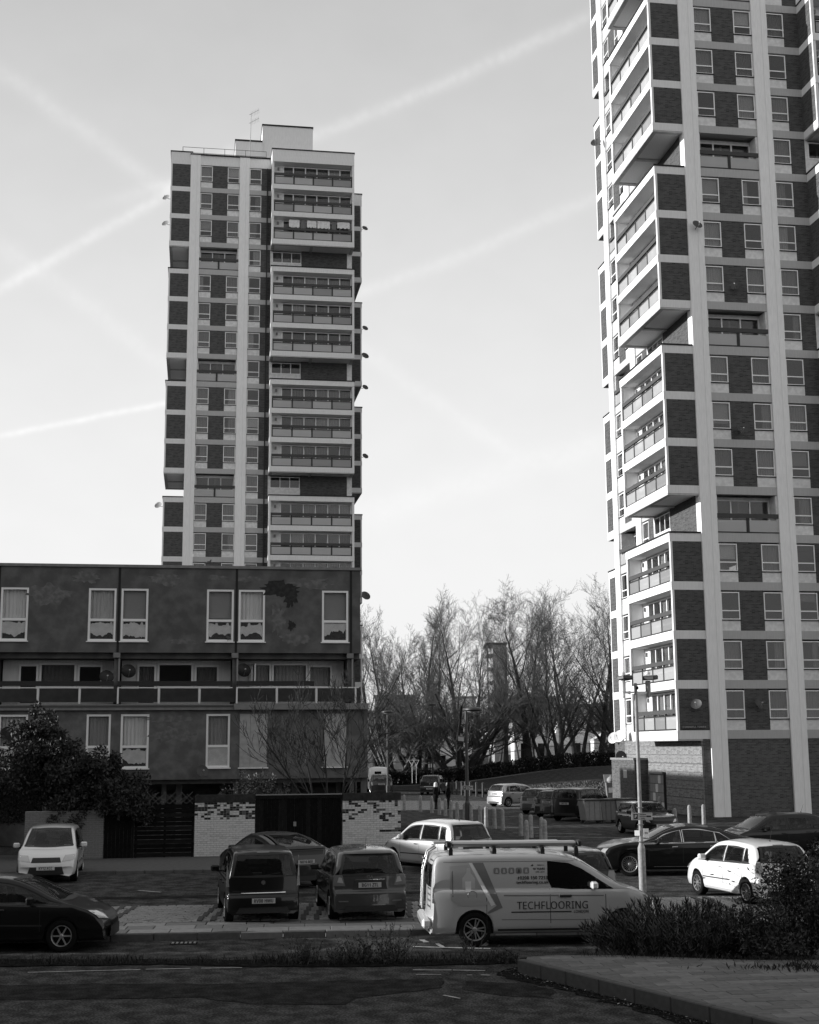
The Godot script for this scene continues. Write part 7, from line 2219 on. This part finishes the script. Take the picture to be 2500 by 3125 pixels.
	# off-roader
	K.suv = {"name": "suv", "L": 4.45, "W": 1.85, "R": 0.36, "ro": 0.85, "wb": 2.66, "belt": [1.12, 1.08], "tum": 0.18, "gc": 0.28,
		"prof": [[-1.0, 0.4], [-0.999, 0.75], [-0.99, 0.9], [-0.975, 1.1], [-0.92, 1.6], [-0.86, 1.70], [-0.5, 1.735], [0.0, 1.72], [0.16, 1.66], [0.38, 1.25], [0.46, 1.17], [0.75, 1.12], [0.94, 1.02], [0.985, 0.8], [1.0, 0.6], [1.001, 0.4]],
		"rear_glass": [1.16, 1.60, 0.72, 0.64], "screen": [1.22, 1.62, 0.72, 0.60], "tail": [0.82, 1.10, 0.70, 0.88], "head": [0.78, 0.98, 0.5, 0.84],
		"sidew": [[-1.95, -1.3, 0.08, 0.02], [-1.22, -0.22, 0.02, 0.0], [-0.14, 0.95, 0.0, -0.3]], "lines": [-1.26, -0.18, 0.78], "handles": [-1.05, 0.0], "mirror": 0.62, "sill": 0.1, "plate_r": 0.92, "plate_f": 0.5, "badge": 1.05, "rc": 0.08}
	for n in K:
		var o: Dictionary = K[n]
		o.car = car_kind(o)
		o.ends = ends_common(o.car, o)
	# what sets single kinds apart
	K.tall.ends.append(["tailgate_line", false, [[-0.62, 0.985], [0.62, 0.985], [0.62, 1.0], [-0.62, 1.0]], "trim", false, 0.004])
	K.tall.ends.append(["tailgate_line", false, [[-0.62, 0.61], [0.62, 0.61], [0.62, 0.62], [-0.62, 0.62]], "black", false, 0.004])
	K.tall.ends.append(["bumper_recess", false, [[-0.4, 0.70], [0.4, 0.70], [0.36, 0.90], [-0.36, 0.90]], "trim", false, 0.003])
	K.tall.ends.append(["spoiler", false, [[-0.58, 1.46], [0.58, 1.46], [0.54, 1.53], [-0.54, 1.53]], "paint", false, 0.05])
	K.mpv.ends.append(["chrome_strip", false, [[-0.50, 0.655], [0.50, 0.655], [0.50, 0.675], [-0.50, 0.675]], "chrome", false, 0.012])
	K.mpv.ends.append(["tailgate_line", false, [[-0.68, 0.70], [0.68, 0.70], [0.68, 0.708], [-0.68, 0.708]], "trim", false, 0.004])
	K.mpv.ends.append(["bumper_panel", false, [[-0.76, 0.36], [0.76, 0.36], [0.78, 0.62], [-0.78, 0.62]], "paint", false, 0.03])
	K.fastback.ends.append(["lower_rear_window", false, [[-0.56, 0.92], [0.56, 0.92], [0.58, 1.05], [-0.58, 1.05]], "car_glass", false, 0.006])
	K.fastback.ends.append(["spoiler", false, [[-0.7, 1.08], [0.7, 1.08], [0.7, 1.12], [-0.7, 1.12]], "trim", false, 0.03])
	K.tall.ends.append(["painted_glint", false, [[0.60, 0.84], [0.74, 0.86], [0.70, 0.97], [0.64, 0.96]], "tail_glint", true, 0.016])  # highlight painted onto the tail lamp as a pale patch
	K.tall.ends.append(["rear_reflector", false, [[0.5, 0.44], [0.72, 0.44], [0.72, 0.47], [0.5, 0.47]], "tail_lamp", true, 0.01])
	K.tall.ends.append(["number_plate_garnish", false, [[-0.34, 0.905], [0.34, 0.905], [0.34, 0.925], [-0.34, 0.925]], "chrome", false, 0.012])
	K.tall.ends.append(["rear_wiper", false, [[-0.02, 1.05], [0.01, 1.05], [0.34, 1.10], [0.34, 1.115]], "black", false, 0.016])
	K.mpv.ends.append(["rear_wiper", false, [[-0.02, 1.04], [0.01, 1.04], [0.38, 1.08], [0.38, 1.095]], "black", false, 0.016])
	K.mpv.ends.append(["maker_badge", false, [[-0.045, 0.86], [0.0, 0.83], [0.045, 0.86], [0.045, 0.91], [0.0, 0.94], [-0.045, 0.91]], "chrome", false, 0.01])
	K.fastback.ends.append(["painted_glint", false, [[0.66, 0.88], [0.76, 0.88], [0.74, 1.02], [0.68, 1.02]], "tail_glint", true, 0.016])  # same painted highlight on the fastback lamps
	for n in ["tall", "mpv", "fastback", "hatch", "suv"]:
		K[n].ends.append(["high_brake_light", false, [[-0.14, K[n].rear_glass[1] + 0.03], [0.14, K[n].rear_glass[1] + 0.03], [0.14, K[n].rear_glass[1] + 0.045], [-0.14, K[n].rear_glass[1] + 0.045]], "tail_lamp", false, 0.012])
		K[n].sides = [["window_moulding", [[-K[n].L * 0.40, K[n].car.belt(-K[n].L * 0.40) - 0.004], [K[n].L * 0.27, K[n].car.belt(K[n].L * 0.27) - 0.004], [K[n].L * 0.27, K[n].car.belt(K[n].L * 0.27) + 0.014], [-K[n].L * 0.40, K[n].car.belt(-K[n].L * 0.40) + 0.014]], "trim"], ["side_moulding", [[-K[n].L * 0.15, 0.52], [K[n].L * 0.2, 0.50], [K[n].L * 0.2, 0.53], [-K[n].L * 0.15, 0.55]], "trim"]]
	K.saloon.sides = [["chrome_line", [[-1.3, 0.97], [1.25, 0.94], [1.25, 0.957], [-1.3, 0.987]], "chrome"], ["sill_chrome", [[-1.0, 0.27], [0.95, 0.27], [0.95, 0.285], [-1.0, 0.285]], "chrome"]]
	return K

# ---------- the lettered van ----------
func van(at: Vector3, turn: float) -> void:
	var o := {"name": "van", "L": 4.82, "W": 1.82, "R": 0.335, "ro": 0.96, "wb": 3.06, "belt": [1.12, 1.08], "tum": 0.10, "gc": 0.24, "rc": 0.12, "rr": 0.05, "rf": 0.13,
		"prof": [[-1.0, 0.36], [-0.999, 0.58], [-0.985, 0.62], [-0.98, 1.0], [-0.965, 1.55], [-0.945, 1.76], [-0.88, 1.83], [-0.4, 1.86], [0.05, 1.85], [0.24, 1.78], [0.40, 1.58], [0.64, 1.20], [0.70, 1.13], [0.86, 1.03], [0.955, 0.88], [0.99, 0.66], [1.0, 0.5], [1.001, 0.36]],
		"rear_glass": [1.15, 1.6, 0.66, 0.62], "screen": [1.2, 1.7, 0.74, 0.64], "tail": [0.85, 1.45, 0.78, 0.875], "head": [0.78, 0.98, 0.52, 0.84],
		"sidew": [], "lines": [-1.2, 0.1, 1.24], "handles": [], "mirror": 0.98, "plate_r": 0.7, "plate_f": 0.45, "badge": 0.9}
	o.car = car_kind(o)
	var c: Car = o.car
	o.ends = ends_common(c, o)
	o.sides = [["door_window", [[0.14, 1.14], [0.06, 1.3], [0.07, 1.66], [0.5, 1.62], [0.78, 1.5], [1.42, 1.1], [0.55, 1.1]], "car_glass"],
		["rubbing_strip", [[-0.85, 0.985], [1.2, 0.965], [1.2, 0.985], [-0.85, 1.01]], "van_shade"],
		["sill_line", [[-0.98, 0.30], [0.95, 0.30], [0.95, 0.34], [-0.98, 0.34]], "trim"],
		["roof_gutter", [[-2.1, 1.655], [0.9, 1.655], [0.9, 1.662], [-2.1, 1.662]], "trim"]]
	mat("van_shade", 0.16, 0.4)
	mat("van_dark", 0.05, 0.4)
	mat("van_light", 0.66, 0.35)
	mat("van_text", 0.03, 0.5)
	var t := car(o, "pale lettered panel van with roof rack parked along the kerb", at, turn, mats.paint_van, {"rim": "van", "called": "panel_van", "category": "van", "mirror": mats.paint_white})
	# graphics laid on the right flank
	var S2 := func(called: String, poly: Array, m: Material, off := 0.006) -> MeshInstance3D: return part(called, c.side_patch(poly, 1.0, off, 0.12), m, t)
	var x0: float = c.wheels[0]
	S2.call("dark_chevron", [[x0 - 0.02, 1.64], [x0 + 0.2, 1.64], [x0 + 0.57, 0.76], [x0 + 0.28, 0.64], [x0 + 0.27, 0.68], [x0 + 0.45, 0.80]], mats.van_shade)
	S2.call("pale_chevron", [[x0 - 0.1, 1.64], [x0 - 0.03, 1.64], [x0 + 0.42, 0.82], [x0 + 0.34, 0.79]], mats.van_light)
	S2.call("grey_panel", [[x0 - 0.50, 1.58], [x0 - 0.12, 1.60], [x0 + 0.24, 0.96], [x0 + 0.2, 0.8], [x0 - 0.28, 0.8], [x0 - 0.5, 0.92]], mats.van_grey)
	S2.call("bottle_shape", [[x0 - 0.24, 1.02], [x0 + 0.02, 1.02], [x0 + 0.02, 1.34], [x0 - 0.06, 1.44], [x0 - 0.08, 1.54], [x0 - 0.14, 1.54], [x0 - 0.16, 1.44], [x0 - 0.24, 1.34]], mats.van_pale, 0.009)
	S2.call("bottle_label", [[x0 - 0.18, 1.08], [x0 - 0.06, 1.08], [x0 - 0.06, 1.28], [x0 - 0.18, 1.28]], mats.van_light, 0.011)
	S2.call("dark_sliver", [[x0 - 0.46, 0.98], [x0 - 0.43, 0.98], [x0 - 0.43, 1.5], [x0 - 0.46, 1.46]], mats.van_shade, 0.009)
	S2.call("arch_graphic", [[x0 - 0.36, 0.80], [x0 + 0.22, 0.80], [x0 + 0.3, 0.86], [x0 + 0.1, 0.96], [x0 - 0.2, 0.96]], mats.van_grey, 0.008)
	for i in 5:
		var a: float = x0 + 0.41 + i * 0.152
		S2.call("square_icon", [[a + 0.02, 1.42], [a + 0.1, 1.42], [a + 0.12, 1.44], [a + 0.12, 1.52], [a + 0.1, 1.54], [a + 0.02, 1.54], [a, 1.52], [a, 1.44]], mats.van_shade, 0.008)
		S2.call("icon_mark", [[a + 0.03, 1.44], [a + 0.09, 1.44], [a + 0.075, 1.51], [a + 0.05, 1.51]], mats.van_grey if i != 3 else mats.van_dark, 0.010)
	S2.call("text_bar", [[x0 + 0.75, 0.655], [x0 + 1.98, 0.655], [x0 + 1.98, 0.68], [x0 + 0.75, 0.68]], mats.van_text)
	S2.call("lower_crease", [[x0 + 0.55, 0.52], [x0 + 2.4, 0.50], [x0 + 2.4, 0.51], [x0 + 0.55, 0.532]], mats.van_shade)
	var L3 := func(what: String, xc: float, y: float, size: float, bold: bool) -> void:
		var z := c.side_z(xc, y)
		var z2 := c.side_z(xc, y + 0.05)
		text_on(t, what, size, mats.van_text, Transform3D(Basis(Vector3.RIGHT, -atan2(z - z2, 0.05)), Vector3(xc, y, maxf(z, z2) + 0.006)), bold)
	L3.call("TECHFLOORING", x0 + 1.60, 0.795, 0.205, false)
	L3.call("LONDON", x0 + 2.18, 0.667, 0.075, false)
	L3.call("0208 150 7213", x0 + 1.23, 1.335, 0.088, true)
	L3.call("techflooring.co.uk", x0 + 1.20, 1.245, 0.075, true)
	L3.call("10 YEARS", x0 + 1.34, 1.51, 0.06, true)
	L3.call("1998 - 2018", x0 + 1.36, 1.45, 0.035, false)
	L3.call("follow us", x0 + 1.38, 1.585, 0.035, false)
	S2.call("phone_mark", [[x0 + 0.90, 1.31], [x0 + 0.92, 1.30], [x0 + 0.93, 1.35], [x0 + 0.91, 1.37]], mats.van_text, 0.008)
	S2.call("bird_mark", [[x0 + 1.17, 1.57], [x0 + 1.21, 1.56], [x0 + 1.235, 1.58], [x0 + 1.22, 1.60], [x0 + 1.195, 1.59]], mats.van_text, 0.008)
	var hz := c.side_z(0.42, 0.97)
	var hb := MB.new()
	hb.bevel_box(Vector3(0.28, 0.955, hz - 0.01), Vector3(0.54, 1.0, hz + 0.035), 0.01)
	part("door_handle", hb, mats.black, t)
	var fc := MB.new()
	fc.lathe([Vector2(0.1, 0.0), Vector2(0.095, 0.006), Vector2(0.088, 0.006), Vector2(0.086, 0.0)], 20, Transform3D(Basis(Vector3.RIGHT, PI / 2), Vector3(x0 - 0.04, 1.0, c.side_z(x0, 1.0) + 0.004)))
	part("fuel_flap", fc, mats.van_shade, t)
	# roof rack: bars, long pipe carrier and a board beside it
	for x in [-1.9, -1.0, 0.0, 0.7]:
		bx("rack_bar", Vector3(x - 0.03, 1.9, -0.7), Vector3(x + 0.03, 1.94, 0.7), mats.trim, t)
		for s in [-1.0, 1.0]: bx("rack_foot", Vector3(x - 0.04, 1.74, 0.66 * s - 0.03), Vector3(x + 0.04, 1.9, 0.66 * s + 0.03), mats.trim, t)
	var pc := MB.new()
	pc.bevel_box(Vector3(-1.88, 1.945, 0.38), Vector3(0.72, 2.045, 0.64), 0.035)
	part("pipe_carrier", pc, mats.alloy, t)
	for e in [[-2.0, -1.885], [0.725, 0.83]]:
		pc = MB.new()
		pc.bevel_box(Vector3(e[0], 1.938, 0.37), Vector3(e[1], 2.055, 0.65), 0.025)
		part("carrier_cap", pc, mats.black, t)
	pc = MB.new()
	pc.bevel_box(Vector3(-2.2, 1.945, -0.55), Vector3(0.5, 2.0, -0.3), 0.02)
	part("rack_load", pc, mats.van_grey, t)
	# ladder on the rear door
	var zr := 0.2
	for z in [zr, zr + 0.42]:
		var lb := MB.new()
		lb.tube([Vector3(-2.5, 0.75, z), Vector3(-2.46, 1.5, z), Vector3(-2.36, 1.86, z), Vector3(-2.2, 1.95, z)], [0.022, 0.022, 0.022, 0.022], 6)
		part("ladder_rail", lb, mats.alloy, t)
	for i in 9:
		var lb := MB.new()
		var y := 0.8 + i * 0.115
		lb.tube([Vector3(-2.50 + 0.05 * i / 9.0, y, zr), Vector3(-2.50 + 0.05 * i / 9.0, y, zr + 0.42)], [0.016, 0.016], 6)
		part("ladder_rung", lb, mats.alloy, t)
	pc = MB.new()
	pc.bevel_box(Vector3(-2.52, 0.36, -0.86), Vector3(-2.34, 0.56, 0.86), 0.05)
	part("rear_step", pc, mats.paint_white, t)
func park() -> void:
	var K := make_kinds()
	mat("van_grey", 0.34, 0.4)
	mat("van_pale", 0.46, 0.4)
	van(Vector3(2.66, LOW, -29.22), deg_to_rad(3.0))
	var P := func(o: Dictionary, axle: Array, turn: float) -> Vector3:
		# from where the rear axle's middle stands
		var f := Vector3(cos(deg_to_rad(turn)), 0, -sin(deg_to_rad(turn)))
		return Vector3(axle[0], 0, axle[1]) - f * o.car.wheels[0]
	car(K.mpv, "black people carrier seen from behind on the setts, left of the grey one", P.call(K.mpv, [-3.45, -31.75], 101.0), deg_to_rad(101), mats.paint_black, {"plate_rear": "RV08 HMU", "rim": "five"})
	car(K.tall, "grey tall hatchback seen from behind on the setts beside the van", P.call(K.tall, [-1.06, -32.0], 100.0), deg_to_rad(100), mats.paint_grey, {"plate_rear": "BG11 ZTL", "badge": "KIA", "rim": "ten"})
	car(K.fastback, "dark fastback with split tail glass in front of the wide black gate", Vector3(-4.1, 0, -40.5), deg_to_rad(121), mats.paint_dark, {"plate_rear": "NK16 MJF", "rim": "five"})
	car(K.tall, "silver tall hatchback at the end of the white brick wall", Vector3(0.8, 0, -44.6), deg_to_rad(125), mats.paint_silver, {"rim": "ten", "badge": "KIA", "handle": mats.chrome})
	car(K.hatch, "black hatchback hidden behind the van but for its roof and tail", P.call(K.hatch, [3.85, -32.4], 97.0), deg_to_rad(97), mats.paint_black, {"rim": "five"})
	car(K.saloon, "long black saloon with chrome window line facing the camera pole", Vector3(8.2, 0, -42.6), deg_to_rad(181.5), mats.paint_black, {"rim": "twenty", "steer": deg_to_rad(-14), "handle": mats.chrome})
	car(K.hatch, "white hatchback in full sun behind the leafy shrub", Vector3(8.6, 0, -35.6), deg_to_rad(106), mats.paint_white, {"rim": "ten", "handle": mats.paint_white})
	car(K.fastback, "black car at the kerb with only its nose and front wheel in view", Vector3(-8.35, LOW, -28.75), deg_to_rad(2), mats.paint_black, {"rim": "six"})
	car(K.tall, "white car facing the camera in front of the grey-toned brick wall", Vector3(-11.1, 0, -42.6), deg_to_rad(-80), mats.paint_white, {"plate_front": "KY12 XCC", "rim": "five"})
	car(K.old, "old boxy dark hatchback facing the camera beside the refuse containers", Vector3(10.4, 0, -61.1), deg_to_rad(-80), mats.paint_dark, {"plate_front": "F440 XLR", "rim": "cap"})
	car(K.hatch, "black hatchback at the tower corner behind the long saloon", Vector3(12.7, 0, -48.8), deg_to_rad(192), mats.paint_black, {"rim": "five"})
	car(K.suv, "dark off-roader parked tail out beside the refuse containers", P.call(K.suv, [8.42, -72.5], 57.0), deg_to_rad(57), mats.paint_black, {"plate_rear": "LR07 UKJ", "rim": "five"})
	car(K.hatch, "small dark hatchback squeezed between off-roader and grey hatchback", P.call(K.hatch, [7.75, -76.3], 52.0), deg_to_rad(52), mats.paint_dark, {"plate_rear": "LF09 KXU", "rim": "five"})
	car(K.hatch, "dark grey hatchback parked tail out next to the pale one", P.call(K.hatch, [7.26, -80.2], 49.0), deg_to_rad(49), mats.paint_grey, {"plate_rear": "AG10 HEV", "rim": "ten"})
	car(K.hatch, "pale sunlit hatchback parked tail out by the lawn", P.call(K.hatch, [5.83, -90.1], 34.0), deg_to_rad(34), mats.paint_silver2, {"plate_rear": "LS17 OWH", "rim": "ten"})
	car(K.mpv, "dark people carrier parked beyond the two people", P.call(K.mpv, [1.6, -114.2], 79.0), deg_to_rad(79), mats.paint_dark, {"plate_rear": "LK08 VTE", "rim": "five"})
	car(K.suv, "dark off-roader parked beyond the end of the white brick wall", P.call(K.suv, [-2.5, -113.5], 93.0), deg_to_rad(93), mats.paint_dark, {"plate_rear": "LC14 UJP", "rim": "five"})
	var bv := {"name": "box", "L": 4.9, "W": 1.9, "R": 0.33, "ro": 0.9, "wb": 3.0, "belt": [1.2, 1.1], "tum": 0.06, "gc": 0.26, "rc": 0.1,
		"prof": [[-1.0, 0.36], [-0.999, 0.6], [-0.99, 1.2], [-0.975, 2.0], [-0.93, 2.2], [-0.3, 2.25], [0.3, 2.2], [0.5, 1.9], [0.68, 1.3], [0.9, 1.1], [0.99, 0.8], [1.0, 0.5], [1.001, 0.36]],
		"rear_glass": [1.4, 1.8, 0.3, 0.3], "screen": [1.4, 2.0, 0.74, 0.64], "tail": [0.9, 1.3, 0.8, 0.9], "head": [0.75, 0.95, 0.52, 0.84], "sidew": [[0.5, 1.3, 0.0, -0.3]], "lines": [0.3, 1.3], "handles": [0.5], "mirror": 1.1, "plate_r": 0.6, "plate_f": 0.45, "badge": 0.9}
	bv.car = car_kind(bv)
	bv.ends = ends_common(bv.car, bv)
	car(bv, "white van parked beyond the dark off-roader near the terrace end", Vector3(-3.1, 0, -124.0), deg_to_rad(93), mats.paint_white, {"called": "white_van", "category": "van", "rim": "five"})
# ---------- people ----------
func person(label: String, at: Vector3, turn: float, bones: Array, extras: Array) -> void:
	# bones: [a, b, radius a, radius b, grey]; joined with a smooth minimum and meshed as surface nets
	var t := thing("person", label, "person", at, turn, "people standing in the road")
	var h := 0.022
	var lo := Vector3(-0.42, -0.02, -0.36)
	var n := Vector3i(38, 84, 33)
	var f := PackedFloat32Array()
	f.resize(n.x * n.y * n.z)
	f.fill(1.0)
	var shade := PackedFloat32Array()
	shade.resize(f.size())
	var best := PackedFloat32Array()
	best.resize(f.size())
	best.fill(9.0)
	for b in bones:
		var A: Vector3 = b[0]; var B: Vector3 = b[1]
		var m := maxf(b[2], b[3]) + 0.1
		var i0 := Vector3i(((A.min(B) - Vector3.ONE * m - lo) / h).floor()).clamp(Vector3i.ZERO, n - Vector3i.ONE)
		var i1 := Vector3i(((A.max(B) + Vector3.ONE * m - lo) / h).ceil()).clamp(Vector3i.ZERO, n - Vector3i.ONE)
		var ab := B - A
		var l2 := maxf(ab.length_squared(), 1e-6)
		for x in range(i0.x, i1.x + 1):
			for y in range(i0.y, i1.y + 1):
				for z in range(i0.z, i1.z + 1):
					var p := lo + Vector3(x, y, z) * h
					var s := clampf((p - A).dot(ab) / l2, 0, 1)
					var d := p.distance_to(A + ab * s) - lerpf(b[2], b[3], s)
					var k := (x * n.y + y) * n.z + z
					var e := f[k]
					var q := clampf(0.5 + 0.5 * (e - d) / 0.05, 0, 1)
					f[k] = lerpf(e, d, q) - 0.05 * q * (1.0 - q)
					if d < best[k]:
						best[k] = d
						shade[k] = b[4]
	var id := {}
	var vs := []
	var cs := []
	for x in n.x - 1:
		for y in n.y - 1:
			for z in n.z - 1:
				var sum := Vector3.ZERO
				var c := 0
				for e in [[0, 0, 0, 1, 0, 0], [0, 0, 0, 0, 1, 0], [0, 0, 0, 0, 0, 1], [1, 1, 1, 0, 1, 1], [1, 1, 1, 1, 0, 1], [1, 1, 1, 1, 1, 0], [1, 0, 0, 1, 1, 0], [1, 0, 0, 1, 0, 1], [0, 1, 0, 1, 1, 0], [0, 1, 0, 0, 1, 1], [0, 0, 1, 1, 0, 1], [0, 0, 1, 0, 1, 1]]:
					var a := f[((x + e[0]) * n.y + y + e[1]) * n.z + z + e[2]]
					var b := f[((x + e[3]) * n.y + y + e[4]) * n.z + z + e[5]]
					if (a < 0) != (b < 0):
						sum += Vector3(x + e[0], y + e[1], z + e[2]).lerp(Vector3(x + e[3], y + e[4], z + e[5]), a / (a - b))
						c += 1
				if c:
					id[(x * n.y + y) * n.z + z] = vs.size()
					vs.append(lo + sum / c * h)
					cs.append(shade[(x * n.y + y) * n.z + z])
	var mb := MB.new()
	mb.colored = true
	var nr := []
	for v in vs: nr.append(Vector3.ZERO)
	var quads := []
	for x in range(1, n.x - 1):
		for y in range(1, n.y - 1):
			for z in range(1, n.z - 1):
				var a := f[(x * n.y + y) * n.z + z]
				for ax in 3:
					var o := Vector3i(x, y, z)
					o[ax] += 1
					var b := f[(o.x * n.y + o.y) * n.z + o.z]
					if (a < 0) == (b < 0): continue
					var u := (ax + 1) % 3
					var w := (ax + 2) % 3
					var q := []
					for s in [[0, 0], [1, 0], [1, 1], [0, 1]]:
						var p := Vector3i(x, y, z)
						p[u] -= s[0]
						p[w] -= s[1]
						q.append(id.get((p.x * n.y + p.y) * n.z + p.z, -1))
					if q.has(-1): continue
					if a >= 0: q.reverse()
					quads.append(q)
					var nn: Vector3 = (vs[q[1]] - vs[q[0]]).cross(vs[q[2]] - vs[q[0]])
					for e in q: nr[e] += nn
	for q in quads:
		mb.quadn(vs[q[0]], vs[q[1]], vs[q[2]], vs[q[3]], nr[q[0]].normalized(), nr[q[1]].normalized(), nr[q[2]].normalized(), nr[q[3]].normalized())
		for e in [0, 2, 1, 0, 3, 2]: mb.c.append(Color(cs[q[e]], cs[q[e]], cs[q[e]]))
	part("body", mb, mats.leaf_dull, t)
	for e in extras: part(e[0], e[1], e[2], t)
func people() -> void:
	mat("cloth_dark", 0.015, 0.95)
	mat("cloth_pale", 0.62, 0.95)
	var V := func(x: float, y: float, z: float) -> Vector3: return Vector3(x, y, z)
	var skin := 0.28
	for k in 2:
		var coat := 0.014
		var leg := 0.02
		var B := [
			[V.call(0.03, 1.51, 0), V.call(0.035, 1.58, 0), 0.088, 0.092, skin], [V.call(0.06, 1.47, 0), V.call(0.08, 1.46, 0), 0.05, 0.045, skin], [V.call(0.115, 1.515, 0), V.call(0.135, 1.495, 0), 0.012, 0.014, skin],
			[V.call(0.03, 1.54, 0.09), V.call(0.03, 1.51, 0.09), 0.02, 0.016, skin], [V.call(0.03, 1.54, -0.09), V.call(0.03, 1.51, -0.09), 0.02, 0.016, skin],
			[V.call(0.0, 1.36, 0), V.call(0.02, 1.46, 0), 0.06, 0.055, coat],
			[V.call(0.0, 1.30, -0.13), V.call(0.0, 1.30, 0.13), 0.10, 0.10, coat], [V.call(0.0, 1.02, -0.08), V.call(0.0, 1.26, -0.09), 0.13, 0.12, coat], [V.call(0.0, 1.02, 0.08), V.call(0.0, 1.26, 0.09), 0.13, 0.12, coat],
			[V.call(0.0, 0.62 if k == 0 else 0.82, -0.08), V.call(0.0, 1.0, -0.06), 0.155 if k == 0 else 0.13, 0.135, coat], [V.call(0.0, 0.62 if k == 0 else 0.82, 0.08), V.call(0.0, 1.0, 0.06), 0.155 if k == 0 else 0.13, 0.135, coat],
			[V.call(0.0, 1.31, 0.19), V.call(-0.04, 1.06, 0.25), 0.075, 0.06, coat], [V.call(-0.04, 1.06, 0.25), V.call(0.1, 0.90, 0.19), 0.06, 0.055, coat],
			[V.call(0.0, 1.31, -0.19), V.call(-0.04, 1.06, -0.25), 0.075, 0.06, coat], [V.call(-0.04, 1.06, -0.25), V.call(0.1, 0.90, -0.19), 0.06, 0.055, coat],
			[V.call(0.0, 0.5, 0.09), V.call(0.0, 0.8, 0.09), 0.075, 0.095, leg], [V.call(-0.02, 0.09, 0.09), V.call(0.0, 0.5, 0.09), 0.05, 0.07, leg],
			[V.call(0.0, 0.5, -0.09), V.call(0.0, 0.8, -0.09), 0.075, 0.095, leg], [V.call(0.03, 0.09, -0.09), V.call(0.0, 0.5, -0.09), 0.05, 0.07, leg],
			[V.call(-0.04, 0.045, 0.09), V.call(0.13, 0.035, 0.10), 0.045, 0.035, 0.01], [V.call(0.01, 0.045, -0.09), V.call(0.18, 0.035, -0.10), 0.045, 0.035, 0.01]]
		var hat := MB.new()
		if k == 0:
			hat.lathe([Vector2(0.118, 1.40), Vector2(0.125, 1.48), Vector2(0.118, 1.58), Vector2(0.085, 1.665), Vector2(0.03, 1.70), Vector2(0, 1.702)], 14, Transform3D(Basis(), Vector3(-0.005, 0, 0)))
			person("person in a long dark coat and pale headscarf, hands in pockets", Vector3(1.53, 0, -86.9), deg_to_rad(-20), B, [["headscarf", hat, mats.cloth_pale]])
		else:
			hat.lathe([Vector2(0.13, 1.38), Vector2(0.132, 1.50), Vector2(0.115, 1.62), Vector2(0.06, 1.69), Vector2(0, 1.70)], 14, Transform3D(Basis(), Vector3(-0.012, 0, 0)))
			person("person in a short dark jacket with the hood up, hands in pockets", Vector3(2.31, 0, -87.2), deg_to_rad(200), B, [["hood", hat, mats.cloth_dark]])
func _ready() -> void:
	rng.seed = 11
	make_materials()
	setup()
	ground()
	var far := tower("tower_block", "whole tower block standing behind the low terrace, its roof in view", Vector3(-20.65, 0, -120.8), [2, 1, 0, 1], 3)
	tower("tower_block", "nearer tower block with sunlit balconies, its roof out of view", Vector3(16.4, 0, -74.75), [2, 2, 1, 0], 4)
	roof_things(far)
	terrace("low rendered terrace with flaking window boards and a long balcony", Vector3(-8.0, 0, -56.5), -34.0, 5.93, 7)
	terrace("second rendered terrace out of view, added behind the first for its shade", Vector3(-30.5, 0, -70.0), -34.0, 5.93, 9, 15.0)  # unseen block, placed and deepened to shade court and tower foot
	slab_block("brick slab block out of view whose shade covers the parked cars", Vector3(-46.0, 0, -30.6), 14.0, 22.0, 10.6)
	slab_block("taller brick slab block out of view whose shade covers the forecourt", Vector3(-46.0, 0, 30.0), 14.0, 56.6, 24.0)
	slab_block("unseen brick tower added behind the viewpoint to darken what the cars mirror", Vector3(22.0, 0, 30.0), 44.0, 15.0, 32.0)  # unseen block, sized so that car glass and paint mirror a dark front
	garden_walls()
	railings()
	backdrop()
	trees()
	planting()
	furniture()
	bollards()
	dishes()
	laundry()
	pigeon("pigeon standing on the terrace roof edge", Vector3(-8, 11.5, -56.5) + Vector3(cos(GRID), 0, -sin(GRID)) * -0.55 + Vector3(0, 0.0, -0.1), 0.6)
	pigeon("pigeon on a terrace window sill below the flaking board", Vector3(-8, 8.3, -56.5) + Vector3(cos(GRID), 0, -sin(GRID)) * 0.35 + Vector3(0, 0.0, 0.0), 2.4)
	pigeon("pigeon perched at the end of the terrace balcony rail", Vector3(-8, 6.42, -56.5) + Vector3(cos(GRID), 0, -sin(GRID)) * 5.3 + Vector3(0, 0.0, 0.12), 2.8)
	park()
	people()
